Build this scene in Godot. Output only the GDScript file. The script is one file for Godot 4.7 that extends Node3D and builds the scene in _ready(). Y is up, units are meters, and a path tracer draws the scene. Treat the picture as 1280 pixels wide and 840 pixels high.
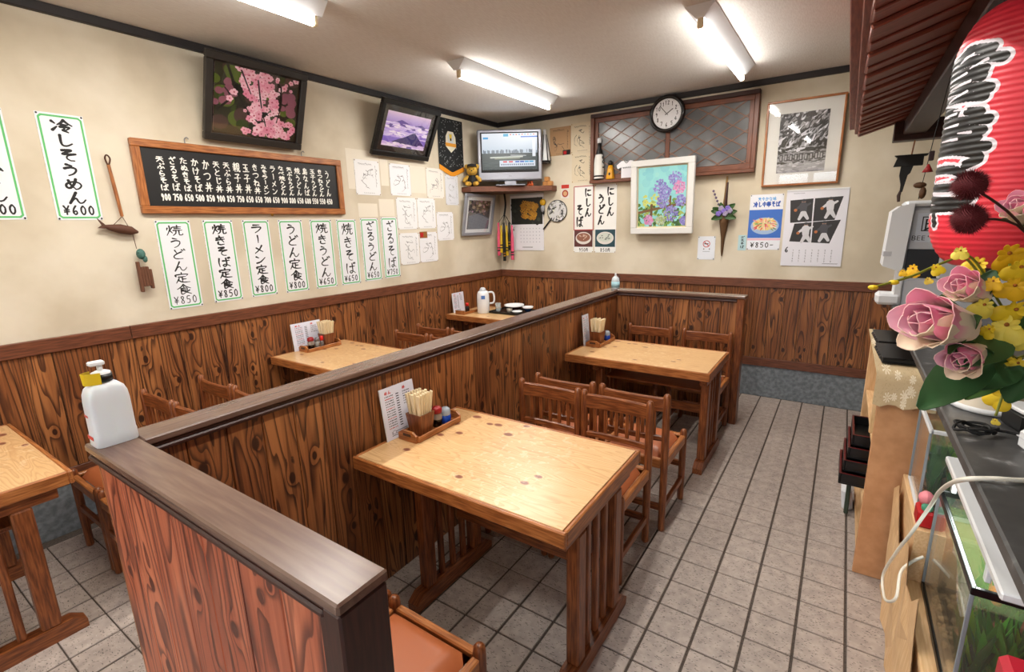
extends Node3D
# A small noodle shop: cedar wainscot, low partitions, pine tables, menu strips on the walls, a counter with lantern, flowers and fish tanks.

var M := {}
var used := {}
var rng := RandomNumberGenerator.new()
var plank_cache := {}

func _ready() -> void:
	rng.seed = 20240611
	setup_camera()
	setup_environment()
	make_materials()
	build_room()
	build_lights()
	build_partition()
	build_tables()
	build_chairs()
	build_counter()
	build_left_wall_items()
	build_back_wall_items()
	build_corner()
	build_table_things()
	build_side_things()
	build_flowers()

# ---------------------------------------------------------------- camera, world
func setup_camera() -> void:
	var c := Camera3D.new()
	c.name = "camera"
	c.position = Vector3(3.30868, 1.55, 4.68746)
	c.rotation = Vector3(-0.2239, 0.5962, -0.0247)
	c.fov = 69.0609
	c.near = 0.05
	c.far = 60.0
	c.current = true
	add_child(c)

const EXPOSURE := 1.1
const LAMP_ENERGY := 2.0
const TUBE_GLOW := 28.0

func setup_environment() -> void:
	var e := Environment.new()
	e.background_mode = Environment.BG_SKY
	var sm := ProceduralSkyMaterial.new()
	sm.sky_top_color = Color(0.62, 0.72, 0.86)
	sm.sky_horizon_color = Color(0.86, 0.89, 0.93)
	sm.ground_bottom_color = Color(0.42, 0.41, 0.39)
	sm.ground_horizon_color = Color(0.62, 0.61, 0.59)
	sm.sky_energy_multiplier = 2.2
	sm.ground_energy_multiplier = 1.2
	var sk := Sky.new()
	sk.sky_material = sm
	e.sky = sk
	e.tonemap_mode = Environment.TONE_MAPPER_LINEAR
	e.tonemap_exposure = EXPOSURE
	e.sdfgi_enabled = true
	e.ssao_enabled = true
	e.ssil_enabled = true
	var w := WorldEnvironment.new()
	w.name = "world"
	w.environment = e
	add_child(w)

# ---------------------------------------------------------------- scene helpers
func numbered(n: String) -> String:
	if not used.has(n):
		used[n] = 0
		return n
	used[n] += 1
	return "%s_%03d" % [n, used[n]]

func tag(o: Node, label: String, category := "", group := "", kind := "") -> Node:
	if label != "": o.set_meta("label", label)
	if category != "": o.set_meta("category", category)
	if group != "": o.set_meta("group", group)
	if kind != "": o.set_meta("kind", kind)
	return o

func thing(called: String, label: String, category: String, at := Vector3.ZERO, turn := 0.0, group := "") -> Node3D:
	var o := Node3D.new()
	o.name = numbered(called)
	add_child(o)
	o.position = at
	o.rotation.y = turn
	tag(o, label, category, group)
	return o

func st0() -> SurfaceTool:
	var s := SurfaceTool.new()
	s.begin(Mesh.PRIMITIVE_TRIANGLES)
	return s

func done(s: SurfaceTool) -> ArrayMesh:
	s.generate_normals()
	return s.commit()

func inst(parent: Node, called: String, mesh: Mesh, m: Material, at := Vector3.ZERO, basis := Basis.IDENTITY) -> MeshInstance3D:
	var o := MeshInstance3D.new()
	o.name = numbered(called) if parent == self else called
	o.mesh = mesh
	o.material_override = m
	o.transform = Transform3D(basis, at)
	parent.add_child(o, true)
	return o

func part(parent: Node, called: String, s: SurfaceTool, m: Material, at := Vector3.ZERO, basis := Basis.IDENTITY) -> MeshInstance3D:
	return inst(parent, called, done(s), m, at, basis)

func group_node(parent: Node3D, called: String) -> Node3D:
	var o := Node3D.new()
	o.name = called
	parent.add_child(o, true)
	return o

# a, b, c, d around the face; n points outward
func quad(s: SurfaceTool, a: Vector3, b: Vector3, c: Vector3, d: Vector3, n: Vector3, ua := Vector2.ZERO, ub := Vector2.ZERO, uc := Vector2.ZERO, ud := Vector2.ZERO) -> void:
	tri(s, a, b, c, n, ua, ub, uc)
	tri(s, a, c, d, n, ua, uc, ud)

func tri(s: SurfaceTool, a: Vector3, b: Vector3, c: Vector3, n: Vector3, ua := Vector2.ZERO, ub := Vector2.ZERO, uc := Vector2.ZERO) -> void:
	var x := (b - a).cross(c - a)
	if x.length_squared() < 1e-18:
		return
	if x.dot(n) > 0.0:
		var t := b
		b = c
		c = t
		var u := ub
		ub = uc
		uc = u
	s.set_uv(ua)
	s.add_vertex(a)
	s.set_uv(ub)
	s.add_vertex(b)
	s.set_uv(uc)
	s.add_vertex(c)

# box with chamfered edges; uv = planar metres * us + uo
func cbox(s: SurfaceTool, ctr: Vector3, size: Vector3, bev := 0.002, bs := Basis.IDENTITY, us := Vector2.ONE, uo := Vector2.ZERO) -> void:
	s.set_smooth_group(-1)
	var h := size * 0.5
	var b := minf(bev, minf(h.x, minf(h.y, h.z)) * 0.9)
	for k in 3:
		var i := (k + 1) % 3
		var j := (k + 2) % 3
		for sk in [-1.0, 1.0]:
			var p := []
			var u := []
			for q in [[-1, -1], [1, -1], [1, 1], [-1, 1]]:
				var v := Vector3()
				v[k] = sk * h[k]
				v[i] = q[0] * (h[i] - b)
				v[j] = q[1] * (h[j] - b)
				p.append(ctr + bs * v)
				var w: Vector2 = Vector2(v.z, v.y) if k == 0 else (Vector2(v.x, v.z) if k == 1 else Vector2(v.x, v.y))
				u.append(Vector2(w.x * us.x, -w.y * us.y) + uo)
			var n := Vector3()
			n[k] = sk
			quad(s, p[0], p[1], p[2], p[3], bs * n, u[0], u[1], u[2], u[3])
		if b <= 0.0:
			continue
		for si in [-1.0, 1.0]:
			for sj in [-1.0, 1.0]:
				var e := []
				var ue := []
				for q in [[-1, 0], [1, 0], [1, 1], [-1, 1]]:
					var v := Vector3()
					v[k] = q[0] * (h[k] - b)
					v[i] = si * (h[i] - (b if q[1] == 1 else 0.0))
					v[j] = sj * (h[j] - (0.0 if q[1] == 1 else b))
					e.append(ctr + bs * v)
					ue.append(Vector2((v.x if k != 0 else v.z) * us.x, -(v.y if k != 1 else v.z) * us.y) + uo)
				var n := Vector3()
				n[i] = si
				n[j] = sj
				quad(s, e[0], e[1], e[2], e[3], bs * n, ue[0], ue[1], ue[2], ue[3])
	if b > 0.0:
		for sx in [-1.0, 1.0]:
			for sy in [-1.0, 1.0]:
				for sz in [-1.0, 1.0]:
					var g := Vector3(sx, sy, sz)
					var a := ctr + bs * (g * Vector3(h.x, h.y - b, h.z - b))
					var c := ctr + bs * (g * Vector3(h.x - b, h.y, h.z - b))
					var d := ctr + bs * (g * Vector3(h.x - b, h.y - b, h.z))
					tri(s, a, c, d, bs * g, uo, uo, uo)

func box_st(size: Vector3, bev := 0.002) -> SurfaceTool:
	var s := st0()
	cbox(s, Vector3.ZERO, size, bev)
	return s

# box given by its corners, placed with its own centre as origin
func bar(parent: Node, called: String, lo: Vector3, hi: Vector3, m: Material, bev := 0.002) -> MeshInstance3D:
	return part(parent, called, box_st(hi - lo, bev), m, (lo + hi) * 0.5)

func frame_of(d: Vector3) -> Array:
	var t := d.normalized()
	var up := Vector3.UP if absf(t.y) < 0.92 else Vector3.RIGHT
	var a := up.cross(t).normalized()
	return [a, t.cross(a).normalized()]

func tube(s: SurfaceTool, pts: Array, r: Variant, seg := 8, caps := true) -> void:
	s.set_smooth_group(0)
	var rings := []
	var n := pts.size()
	var fr := frame_of(pts[1] - pts[0])
	var a: Vector3 = fr[0]
	for i in n:
		var d: Vector3 = pts[mini(i + 1, n - 1)] - pts[maxi(i - 1, 0)]
		d = d.normalized()
		a = (a - d * a.dot(d))
		a = a.normalized() if a.length() > 1e-6 else frame_of(d)[0]
		var b := d.cross(a)
		var rr: float = r[i] if r is Array else r
		var ring := []
		for k in seg:
			var t := TAU * k / seg
			ring.append(pts[i] + (a * cos(t) + b * sin(t)) * rr)
		rings.append(ring)
	for i in n - 1:
		for k in seg:
			var k2 := (k + 1) % seg
			var mid: Vector3 = (pts[i] + pts[i + 1]) * 0.5
			var hint: Vector3 = (rings[i][k] + rings[i][k2] + rings[i + 1][k] + rings[i + 1][k2]) * 0.25 - mid
			quad(s, rings[i][k], rings[i][k2], rings[i + 1][k2], rings[i + 1][k], hint, Vector2(float(k) / seg, float(i) / (n - 1)), Vector2(float(k + 1) / seg, float(i) / (n - 1)), Vector2(float(k + 1) / seg, float(i + 1) / (n - 1)), Vector2(float(k) / seg, float(i + 1) / (n - 1)))
	if caps:
		s.set_smooth_group(-1)
		for e in [0, n - 1]:
			var nn: Vector3 = (pts[0] - pts[1]) if e == 0 else (pts[n - 1] - pts[n - 2])
			for k in range(1, seg - 1):
				tri(s, rings[e][0], rings[e][k], rings[e][k + 1], nn)

# profile: [r, y] from the bottom up on the outside
func lathe(s: SurfaceTool, prof: Array, seg := 20, ctr := Vector3.ZERO, smooth := true, sq := Vector2.ONE) -> void:
	s.set_smooth_group(0 if smooth else -1)
	var total := 0.0
	var at := [0.0]
	for i in prof.size() - 1:
		total += Vector2(prof[i][0], prof[i][1]).distance_to(Vector2(prof[i + 1][0], prof[i + 1][1]))
		at.append(total)
	for i in prof.size() - 1:
		var r0: float = prof[i][0]
		var y0: float = prof[i][1]
		var r1: float = prof[i + 1][0]
		var y1: float = prof[i + 1][1]
		for k in seg:
			var t0 := TAU * k / seg
			var t1 := TAU * (k + 1) / seg
			if k == seg - 1:
				t1 = 0.0
			var tm := TAU * (k + 0.5) / seg
			var c0 := Vector3(sin(t0) * sq.x, 0, cos(t0) * sq.y)
			var c1 := Vector3(sin(t1) * sq.x, 0, cos(t1) * sq.y)
			var n := Vector3(sin(tm), 0, cos(tm)) * (y1 - y0) + Vector3(0, -(r1 - r0), 0)
			var v0: float = at[i] / total
			var v1: float = at[i + 1] / total
			var f0 := float(k) / seg
			var f1 := float(k + 1) / seg
			quad(s, ctr + c0 * r0 + Vector3(0, y0, 0), ctr + c1 * r0 + Vector3(0, y0, 0), ctr + c1 * r1 + Vector3(0, y1, 0), ctr + c0 * r1 + Vector3(0, y1, 0), n, Vector2(f0, 1 - v0), Vector2(f1, 1 - v0), Vector2(f1, 1 - v1), Vector2(f0, 1 - v1))

func ball(s: SurfaceTool, ctr: Vector3, r: Vector3, seg := 10, rings := 6) -> void:
	s.set_smooth_group(0)
	for i in rings:
		var a0 := PI * i / rings - PI / 2
		var a1 := PI * (i + 1) / rings - PI / 2
		for k in seg:
			var t0 := TAU * k / seg
			var t1 := TAU * (k + 1) / seg
			var f := func(a: float, t: float) -> Vector3: return Vector3(cos(a) * sin(t), sin(a), cos(a) * cos(t))
			var n: Vector3 = f.call((a0 + a1) / 2, (t0 + t1) / 2)
			quad(s, ctr + f.call(a0, t0) * r, ctr + f.call(a0, t1) * r, ctr + f.call(a1, t1) * r, ctr + f.call(a1, t0) * r, n)

# sheet with a thickness from a grid of points: pts[i][j]
func sheet(s: SurfaceTool, pts: Array, thick: float) -> void:
	s.set_smooth_group(0)
	var ni := pts.size()
	var nj: int = pts[0].size()
	var nrm := []
	for i in ni:
		var row := []
		for j in nj:
			var du: Vector3 = pts[mini(i + 1, ni - 1)][j] - pts[maxi(i - 1, 0)][j]
			var dv: Vector3 = pts[i][mini(j + 1, nj - 1)] - pts[i][maxi(j - 1, 0)]
			var c := du.cross(dv)
			row.append(c.normalized() if c.length() > 1e-12 else Vector3.UP)
		nrm.append(row)
	for side in [0.5, -0.5]:
		s.set_smooth_group(1 if side > 0 else 2)
		for i in ni - 1:
			for j in nj - 1:
				var q := []
				for e in [[0, 0], [1, 0], [1, 1], [0, 1]]:
					q.append(pts[i + e[0]][j + e[1]] + nrm[i + e[0]][j + e[1]] * thick * side)
				var n: Vector3 = nrm[i][j] * side
				quad(s, q[0], q[1], q[2], q[3], n, Vector2(float(i) / (ni - 1), float(j) / (nj - 1)), Vector2(float(i + 1) / (ni - 1), float(j) / (nj - 1)), Vector2(float(i + 1) / (ni - 1), float(j + 1) / (nj - 1)), Vector2(float(i) / (ni - 1), float(j + 1) / (nj - 1)))
	s.set_smooth_group(-1)
	var rim := []
	for i in ni: rim.append([i, 0])
	for j in range(1, nj): rim.append([ni - 1, j])
	for i in range(ni - 2, -1, -1): rim.append([i, nj - 1])
	for j in range(nj - 2, 0, -1): rim.append([0, j])
	for k in rim.size():
		var a: Array = rim[k]
		var b: Array = rim[(k + 1) % rim.size()]
		var pa: Vector3 = pts[a[0]][a[1]]
		var pb: Vector3 = pts[b[0]][b[1]]
		var na: Vector3 = nrm[a[0]][a[1]] * thick * 0.5
		var nb: Vector3 = nrm[b[0]][b[1]] * thick * 0.5
		var out: Vector3 = (pa + pb) * 0.5 - pts[ni / 2][nj / 2]
		quad(s, pa - na, pb - nb, pb + nb, pa + na, out)

func curve(pts: Array, n := 6) -> Array:
	var out := []
	for i in pts.size() - 1:
		for k in n:
			var t := float(k) / n
			var a: Variant = pts[maxi(i - 1, 0)]
			var b: Variant = pts[i]
			var c: Variant = pts[i + 1]
			var d: Variant = pts[mini(i + 2, pts.size() - 1)]
			out.append(0.5 * ((2.0 * b) + (c - a) * t + (2.0 * a - 5.0 * b + 4.0 * c - d) * t * t + (3.0 * b - a - 3.0 * c + d) * t * t * t))
	out.append(pts[pts.size() - 1])
	return out

# flat outline (x, y) extruded along z from z0 to z1
func prism(s: SurfaceTool, poly: PackedVector2Array, z0: float, z1: float) -> void:
	s.set_smooth_group(-1)
	var ix := Geometry2D.triangulate_polygon(poly)
	for k in range(0, ix.size(), 3):
		for z in [z0, z1]:
			var n := Vector3(0, 0, 1 if z == z1 else -1)
			tri(s, Vector3(poly[ix[k]].x, poly[ix[k]].y, z), Vector3(poly[ix[k + 1]].x, poly[ix[k + 1]].y, z), Vector3(poly[ix[k + 2]].x, poly[ix[k + 2]].y, z), n)
	var cw := Geometry2D.is_polygon_clockwise(poly)
	for k in poly.size():
		var a := poly[k]
		var b := poly[(k + 1) % poly.size()]
		var d := b - a
		var n := Vector3(-d.y, d.x, 0) if cw else Vector3(d.y, -d.x, 0)
		quad(s, Vector3(a.x, a.y, z0), Vector3(b.x, b.y, z0), Vector3(b.x, b.y, z1), Vector3(a.x, a.y, z1), n)

# ---------------------------------------------------------------- drawing print into images
const GLYPH := {
	"う": "35,12 58,20;25,42 50,33 70,40 72,58 58,82 38,95",
	"し": "35,10 34,60 40,85 58,88 80,70",
	"そ": "30,14 68,12 30,42 85,38 52,52 45,72 58,88 75,90",
	"め": "30,25 36,55 52,85;62,14 52,50 32,82 18,75 20,52 45,35 72,40 82,62 70,85 55,92",
	"ん": "50,10 35,50 18,92 35,62 48,55 54,75 62,90 76,85 88,65",
	"ど": "35,12 45,40;72,28 40,48 25,70 38,88 75,90;75,10 83,20;88,5 95,15",
	"き": "25,28 75,20;22,46 78,38;45,8 60,45 72,66;35,66 32,82 50,92 72,88",
	"ば": "22,12 18,50 22,90;45,36 90,33;68,12 70,55 68,80 55,90 44,80 55,70 75,76 92,90;82,8 88,16;92,4 98,12",
	"ざ": "25,28 75,22;45,8 58,40 70,56;35,66 32,80 50,92 72,88;80,8 86,16;90,4 96,12",
	"る": "30,14 68,12 28,55 55,42 80,55 78,80 55,92 40,84 50,74 62,84",
	"た": "18,26 58,22;40,8 30,50 15,92;58,46 86,42;52,70 58,86 88,86",
	"ぬ": "25,25 32,55 45,80;55,14 48,50 30,82 16,75 20,50 48,32 74,38 80,62 70,85 58,84 62,72 78,80 92,92",
	"か": "15,34 60,30 58,70 48,90 38,82;40,10 30,55 14,90;76,26 90,52",
	"け": "22,14 18,50 24,88;45,36 90,32;70,10 72,55 55,92",
	"つ": "12,36 55,24 84,34 84,60 62,80 40,84",
	"と": "35,10 44,42;78,24 40,46 24,68 36,86 78,88",
	"じ": "35,10 34,60 40,85 58,88 80,70;62,20 70,32;78,14 86,26",
	"ぷ": "45,12 60,22;48,38 40,52 58,66 56,84 40,88;22,62 14,84;74,60 88,82;80,12 86,8 90,14 84,18 80,12",
	"ら": "42,10 58,20;32,32 28,66 50,54 72,60 72,78 52,92 34,90",
	"ね": "28,8 28,92;12,32 44,26 10,76;30,52 55,34 78,40 80,70 68,88 56,84 62,72 80,80 92,90",
	"み": "25,20 52,18 38,55 20,80 14,68 30,60 62,66 88,76;72,44 66,70 52,92",
	"な": "18,28 52,24;38,8 28,40 14,62;62,24 82,36;66,42 66,74 54,88 40,80 50,70 70,76 86,88",
	"べ": "10,58 34,34 92,78;66,26 74,36;80,18 88,28",
	"に": "22,12 18,50 24,90;48,28 86,26;46,66 56,80 88,80",
	"や": "14,44 50,26 82,32 78,52 56,58;52,10 58,22;34,18 56,92",
	"ラ": "28,14 74,12;18,38 82,36 68,66 38,92",
	"ー": "50,15 52,50 50,88",
	"メ": "72,12 50,55 18,90;30,36 76,76",
	"ン": "20,20 38,32;20,86 50,74 86,32",
	"冷": "12,20 24,34;10,84 30,56;62,6 50,26 34,42;62,6 76,26 94,42;50,40 76,40;44,56 82,56 68,76;60,56 60,74;54,80 74,94",
	"焼": "14,28 10,46;40,24 32,42;26,10 26,44 8,92;27,50 40,72;48,20 92,18;70,6 70,34;54,34 90,33;46,50 96,48;62,50 58,76 42,94;78,50 78,84 84,92 98,88 98,80",
	"定": "50,4 50,16;16,34 18,20 84,18 78,32;30,42 72,40;51,42 51,86;52,62 74,62;32,56 14,94;28,72 52,90 92,92",
	"食": "50,4 34,26 12,44;50,4 66,26 90,42;50,22 52,32;34,40 34,92 60,80;34,40 68,40 68,64;36,52 66,52;36,64 68,64;82,62 62,76;48,66 90,96",
	"天": "22,22 78,20;14,46 86,44;50,22 46,56 14,92;50,48 88,92",
	"丼": "16,32 84,30;8,62 94,60;35,8 34,60 18,94;66,8 66,94;47,42 54,52",
	"親": "30,6 30,14;12,20 48,18;22,26 26,36;40,24 35,36;8,42 52,40;10,58 50,56;30,42 30,94;28,60 8,82;34,62 50,76;60,12 60,62;60,12 90,12 90,62;62,28 88,28;62,44 88,44;62,62 90,62;68,62 66,80 52,94;80,62 80,88 96,92 98,78",
	"子": "26,14 74,12 50,34;50,34 52,80 40,90;10,52 92,48",
	"玉": "20,16 80,14;24,50 76,48;10,88 92,86;50,16 50,86;64,62 76,74",
	"鳥": "48,2 40,12;28,14 28,70;28,14 74,14 74,42;30,28 72,28;30,42 74,42;28,56 92,56;28,70 82,70 78,92 66,90;14,78 8,92;28,80 30,90;42,80 46,90;56,78 62,86",
	"円": "20,14 18,92;20,14 82,14 82,88 72,86;50,14 50,50;20,52 82,50",
	"味": "10,26 10,66 34,66;10,26 34,24 34,66;50,26 88,24;42,46 96,44;68,6 68,94;66,48 40,82;70,48 96,80",
	"中": "20,28 80,28 80,58;20,28 20,58 80,58;50,6 50,94",
	"華": "10,20 90,18;34,8 34,28;66,8 66,28;14,40 86,38;8,56 92,54;14,72 86,70;50,30 50,96;30,40 30,72;70,40 70,72",
	"爽": "10,24 90,22;50,6 48,50 14,94;50,50 88,94;24,34 40,48;40,34 24,48;60,34 76,48;76,34 60,48",
	"¥": "20,8 50,40 80,6;50,40 46,92;24,50 78,46;22,68 76,64",
	"0": "52,8 28,30 26,66 46,92 70,76 76,36 54,8",
	"1": "40,22 54,8 52,92",
	"2": "26,26 48,8 70,26 26,90 76,88",
	"3": "28,16 52,8 68,24 46,44 72,62 62,88 26,88",
	"4": "62,8 20,66 86,64;64,40 62,94",
	"5": "72,8 34,10 28,44 58,42 72,64 56,90 24,88",
	"6": "64,6 34,40 26,72 48,92 70,76 58,56 32,68",
	"7": "20,12 78,10 48,92",
	"8": "66,16 40,8 30,26 66,64 60,90 34,88 32,66 68,28 60,10",
	"9": "70,28 46,8 28,28 46,48 70,28 66,60 48,94",
	"-": "25,50 75,48",
}

func img(w: int, h: int, c: Color) -> Image:
	var i := Image.create(w, h, false, Image.FORMAT_RGB8)
	i.fill(c)
	return i

func tex(i: Image) -> ImageTexture:
	return ImageTexture.create_from_image(i)

func disc(i: Image, x: float, y: float, r: float, c: Color, ry := -1.0) -> void:
	if ry < 0.0: ry = r
	var n := int(ceil(ry))
	for dy in range(-n, n + 1):
		var k := 1.0 - (dy / maxf(ry, 0.5)) ** 2
		if k < 0.0: continue
		var hw := r * sqrt(k)
		i.fill_rect(Rect2i(int(round(x - hw)), int(round(y + dy)), maxi(1, int(round(2 * hw))), 1), c)

func stroke(i: Image, pts: Array, r0: float, r1: float, c: Color) -> void:
	var p := curve(pts, 5)
	var total := 0.0
	for k in p.size() - 1: total += p[k].distance_to(p[k + 1])
	var run := 0.0
	for k in p.size() - 1:
		var l: float = p[k].distance_to(p[k + 1])
		var n := maxi(1, int(l / maxf(1.0, r1 * 0.6)))
		for q in n:
			var t := (run + l * q / n) / maxf(total, 0.001)
			var v: Vector2 = p[k].lerp(p[k + 1], float(q) / n)
			disc(i, v.x, v.y, lerpf(r0, r1, t), c)
		run += l
	disc(i, p[p.size() - 1].x, p[p.size() - 1].y, r1, c)

func glyph(i: Image, ch: String, x: float, y: float, w: float, h: float, r: float, c: Color, taper := 0.55) -> void:
	if not GLYPH.has(ch): return
	for sg in GLYPH[ch].split(";"):
		var pts := []
		for q in sg.split(" "):
			var ab: PackedStringArray = q.split(",")
			pts.append(Vector2(x + float(ab[0]) / 100.0 * w, y + float(ab[1]) / 100.0 * h))
		stroke(i, pts, r, r * taper, c)

func column(i: Image, text: String, x: float, y0: float, y1: float, w: float, r: float, c: Color, taper := 0.55) -> void:
	var n := text.length()
	var step := (y1 - y0) / n
	for k in n:
		glyph(i, text[k], x - w / 2, y0 + step * k + step * 0.04, w, step * 0.92, r, c, taper)

func row(i: Image, text: String, x0: float, y: float, w: float, h: float, r: float, c: Color, taper := 0.8) -> void:
	for k in text.length():
		glyph(i, text[k], x0 + w * k, y, w, h, r, c, taper)

func poly_fill(i: Image, pts: PackedVector2Array, c: Color) -> void:
	var lo := pts[0].y
	var hi := pts[0].y
	for p in pts:
		lo = minf(lo, p.y)
		hi = maxf(hi, p.y)
	for y in range(int(lo), int(hi) + 1):
		var xs := []
		for k in pts.size():
			var a := pts[k]
			var b := pts[(k + 1) % pts.size()]
			if (a.y <= y and b.y > y) or (b.y <= y and a.y > y):
				xs.append(a.x + (y - a.y) / (b.y - a.y) * (b.x - a.x))
		xs.sort()
		for k in range(0, xs.size() - 1, 2):
			i.fill_rect(Rect2i(int(xs[k]), y, maxi(1, int(xs[k + 1] - xs[k])), 1), c)

func noise_bytes(w: int, h: int, sd: int, freq: float, sy := 1, oct := 3) -> PackedByteArray:
	var n := FastNoiseLite.new()
	n.seed = sd
	n.noise_type = FastNoiseLite.TYPE_SIMPLEX_SMOOTH
	n.frequency = freq
	n.fractal_octaves = oct
	var i := n.get_image(w, h / sy, false, false, true)
	if sy > 1: i.resize(w, h, Image.INTERPOLATE_CUBIC)
	i.convert(Image.FORMAT_L8)
	return i.get_data()

# eight cedar boards side by side: cathedral grain, knots, fibre
func cedar_atlas(sd: int, light: Color, mid: Color, dark: Color) -> ImageTexture:
	var W := 1024
	var H := 1024
	var warp := noise_bytes(W, H, sd, 0.011, 8, 2)
	var fib := noise_bytes(W, H, sd + 1, 0.10, 32, 3)
	var tone := noise_bytes(W, H, sd + 2, 0.012, 8, 2)
	var resin := noise_bytes(W, H, sd + 3, 0.035, 16, 2)
	var out := PackedByteArray()
	out.resize(W * H * 3)
	var r := RandomNumberGenerator.new()
	r.seed = sd
	for c in 8:
		var cx := r.randf_range(10, 118)
		var A := r.randf_range(1.2, 3.2)
		var B := r.randf_range(1.0, 3.2) * (1 if r.randf() < 0.5 else -1)
		var shade := r.randf_range(-0.30, 0.30)
		var kn := []
		for k in r.randi_range(1, 3):
			kn.append([r.randf_range(25, 100), r.randf_range(40, 980), r.randf_range(8, 17)])
		for y in H:
			var o := (y * W + c * 128) * 3
			var q := y * W + c * 128
			var near := []
			for k in kn:
				if absf(y - k[1]) < k[2] * 7.0: near.append(k)
			for x in 128:
				var dx := (x - cx) / 64.0
				var t: float = dx * dx * A + y / 1024.0 * B + warp[q + x] / 255.0 * 2.6
				var core := 0.0
				for k in near:
					var d2: float = ((x - k[0]) / k[2]) ** 2 + ((y - k[1]) / (k[2] * 1.5)) ** 2
					if d2 < 11.0:
						t += 1.7 * exp(-d2 * 0.36)
						if d2 < 1.1: core = maxf(core, 1.0 - smoothstep(0.35, 1.1, d2))
				var g := t * 0.85 - floorf(t * 0.85)
				var late := smoothstep(0.35, 0.93, g) * (1.0 - smoothstep(0.94, 1.0, g))
				late = late * late * 0.85 + smoothstep(0.66, 0.80, resin[q + x] / 255.0) * 0.45
				var f: float = fib[q + x] / 255.0 - 0.5
				var tn: float = (tone[q + x] / 255.0 - 0.5) * 0.9 + shade + f * 0.55
				var col := light.lerp(mid, clampf(0.5 + tn, 0, 1)).lerp(dark, clampf(late * 0.85 + core * 0.9, 0, 0.94))
				out[o] = int(col.r * 255)
				out[o + 1] = int(col.g * 255)
				out[o + 2] = int(col.b * 255)
				o += 3
	return tex(Image.create_from_data(W, H, false, Image.FORMAT_RGB8, out))

# a pine table top of glued boards along u
func pine_top(sd: int) -> ImageTexture:
	var W := 1024
	var H := 640
	var warp := noise_bytes(H, W, sd, 0.014, 8, 2)
	var fib := noise_bytes(H, W, sd + 1, 0.12, 16, 3)
	var worn := noise_bytes(W, H, sd + 2, 0.02, 1, 3)
	var out := PackedByteArray()
	out.resize(W * H * 3)
	var r := RandomNumberGenerator.new()
	r.seed = sd
	var light := Color(0.86, 0.72, 0.53)
	var mid := Color(0.80, 0.63, 0.43)
	var dark := Color(0.70, 0.51, 0.33)
	var kc := Color(0.46, 0.24, 0.18)
	var kn := []
	for k in 14:
		kn.append([r.randf_range(60, 980), r.randf_range(30, 610), r.randf_range(8, 19)])
	for y in H:
		var b := y / 107
		var cy := 30.0 + b * 107 + (b * 37 % 60)
		var sh := ((b * 53) % 7) / 7.0 * 0.34 - 0.17
		var near := []
		for k in kn:
			if absf(y - k[1]) < k[2] * 3.2: near.append(k)
		for x in W:
			var q := x * H + y
			var dy := (y - cy) / 60.0
			var t: float = dy * dy * 2.0 + x / 1024.0 * 1.4 + warp[q] / 255.0 * 3.0
			var core := 0.0
			for k in near:
				var d2: float = ((x - k[0]) / (k[2] * 1.6)) ** 2 + ((y - k[1]) / k[2]) ** 2
				if d2 < 9.0:
					t += 1.4 * exp(-d2 * 0.5)
					core = maxf(core, 1.0 - smoothstep(0.3, 1.3, d2))
			var g := t * 1.7 - floorf(t * 1.7)
			var late := smoothstep(0.4, 0.95, g) * (1.0 - smoothstep(0.95, 1.0, g))
			var f: float = fib[q] / 255.0 - 0.5
			var col := light.lerp(mid, clampf(0.35 + sh + f * 0.5, 0, 1)).lerp(dark, late * 0.45).lerp(kc, core * 0.85)
			var wn: float = smoothstep(0.70, 0.73, worn[y * W + x] / 255.0) * 0.30 * smoothstep(330.0, 480.0, float(x)) * (1.0 - smoothstep(700.0, 900.0, float(x)))
			col = col.lerp(Color(0.93, 0.87, 0.77), wn)
			var o := (y * W + x) * 3
			out[o] = int(col.r * 255)
			out[o + 1] = int(col.g * 255)
			out[o + 2] = int(col.b * 255)
	return tex(Image.create_from_data(W, H, false, Image.FORMAT_RGB8, out))

func noise_tex(sd: int, freq: float, ramp: Array, oct := 4, size := 512, type := FastNoiseLite.TYPE_SIMPLEX_SMOOTH) -> NoiseTexture2D:
	var n := FastNoiseLite.new()
	n.seed = sd
	n.noise_type = type
	n.frequency = freq
	n.fractal_octaves = oct
	var t := NoiseTexture2D.new()
	t.width = size
	t.height = size
	t.seamless = true
	t.noise = n
	if ramp.size():
		var g := Gradient.new()
		var off := PackedFloat32Array()
		var col := PackedColorArray()
		for k in ramp.size():
			off.append(ramp[k][0])
			col.append(ramp[k][1])
		g.offsets = off
		g.colors = col
		t.color_ramp = g
	return t

func mat(c: Color, rough := 0.6, metal := 0.0, spec := 0.5) -> StandardMaterial3D:
	var m := StandardMaterial3D.new()
	m.albedo_color = c
	m.roughness = rough
	m.metallic = metal
	m.metallic_specular = spec
	return m

func tmat(t: Texture2D, rough := 0.6, spec := 0.5) -> StandardMaterial3D:
	var m := mat(Color.WHITE, rough, 0.0, spec)
	m.albedo_texture = t
	return m

func tri_mat(t: Texture2D, sc: Vector3, rough: float, world := false, spec := 0.5) -> StandardMaterial3D:
	var m := tmat(t, rough, spec)
	m.uv1_triplanar = true
	m.uv1_world_triplanar = world
	m.uv1_triplanar_sharpness = 8.0
	m.uv1_scale = sc
	return m

# wood with the grain along x, y or z
func wood3(key: String, sd: int, ramp: Array, rough: float, spec := 0.5) -> void:
	var t := noise_tex(sd, 0.03, ramp, 4, 512)
	for a in 3:
		var sc := Vector3.ONE * 6.0
		sc[a] = 0.5
		M[key + "_" + "xyz"[a]] = tri_mat(t, sc, rough, false, spec)

func glass(c: Color, rough := 0.02) -> StandardMaterial3D:
	var m := mat(c, rough)
	m.transparency = BaseMaterial3D.TRANSPARENCY_ALPHA
	return m

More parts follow.
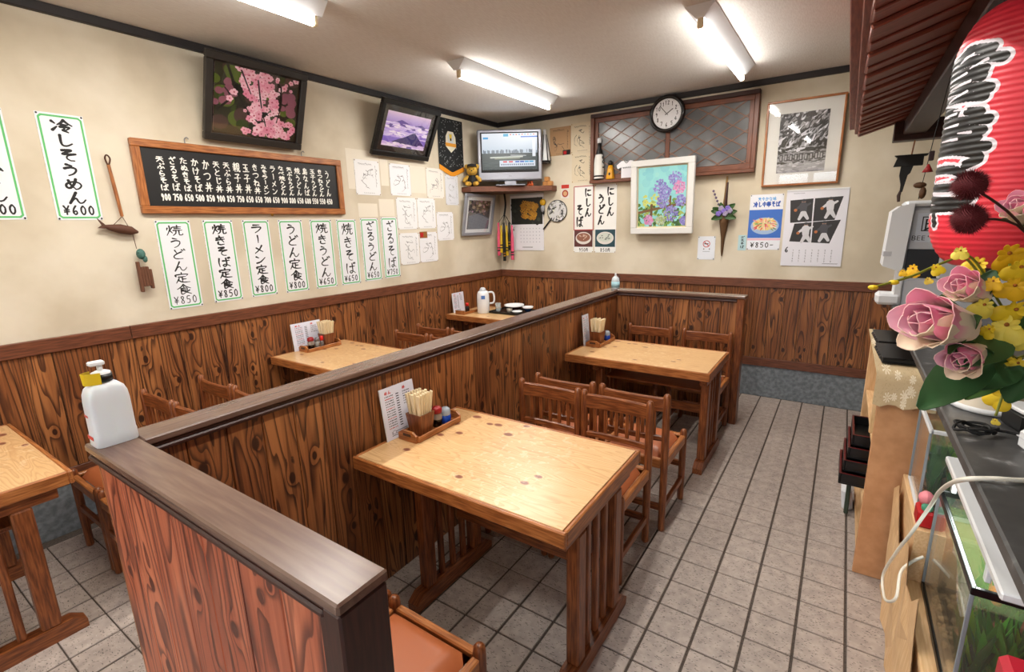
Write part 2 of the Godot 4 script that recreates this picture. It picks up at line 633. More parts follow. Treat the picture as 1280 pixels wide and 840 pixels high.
func make_materials() -> void:
	M.plaster = tri_mat(noise_tex(3, 0.006, [[0.2, Color(0.78, 0.735, 0.645)], [0.5, Color(0.825, 0.785, 0.70)], [0.8, Color(0.855, 0.82, 0.745)]], 5), Vector3.ONE * 0.45, 0.85, true, 0.3)
	M.plaster.heightmap_enabled = true
	M.plaster.heightmap_texture = noise_tex(4, 0.02, [], 4)
	M.plaster.heightmap_scale = 0.25
	var ct := noise_tex(5, 0.05, [[0.3, Color(0.83, 0.81, 0.785)], [0.7, Color(0.87, 0.855, 0.835)]], 3)
	M.ceiling = tri_mat(ct, Vector3(6, 6, 0.6), 0.8, true, 0.3)
	M.cedar = tmat(cedar_atlas(11, Color(0.66, 0.43, 0.245), Color(0.47, 0.275, 0.145), Color(0.19, 0.09, 0.045)), 0.42)
	M.cedar_red = tmat(cedar_atlas(29, Color(0.80, 0.48, 0.34), Color(0.62, 0.31, 0.20), Color(0.28, 0.11, 0.07)), 0.40)
	M.pine = tmat(pine_top(41), 0.30)
	wood3("pinewood", 51, [[0.25, Color(0.66, 0.44, 0.23)], [0.75, Color(0.80, 0.58, 0.34)]], 0.38)
	wood3("oak", 52, [[0.2, Color(0.36, 0.18, 0.085)], [0.5, Color(0.48, 0.265, 0.135)], [0.8, Color(0.57, 0.335, 0.18)]], 0.33)
	wood3("amber", 57, [[0.2, Color(0.52, 0.30, 0.145)], [0.5, Color(0.63, 0.385, 0.20)], [0.8, Color(0.72, 0.47, 0.26)]], 0.35)
	wood3("rail", 53, [[0.2, Color(0.35, 0.195, 0.125)], [0.5, Color(0.42, 0.24, 0.155)], [0.8, Color(0.48, 0.285, 0.19)]], 0.45)
	wood3("cap", 54, [[0.2, Color(0.375, 0.285, 0.245)], [0.5, Color(0.405, 0.315, 0.27)], [0.8, Color(0.44, 0.35, 0.30)]], 0.25)
	wood3("dark", 55, [[0.2, Color(0.17, 0.075, 0.058)], [0.8, Color(0.25, 0.12, 0.092)]], 0.45)
	wood3("roof", 56, [[0.2, Color(0.44, 0.21, 0.15)], [0.8, Color(0.58, 0.31, 0.225)]], 0.5)
	wood3("plain", 58, [[0.2, Color(0.83, 0.67, 0.48)], [0.8, Color(0.89, 0.75, 0.57)]], 0.6)
	for a in "xyz":
		var cm: StandardMaterial3D = M["cap_" + a]
		cm.uv1_scale *= 0.5
	M.concrete = tri_mat(noise_tex(6, 0.03, [[0.2, Color(0.40, 0.425, 0.44)], [0.8, Color(0.52, 0.545, 0.56)]], 5), Vector3.ONE * 1.5, 0.9, true)
	M.tile = tri_mat(tile_tex(), Vector3.ONE * 1.31, 0.55, true)
	M.grout = tri_mat(noise_tex(8, 0.05, [[0.2, Color(0.27, 0.235, 0.21)], [0.8, Color(0.35, 0.31, 0.28)]], 3), Vector3.ONE * 3, 0.95, true)
	M.trim = mat(Color(0.115, 0.095, 0.10), 0.5)
	M.black = mat(Color(0.025, 0.025, 0.028), 0.35)
	M.blackmat = mat(Color(0.04, 0.038, 0.038), 0.7)
	M.white = mat(Color(0.86, 0.87, 0.88), 0.4)
	M.whitegloss = mat(Color(0.88, 0.89, 0.90), 0.15)
	M.paper = mat(Color(0.90, 0.90, 0.92), 0.7)
	M.cushion = mat(Color(0.68, 0.38, 0.22), 0.4)
	M.steel = mat(Color(0.55, 0.55, 0.56), 0.3, 0.9)
	M.silver = mat(Color(0.60, 0.61, 0.65), 0.35, 0.5)
	M.brass = mat(Color(0.65, 0.48, 0.2), 0.35, 0.9)
	M.cream = mat(Color(0.86, 0.80, 0.66), 0.6)
	M.red = mat(Color(0.72, 0.06, 0.08), 0.5)
	M.greyplastic = mat(Color(0.74, 0.75, 0.77), 0.5)
	M.pane = glass(Color(0.80, 0.86, 0.84, 0.04))
	M.picture_glass = glass(Color(0.30, 0.30, 0.30, 0.01))
	M.cardboard = tri_mat(noise_tex(9, 0.02, [[0.2, Color(0.72, 0.52, 0.35)], [0.8, Color(0.78, 0.58, 0.41)]], 4), Vector3.ONE * 1.2, 0.8)

func tile_tex() -> ImageTexture:
	var i := img(1024, 1024, Color(0.665, 0.615, 0.58))
	var nz := FastNoiseLite.new()
	nz.seed = 71
	nz.frequency = 0.012
	nz.fractal_octaves = 4
	var bi := nz.get_seamless_image(1024, 1024)
	bi.convert(Image.FORMAT_L8)
	var big := bi.get_data()
	var out := i.get_data()
	for k in 1024 * 1024:
		var v: float = 0.88 + big[k] / 255.0 * 0.20
		out[k * 3] = mini(255, int(out[k * 3] * v))
		out[k * 3 + 1] = mini(255, int(out[k * 3 + 1] * v))
		out[k * 3 + 2] = mini(255, int(out[k * 3 + 2] * v))
	i = Image.create_from_data(1024, 1024, false, Image.FORMAT_RGB8, out)
	var r := RandomNumberGenerator.new()
	r.seed = 7
	for k in 3000:
		var p := Vector2(r.randf_range(6, 1016), r.randf_range(6, 1016))
		var a := r.randf_range(-0.9, 0.5)
		var l := r.randf_range(3, 12)
		var g := r.randf_range(0.20, 0.46)
		var c := Color(g, g * 0.93, g * 0.86) if r.randf() < 0.75 else Color(0.72, 0.69, 0.65)
		stroke(i, [p, p + Vector2(cos(a), sin(a)) * l], 1.3, 0.9, c)
	return tex(i)

# ---------------------------------------------------------------- the room
const CEIL := 2.635
const PITCH := 0.161
const GX := 2.819
const GZ := 2.9236

func struct_box(called: String, lo: Vector3, hi: Vector3, m: Material, bev := 0.0) -> MeshInstance3D:
	var o := bar(self, called, lo, hi, m, bev)
	o.set_meta("kind", "structure")
	return o

func plank(parent: Node, w: float, h: float, v: int, m: Material, at: Vector3, yaw: float, thick := 0.014) -> void:
	var key := "%.4f_%.4f_%d" % [w, h, v]
	if not plank_cache.has(key):
		var s := st0()
		cbox(s, Vector3.ZERO, Vector3(w - 0.0025, h, thick), 0.0025, Basis.IDENTITY, Vector2((0.94 if v < 8 else -0.94) / 8.0 / w, 1.0 / 1.15), Vector2((v % 8 + 0.5) / 8.0, 0.5 + (fposmod(v * 0.37, 1.0) - 0.5) * (1.0 - h / 1.15)))
		plank_cache[key] = done(s)
	inst(parent, "plank", plank_cache[key], m, at, Basis(Vector3.UP, yaw))

# boards from a to b (along the ground), facing yaw
func boarding(parent: Node3D, a: Vector3, b: Vector3, w: float, y0: float, y1: float, yaw: float, m: Material) -> void:
	var n := int(round(a.distance_to(b) / w))
	var ww := a.distance_to(b) / n
	var last := -1
	for k in n:
		var v := rng.randi_range(0, 15)
		if v == last: v = (v + 5) % 16
		last = v
		var at := a.lerp(b, (k + 0.5) / n)
		plank(parent, ww, y1 - y0, v, m, Vector3(at.x, (y0 + y1) / 2, at.z) - parent.position, yaw)

func build_room() -> void:
	var fl := struct_box("floor", Vector3(-0.12, -0.12, -0.12), Vector3(5.2, -0.005, 7.12), M.grout)
	build_tiles(fl)
	struct_box("ceiling", Vector3(-0.12, CEIL, -0.12), Vector3(5.2, CEIL + 0.1, 7.12), M.ceiling)
	var wl := struct_box("wall_left", Vector3(-0.12, -0.005, -0.12), Vector3(0, CEIL, 7.12), M.plaster)
	var wb := struct_box("wall_back", Vector3(0, -0.005, -0.12), Vector3(5.2, CEIL, 0), M.plaster)
	struct_box("wall_right", Vector3(5.08, -0.005, 0), Vector3(5.2, CEIL, 7.0), M.plaster)
	# front wall with a glazed entrance behind the viewer
	var wf := struct_box("wall_front", Vector3(0, -0.005, 7.0), Vector3(2.0, CEIL, 7.12), M.plaster)
	var fo := wf.position
	bar(wf, "wall_pier", Vector3(4.4, -0.005, 7.0) - fo, Vector3(5.08, CEIL, 7.12) - fo, M.plaster, 0)
	bar(wf, "lintel", Vector3(2.0, 2.05, 7.0) - fo, Vector3(4.4, CEIL, 7.12) - fo, M.plaster, 0)
	for k in 4:
		var x0 := 2.0 + k * 0.6
		var d := bar(self, "door_%d" % (k + 1), Vector3(x0, 0.0, 7.03), Vector3(x0 + 0.6, 0.42, 7.07), M.oak_x, 0.003)
		d.set_meta("kind", "structure")
		var o := d.position
		bar(d, "stile", Vector3(x0, 0.42, 7.03) - o, Vector3(x0 + 0.05, 2.05, 7.07) - o, M.oak_y)
		bar(d, "stile", Vector3(x0 + 0.55, 0.42, 7.03) - o, Vector3(x0 + 0.6, 2.05, 7.07) - o, M.oak_y)
		bar(d, "top_rail", Vector3(x0 + 0.05, 1.98, 7.03) - o, Vector3(x0 + 0.55, 2.05, 7.07) - o, M.oak_x)
		bar(d, "glass", Vector3(x0 + 0.05, 0.42, 7.047) - o, Vector3(x0 + 0.55, 1.98, 7.053) - o, M.pane, 0)
	# wainscot: plinth, boards, base rail, top rail
	var ol := wl.position
	bar(wl, "plinth", Vector3(0, -0.004, 0.0) - ol, Vector3(0.012, 0.277, 7.0) - ol, M.concrete, 0.001)
	bar(wl, "base_rail", Vector3(0, 0.277, 0.0) - ol, Vector3(0.022, 0.35, 7.0) - ol, M.rail_z)
	bar(wl, "top_rail", Vector3(0, 0.974, 0.0) - ol, Vector3(0.03, 1.047, 3.66) - ol, M.rail_z, 0.003)
	bar(wl, "top_rail", Vector3(0, 0.974, 3.663) - ol, Vector3(0.03, 1.047, 7.0) - ol, M.rail_z, 0.003)
	boarding(wl, Vector3(0.009, 0, 6.0), Vector3(0.009, 0, 0.012), 0.118, 0.35, 0.974, PI / 2, M.cedar)
	# paler rectangles of plaster where notices used to hang
	var pale := mat(Color(0.885, 0.855, 0.79), 0.85, 0.0, 0.3)
	for q in [[2.06, 1.73, 1.86, 2.165], [1.375, 1.185, 1.855, 2.09], [1.985, 1.785, 1.642, 1.75], [1.765, 1.595, 1.648, 1.79], [1.72, 1.635, 1.90, 2.11]]:
		bar(wl, "pale_patch", Vector3(0, q[2], q[1]) - ol, Vector3(0.0008, q[3], q[0]) - ol, pale, 0)
	var ob := wb.position
	bar(wb, "plinth", Vector3(0.012, -0.004, 0.0) - ob, Vector3(5.08, 0.277, 0.012) - ob, M.concrete, 0.001)
	bar(wb, "base_rail", Vector3(0.02, 0.277, 0.0) - ob, Vector3(5.08, 0.35, 0.022) - ob, M.rail_x)
	bar(wb, "top_rail", Vector3(0.03, 0.974, 0.0) - ob, Vector3(5.08, 1.047, 0.03) - ob, M.rail_x, 0.003)
	boarding(wb, Vector3(0.012, 0, 0.009), Vector3(4.1, 0, 0.009), 0.118, 0.35, 0.974, 0.0, M.cedar)
	struct_box("trim_1", Vector3(0, 2.59, 0), Vector3(0.03, CEIL, 7.0), M.trim, 0.003)
	struct_box("trim_2", Vector3(0.03, 2.59, 0), Vector3(5.08, CEIL, 0.03), M.trim, 0.003)

func build_tiles(fl: MeshInstance3D) -> void:
	var cam := Transform3D(Basis.from_euler(Vector3(-0.2239, 0.5962, -0.0247)), Vector3(3.30868, 1.55, 4.68746)).affine_inverse()
	var s := st0()
	cbox(s, Vector3(0, -0.005, 0), Vector3(PITCH - 0.0095, 0.01, PITCH - 0.0055), 0.002)
	var whole := done(s)
	var list := []
	for i in range(-18, 15):
		for j in range(-19, 23):
			var x := GX + (i + 0.5) * PITCH
			var z := GZ + (j + 0.5) * PITCH
			if x < 0.05 or x > 5.05 or z < 0.03 or z > 6.9: continue
			var p := cam * Vector3(x, 0, z)
			var area := 0.0
			var seen := (x > 1.8 and z < 4.2 and x < 3.62) or (x > 2.8 and z < 4.6 and x < 3.62) or (x < 1.66 and z > 3.7)
			if p.z < -0.3 and seen:
				var q := Vector2(640 + 610.4 * p.x / -p.z, 420 - 610.4 * p.y / -p.z)
				if q.x > -30 and q.x < 1310 and q.y < 870: area = 1.0 / absf(p.z * p.z * p.z)
			list.append([area, x, z])
	list.sort_custom(func(a, b): return a[0] > b[0])
	var rest := st0()
	for k in list.size():
		var at := Vector3(list[k][1], 0, list[k][2])
		if k < 300 and list[k][0] > 0.0:
			inst(fl, "tile", whole, M.tile, at - fl.position)
		else:
			cbox(rest, at - fl.position + Vector3(0, -0.005, 0), Vector3(PITCH - 0.0095, 0.01, PITCH - 0.0055), 0.0)
	var o := part(fl, "tiles_beyond", rest, M.tile)
	tag(o, "", "", "", "stuff")

# ---------------------------------------------------------------- ceiling lamps
func lamp(x: float, z0: float, z1: float, label: String) -> void:
	var zc := (z0 + z1) / 2
	var L := z1 - z0
	var t := thing("fluorescent_lamp", label, "ceiling lamp", Vector3(x, CEIL, zc), 0.0, "fluorescent lamps on the ceiling")
	var s := st0()
	prism(s, PackedVector2Array([Vector2(-0.075, 0), Vector2(0.075, 0), Vector2(0.075, -0.006), Vector2(0.022, -0.062), Vector2(-0.022, -0.062), Vector2(-0.075, -0.006)]), -L / 2, L / 2)
	part(t, "housing", s, M.white)
	for e in [-1.0, 1.0]:
		s = st0()
		cbox(s, Vector3(0, -0.082, e * (L / 2 - 0.03)), Vector3(0.03, 0.05, 0.022), 0.004)
		part(t, "socket", s, M.cream)
	s = st0()
	tube(s, [Vector3(0, -0.092, -L / 2 + 0.045), Vector3(0, -0.092, L / 2 - 0.045)], 0.0165, 14)
	var g := mat(Color(0.95, 0.95, 0.95), 0.4)
	g.emission_enabled = true
	g.emission = Color(1.0, 0.985, 0.96)
	g.emission_energy_multiplier = TUBE_GLOW
	part(t, "tube", s, g)
	var a := AreaLight3D.new()
	a.name = "tube_light"
	a.area_size = Vector2(0.033, L - 0.1)
	a.light_energy = LAMP_ENERGY
	a.light_color = Color(1.0, 0.975, 0.94)
	a.shadow_enabled = true
	a.area_range = 12.0
	a.area_attenuation = 2.0
	a.position = Vector3(0, -0.1095, 0)
	a.rotation_degrees.x = -90
	t.add_child(a)

func build_lights() -> void:
	lamp(1.02, 0.615, 1.905, "white fluorescent ceiling lamp in mid ceiling in front of the mountain picture")
	lamp(2.56, 0.50, 1.79, "white fluorescent ceiling lamp hanging nearest to the round wall clock")
	lamp(1.02, 2.95, 4.24, "white fluorescent ceiling lamp cut by the top edge above the blossom picture")
	lamp(2.56, 2.95, 4.24, "white fluorescent ceiling lamp over the foremost table, above the frame")
	lamp(1.02, 5.35, 6.64, "white fluorescent ceiling lamp behind the viewer on the left wall side")
	lamp(2.56, 5.35, 6.64, "white fluorescent ceiling lamp behind the viewer near the entrance")

# ---------------------------------------------------------------- the low partition
func build_partition() -> void:
	var t := thing("partition", "low U-shaped partition of cedar boards with a dark brown worn cap", "partition", Vector3(1.71, 0, 2.5))
	var o := t.position
	bar(t, "core", Vector3(1.684, 0.0, 0.734) - o, Vector3(1.736, 0.95, 4.296) - o, M.oak_y, 0)
	bar(t, "core", Vector3(1.736, 0.0, 0.734) - o, Vector3(2.70, 0.95, 0.786) - o, M.oak_y, 0)
	bar(t, "core", Vector3(1.736, 0.0, 4.249) - o, Vector3(2.70, 0.95, 4.296) - o, M.oak_y, 0)
	boarding(t, Vector3(1.743, 0, 4.235), Vector3(1.743, 0, 0.80), 0.115, 0.0, 0.955, PI / 2, M.cedar)
	boarding(t, Vector3(1.677, 0, 0.734), Vector3(1.677, 0, 4.31), 0.115, 0.0, 0.955, -PI / 2, M.cedar)
	boarding(t, Vector3(1.75, 0, 0.793), Vector3(2.70, 0, 0.793), 0.12, 0.0, 0.955, 0, M.cedar)
	boarding(t, Vector3(2.70, 0, 0.727), Vector3(1.684, 0, 0.727), 0.12, 0.0, 0.955, PI, M.cedar)
	boarding(t, Vector3(1.684, 0, 4.303), Vector3(2.69, 0, 4.303), 0.145, 0.0, 0.955, 0, M.cedar_red)
	boarding(t, Vector3(2.70, 0, 4.242), Vector3(1.75, 0, 4.242), 0.13, 0.0, 0.955, PI, M.cedar)
	# cap in three runs: slab on two stepped mouldings
	for seg in [[Vector3(1.655, 0, 0.822), Vector3(1.768, 0, 4.225), "z"], [Vector3(1.655, 0, 0.706), Vector3(2.745, 0, 0.822), "x"], [Vector3(1.655, 0, 4.225), Vector3(2.735, 0, 4.325), "x"]]:
		var a: Vector3 = seg[0]
		var b: Vector3 = seg[1]
		var i := Vector3(0.006, 0, 0.006)
		bar(t, "cap", a + Vector3(0, 0.978, 0) - o, b + Vector3(0, 1.0, 0) - o, M["cap_" + seg[2]], 0.004)
		if b.x > 2.0: b.x = 2.69
		bar(t, "moulding", a + i + Vector3(0, 0.966, 0) - o, b - i * Vector3(0 if b.x > 2.0 else 1, 0, 1) + Vector3(0, 0.978, 0) - o, M["dark_" + seg[2]], 0.003)
		bar(t, "moulding", a + i * 0.3 + Vector3(0, 0.952, 0) - o, b - i * Vector3(0 if b.x > 2.0 else 0.3, 0, 0.3) + Vector3(0, 0.966, 0) - o, M["dark_" + seg[2]], 0.004)
	bar(t, "end_post", Vector3(2.69, 0.0, 4.227) - o, Vector3(2.734, 0.978, 4.323) - o, M.dark_y, 0.004)
	bar(t, "end_moulding", Vector3(2.674, 0.0, 4.311) - o, Vector3(2.69, 0.953, 4.319) - o, M.dark_y, 0.002)
	bar(t, "end_post", Vector3(2.69, 0.0, 0.712) - o, Vector3(2.742, 0.978, 0.818) - o, M.oak_y, 0.004)

# ---------------------------------------------------------------- tables
func table(x0: float, x1: float, z0: float, z1: float, h: float, label: String) -> void:
	var t := thing("dining_table", label, "table", Vector3((x0 + x1) / 2, 0, (z0 + z1) / 2), 0.0, "pine tables")
	var w := x1 - x0
	var d := z1 - z0
	var e := 0.015
	var s := st0()
	cbox(s, Vector3.ZERO, Vector3(w - 2 * e - 0.003, 0.026, d - 2 * e - 0.003), 0.0015, Basis.IDENTITY, Vector2(1.0 / w, 1.0 / d), Vector2(0.5, 0.5))
	part(t, "table_top", s, M.pine, Vector3(0, h - 0.013, 0))
	for k in [-1.0, 1.0]:
		bar(t, "edge_strip", Vector3(-w / 2, h - 0.052, k * (d / 2 - e / 2) - e / 2), Vector3(w / 2, h + 0.001, k * (d / 2 - e / 2) + e / 2), M.amber_x, 0.004)
		bar(t, "edge_strip", Vector3(k * (w / 2 - e / 2) - e / 2, h - 0.052, -d / 2 + e), Vector3(k * (w / 2 - e / 2) + e / 2, h + 0.001, d / 2 - e), M.amber_z, 0.004)
	for k in [-1.0, 1.0]:
		var x: float = k * (w / 2 - 0.045) if k > 0 else -w / 2 + 0.21
		var y1 := h - 0.0525
		var tr := group_node(t, "trestle")
		bar(tr, "cross_rail", Vector3(x - 0.022, y1 - 0.045, -d / 2 + 0.05), Vector3(x + 0.022, y1, d / 2 - 0.05), M.oak_z, 0.003)
		for zz in [-0.155, 0.155]:
			bar(tr, "leg", Vector3(x - 0.024, 0.065, zz - 0.03), Vector3(x + 0.024, y1 - 0.045, zz + 0.03), M.oak_y, 0.006)
		for zz in [-0.072, 0.0, 0.072]:
			bar(tr, "slat", Vector3(x - 0.011, 0.065, zz - 0.013), Vector3(x + 0.011, y1 - 0.045, zz + 0.013), M.oak_y, 0.004)
		s = st0()
		prism(s, PackedVector2Array([Vector2(-0.255, 0), Vector2(0.255, 0), Vector2(0.255, 0.035), Vector2(0.215, 0.065), Vector2(-0.215, 0.065), Vector2(-0.255, 0.035)]), -0.028, 0.028)
		part(tr, "foot", s, M.oak_x, Vector3(x, 0, 0), Basis(Vector3.UP, PI / 2))
	var xl := -w / 2 + 0.235
	var xr := w / 2 - 0.07
	bar(t, "stretcher", Vector3(xl, 0.30, -0.0115 - 0.02), Vector3(xr, 0.36, -0.0115), M.oak_x, 0.003)
	bar(t, "under_shelf", Vector3(xl, h - 0.175, -0.19), Vector3(xr, h - 0.16, 0.12), M.oak_x, 0.003)

func build_tables() -> void:
	table(1.774, 2.722, 2.935, 3.575, 0.67, "foremost pine table with knots, worn varnish and the menu board")
	table(1.774, 2.730, 1.205, 1.785, 0.67, "pine table inside the far corner of the partition")
	table(0.035, 0.965, 2.27, 2.895, 0.685, "pine table by the left wall below the udon set menu strips")
	table(0.035, 0.965, 0.43, 1.04, 0.685, "far pine table in the back left corner carrying the white thermos")
	table(0.035, 0.930, 4.215, 4.84, 0.67, "pine table cut by the left picture edge beside the grey plinth")

# ---------------------------------------------------------------- chairs
func make_chair() -> Node3D:
	var t := thing("dining_chair", "x", "chair")
	var s: SurfaceTool
	var px := 0.168
	for k in [-1.0, 1.0]:
		s = st0()
		lathe(s, [[0.0, 0.0], [0.015, 0.0], [0.0175, 0.01], [0.0185, 0.36], [0.0185, 0.715], [0.0165, 0.728], [0.010, 0.736], [0.0, 0.738]], 14)
		part(t, "leg", s, M.oak_y, Vector3(k * px, 0, -0.175))
		s = st0()
		lathe(s, [[0.0, 0.0], [0.015, 0.0], [0.0175, 0.01], [0.0185, 0.2], [0.0185, 0.405], [0.0165, 0.418], [0.010, 0.426], [0.0, 0.428]], 14)
		part(t, "leg", s, M.oak_y, Vector3(k * px, 0, 0.175))
		bar(t, "seat_rail", Vector3(k * px - 0.013, 0.345, -0.160), Vector3(k * px + 0.013, 0.395, 0.160), M.amber_z, 0.004)
		bar(t, "stretcher", Vector3(k * px - 0.01, 0.11, -0.160), Vector3(k * px + 0.01, 0.145, 0.160), M.oak_z, 0.003)
	bar(t, "seat_rail", Vector3(-px + 0.015, 0.345, 0.163), Vector3(px - 0.015, 0.395, 0.189), M.amber_x, 0.004)
	bar(t, "seat_rail", Vector3(-px + 0.015, 0.345, -0.189), Vector3(px - 0.015, 0.395, -0.163), M.amber_x, 0.004)
	bar(t, "stretcher", Vector3(-px + 0.015, 0.20, 0.166), Vector3(px - 0.015, 0.235, 0.184), M.oak_x, 0.003)
	bar(t, "stretcher", Vector3(-px + 0.015, 0.11, -0.184), Vector3(px - 0.015, 0.145, -0.166), M.oak_x, 0.003)
	# bowed rails and slats of the back
	var back := group_node(t, "backrest")
	for r in [[0.648, 0.716, "top_rail", 0.022], [0.492, 0.520, "lower_rail", 0.018]]:
		s = st0()
		s.set_smooth_group(-1)
		var n := 10
		var pr := []
		for k in n + 1:
			var u := -1.0 + 2.0 * k / n
			var z: float = -0.175 - 0.012 * (1.0 - u * u)
			pr.append([u * (px - 0.014), z])
		for k in n:
			var a := Vector3(pr[k][0], 0, pr[k][1])
			var b := Vector3(pr[k + 1][0], 0, pr[k + 1][1])
			var th := Vector3(0, 0, r[3] / 2)
			var lo := Vector3(0, r[0], 0)
			var hi := Vector3(0, r[1], 0)
			var c := Vector3(0, 0.005, 0)
			var ct := Vector3(0, 0, 0.006)
			quad(s, a + lo + th, b + lo + th, b + hi - c + th, a + hi - c + th, Vector3(0, 0, 1))
			quad(s, a + lo - th, b + lo - th, b + hi - c - th, a + hi - c - th, Vector3(0, 0, -1))
			quad(s, a + hi - c + th, b + hi - c + th, b + hi + th - ct, a + hi + th - ct, Vector3(0, 1, 1))
			quad(s, a + hi - c - th, b + hi - c - th, b + hi - th + ct, a + hi - th + ct, Vector3(0, 1, -1))
			quad(s, a + hi - th + ct, b + hi - th + ct, b + hi + th - ct, a + hi + th - ct, Vector3.UP)
			quad(s, a + lo - th, b + lo - th, b + lo + th, a + lo + th, Vector3.DOWN)
		part(back, r[2], s, M.oak_x)
	for k in 5:
		var u := -0.66 + 0.33 * k
		var z := -0.175 - 0.012 * (1.0 - u * u)
		bar(back, "slat", Vector3(u * px - 0.0095, 0.52, z - 0.006), Vector3(u * px + 0.0095, 0.648, z + 0.006), M.oak_y, 0.003)
	# padded seat
	s = st0()
	var pts := []
	var N := 10
	for i in N + 1:
		var col := []
		for j in N + 1:
			var u := -1.0 + 2.0 * i / N
			var v := -1.0 + 2.0 * j / N
			var f := (1.0 - absf(u) ** 8) * (1.0 - absf(v) ** 8)
			col.append(Vector3(u * 0.150, 0.386 + 0.036 * pow(maxf(f, 0.0), 0.35) + 0.006 * (1 - u * u) * (1 - v * v), v * 0.157))
		pts.append(col)
	s.set_smooth_group(0)
	for i in N:
		for j in N:
			quad(s, pts[i][j], pts[i + 1][j], pts[i + 1][j + 1], pts[i][j + 1], Vector3.UP)
	quad(s, pts[0][0], pts[N][0], pts[N][N], pts[0][N], Vector3.DOWN)
	part(t, "seat", s, M.cushion)
	return t

func build_chairs() -> void:
	var base := make_chair()
	var first := true
	# x of the chair's middle, z of its middle, facing +z (0) or -z (1), label
	for c in [
		[2.465, 2.735, 0, "orange-seated chair at far side of the foremost table, aisle end"],
		[2.092, 2.735, 0, "orange-seated chair at far side of the foremost table, partition end"],
		[2.505, 2.255, 1, "orange-seated chair at near side of the far right table, aisle end"],
		[2.115, 2.255, 1, "orange-seated chair at near side of the far right table, partition end"],
		[2.506, 1.04, 0, "orange-seated chair before the far partition, aisle end"],
		[2.066, 1.04, 0, "orange-seated chair before the far partition, inner corner end"],
		[2.417, 3.995, 1, "orange-seated chair beside the near partition end in the foreground"],
		[2.043, 3.995, 1, "orange-seated chair hidden behind the near partition, next to the long partition"],
		[0.418, 3.905, 0, "wooden chair facing the leftmost table, next to the left wall"],
		[0.80, 3.905, 0, "wooden chair facing the leftmost table, next to the partition behind the sanitizer"],
		[0.418, 3.265, 1, "wooden chair at near side of the left middle table, wall end"],
		[0.80, 3.265, 1, "wooden chair at near side of the left middle table, partition end"],
		[0.490, 2.15, 0, "wooden chair at far side of the left middle table, wall end"],
		[0.875, 2.15, 0, "wooden chair at far side of the left middle table, partition end"],
		[0.480, 1.535, 1, "wooden chair at near side of the thermos table, wall end"],
		[0.865, 1.535, 1, "wooden chair at near side of the thermos table, partition end"],
	]:
		var o: Node3D = base
		if not first:
			o = base.duplicate()
			o.name = numbered("dining_chair")
			add_child(o)
		first = false
		o.position = Vector3(c[0], 0, c[1])
		o.rotation.y = PI * c[2]
		tag(o, c[3], "chair", "slat-backed dining chairs")

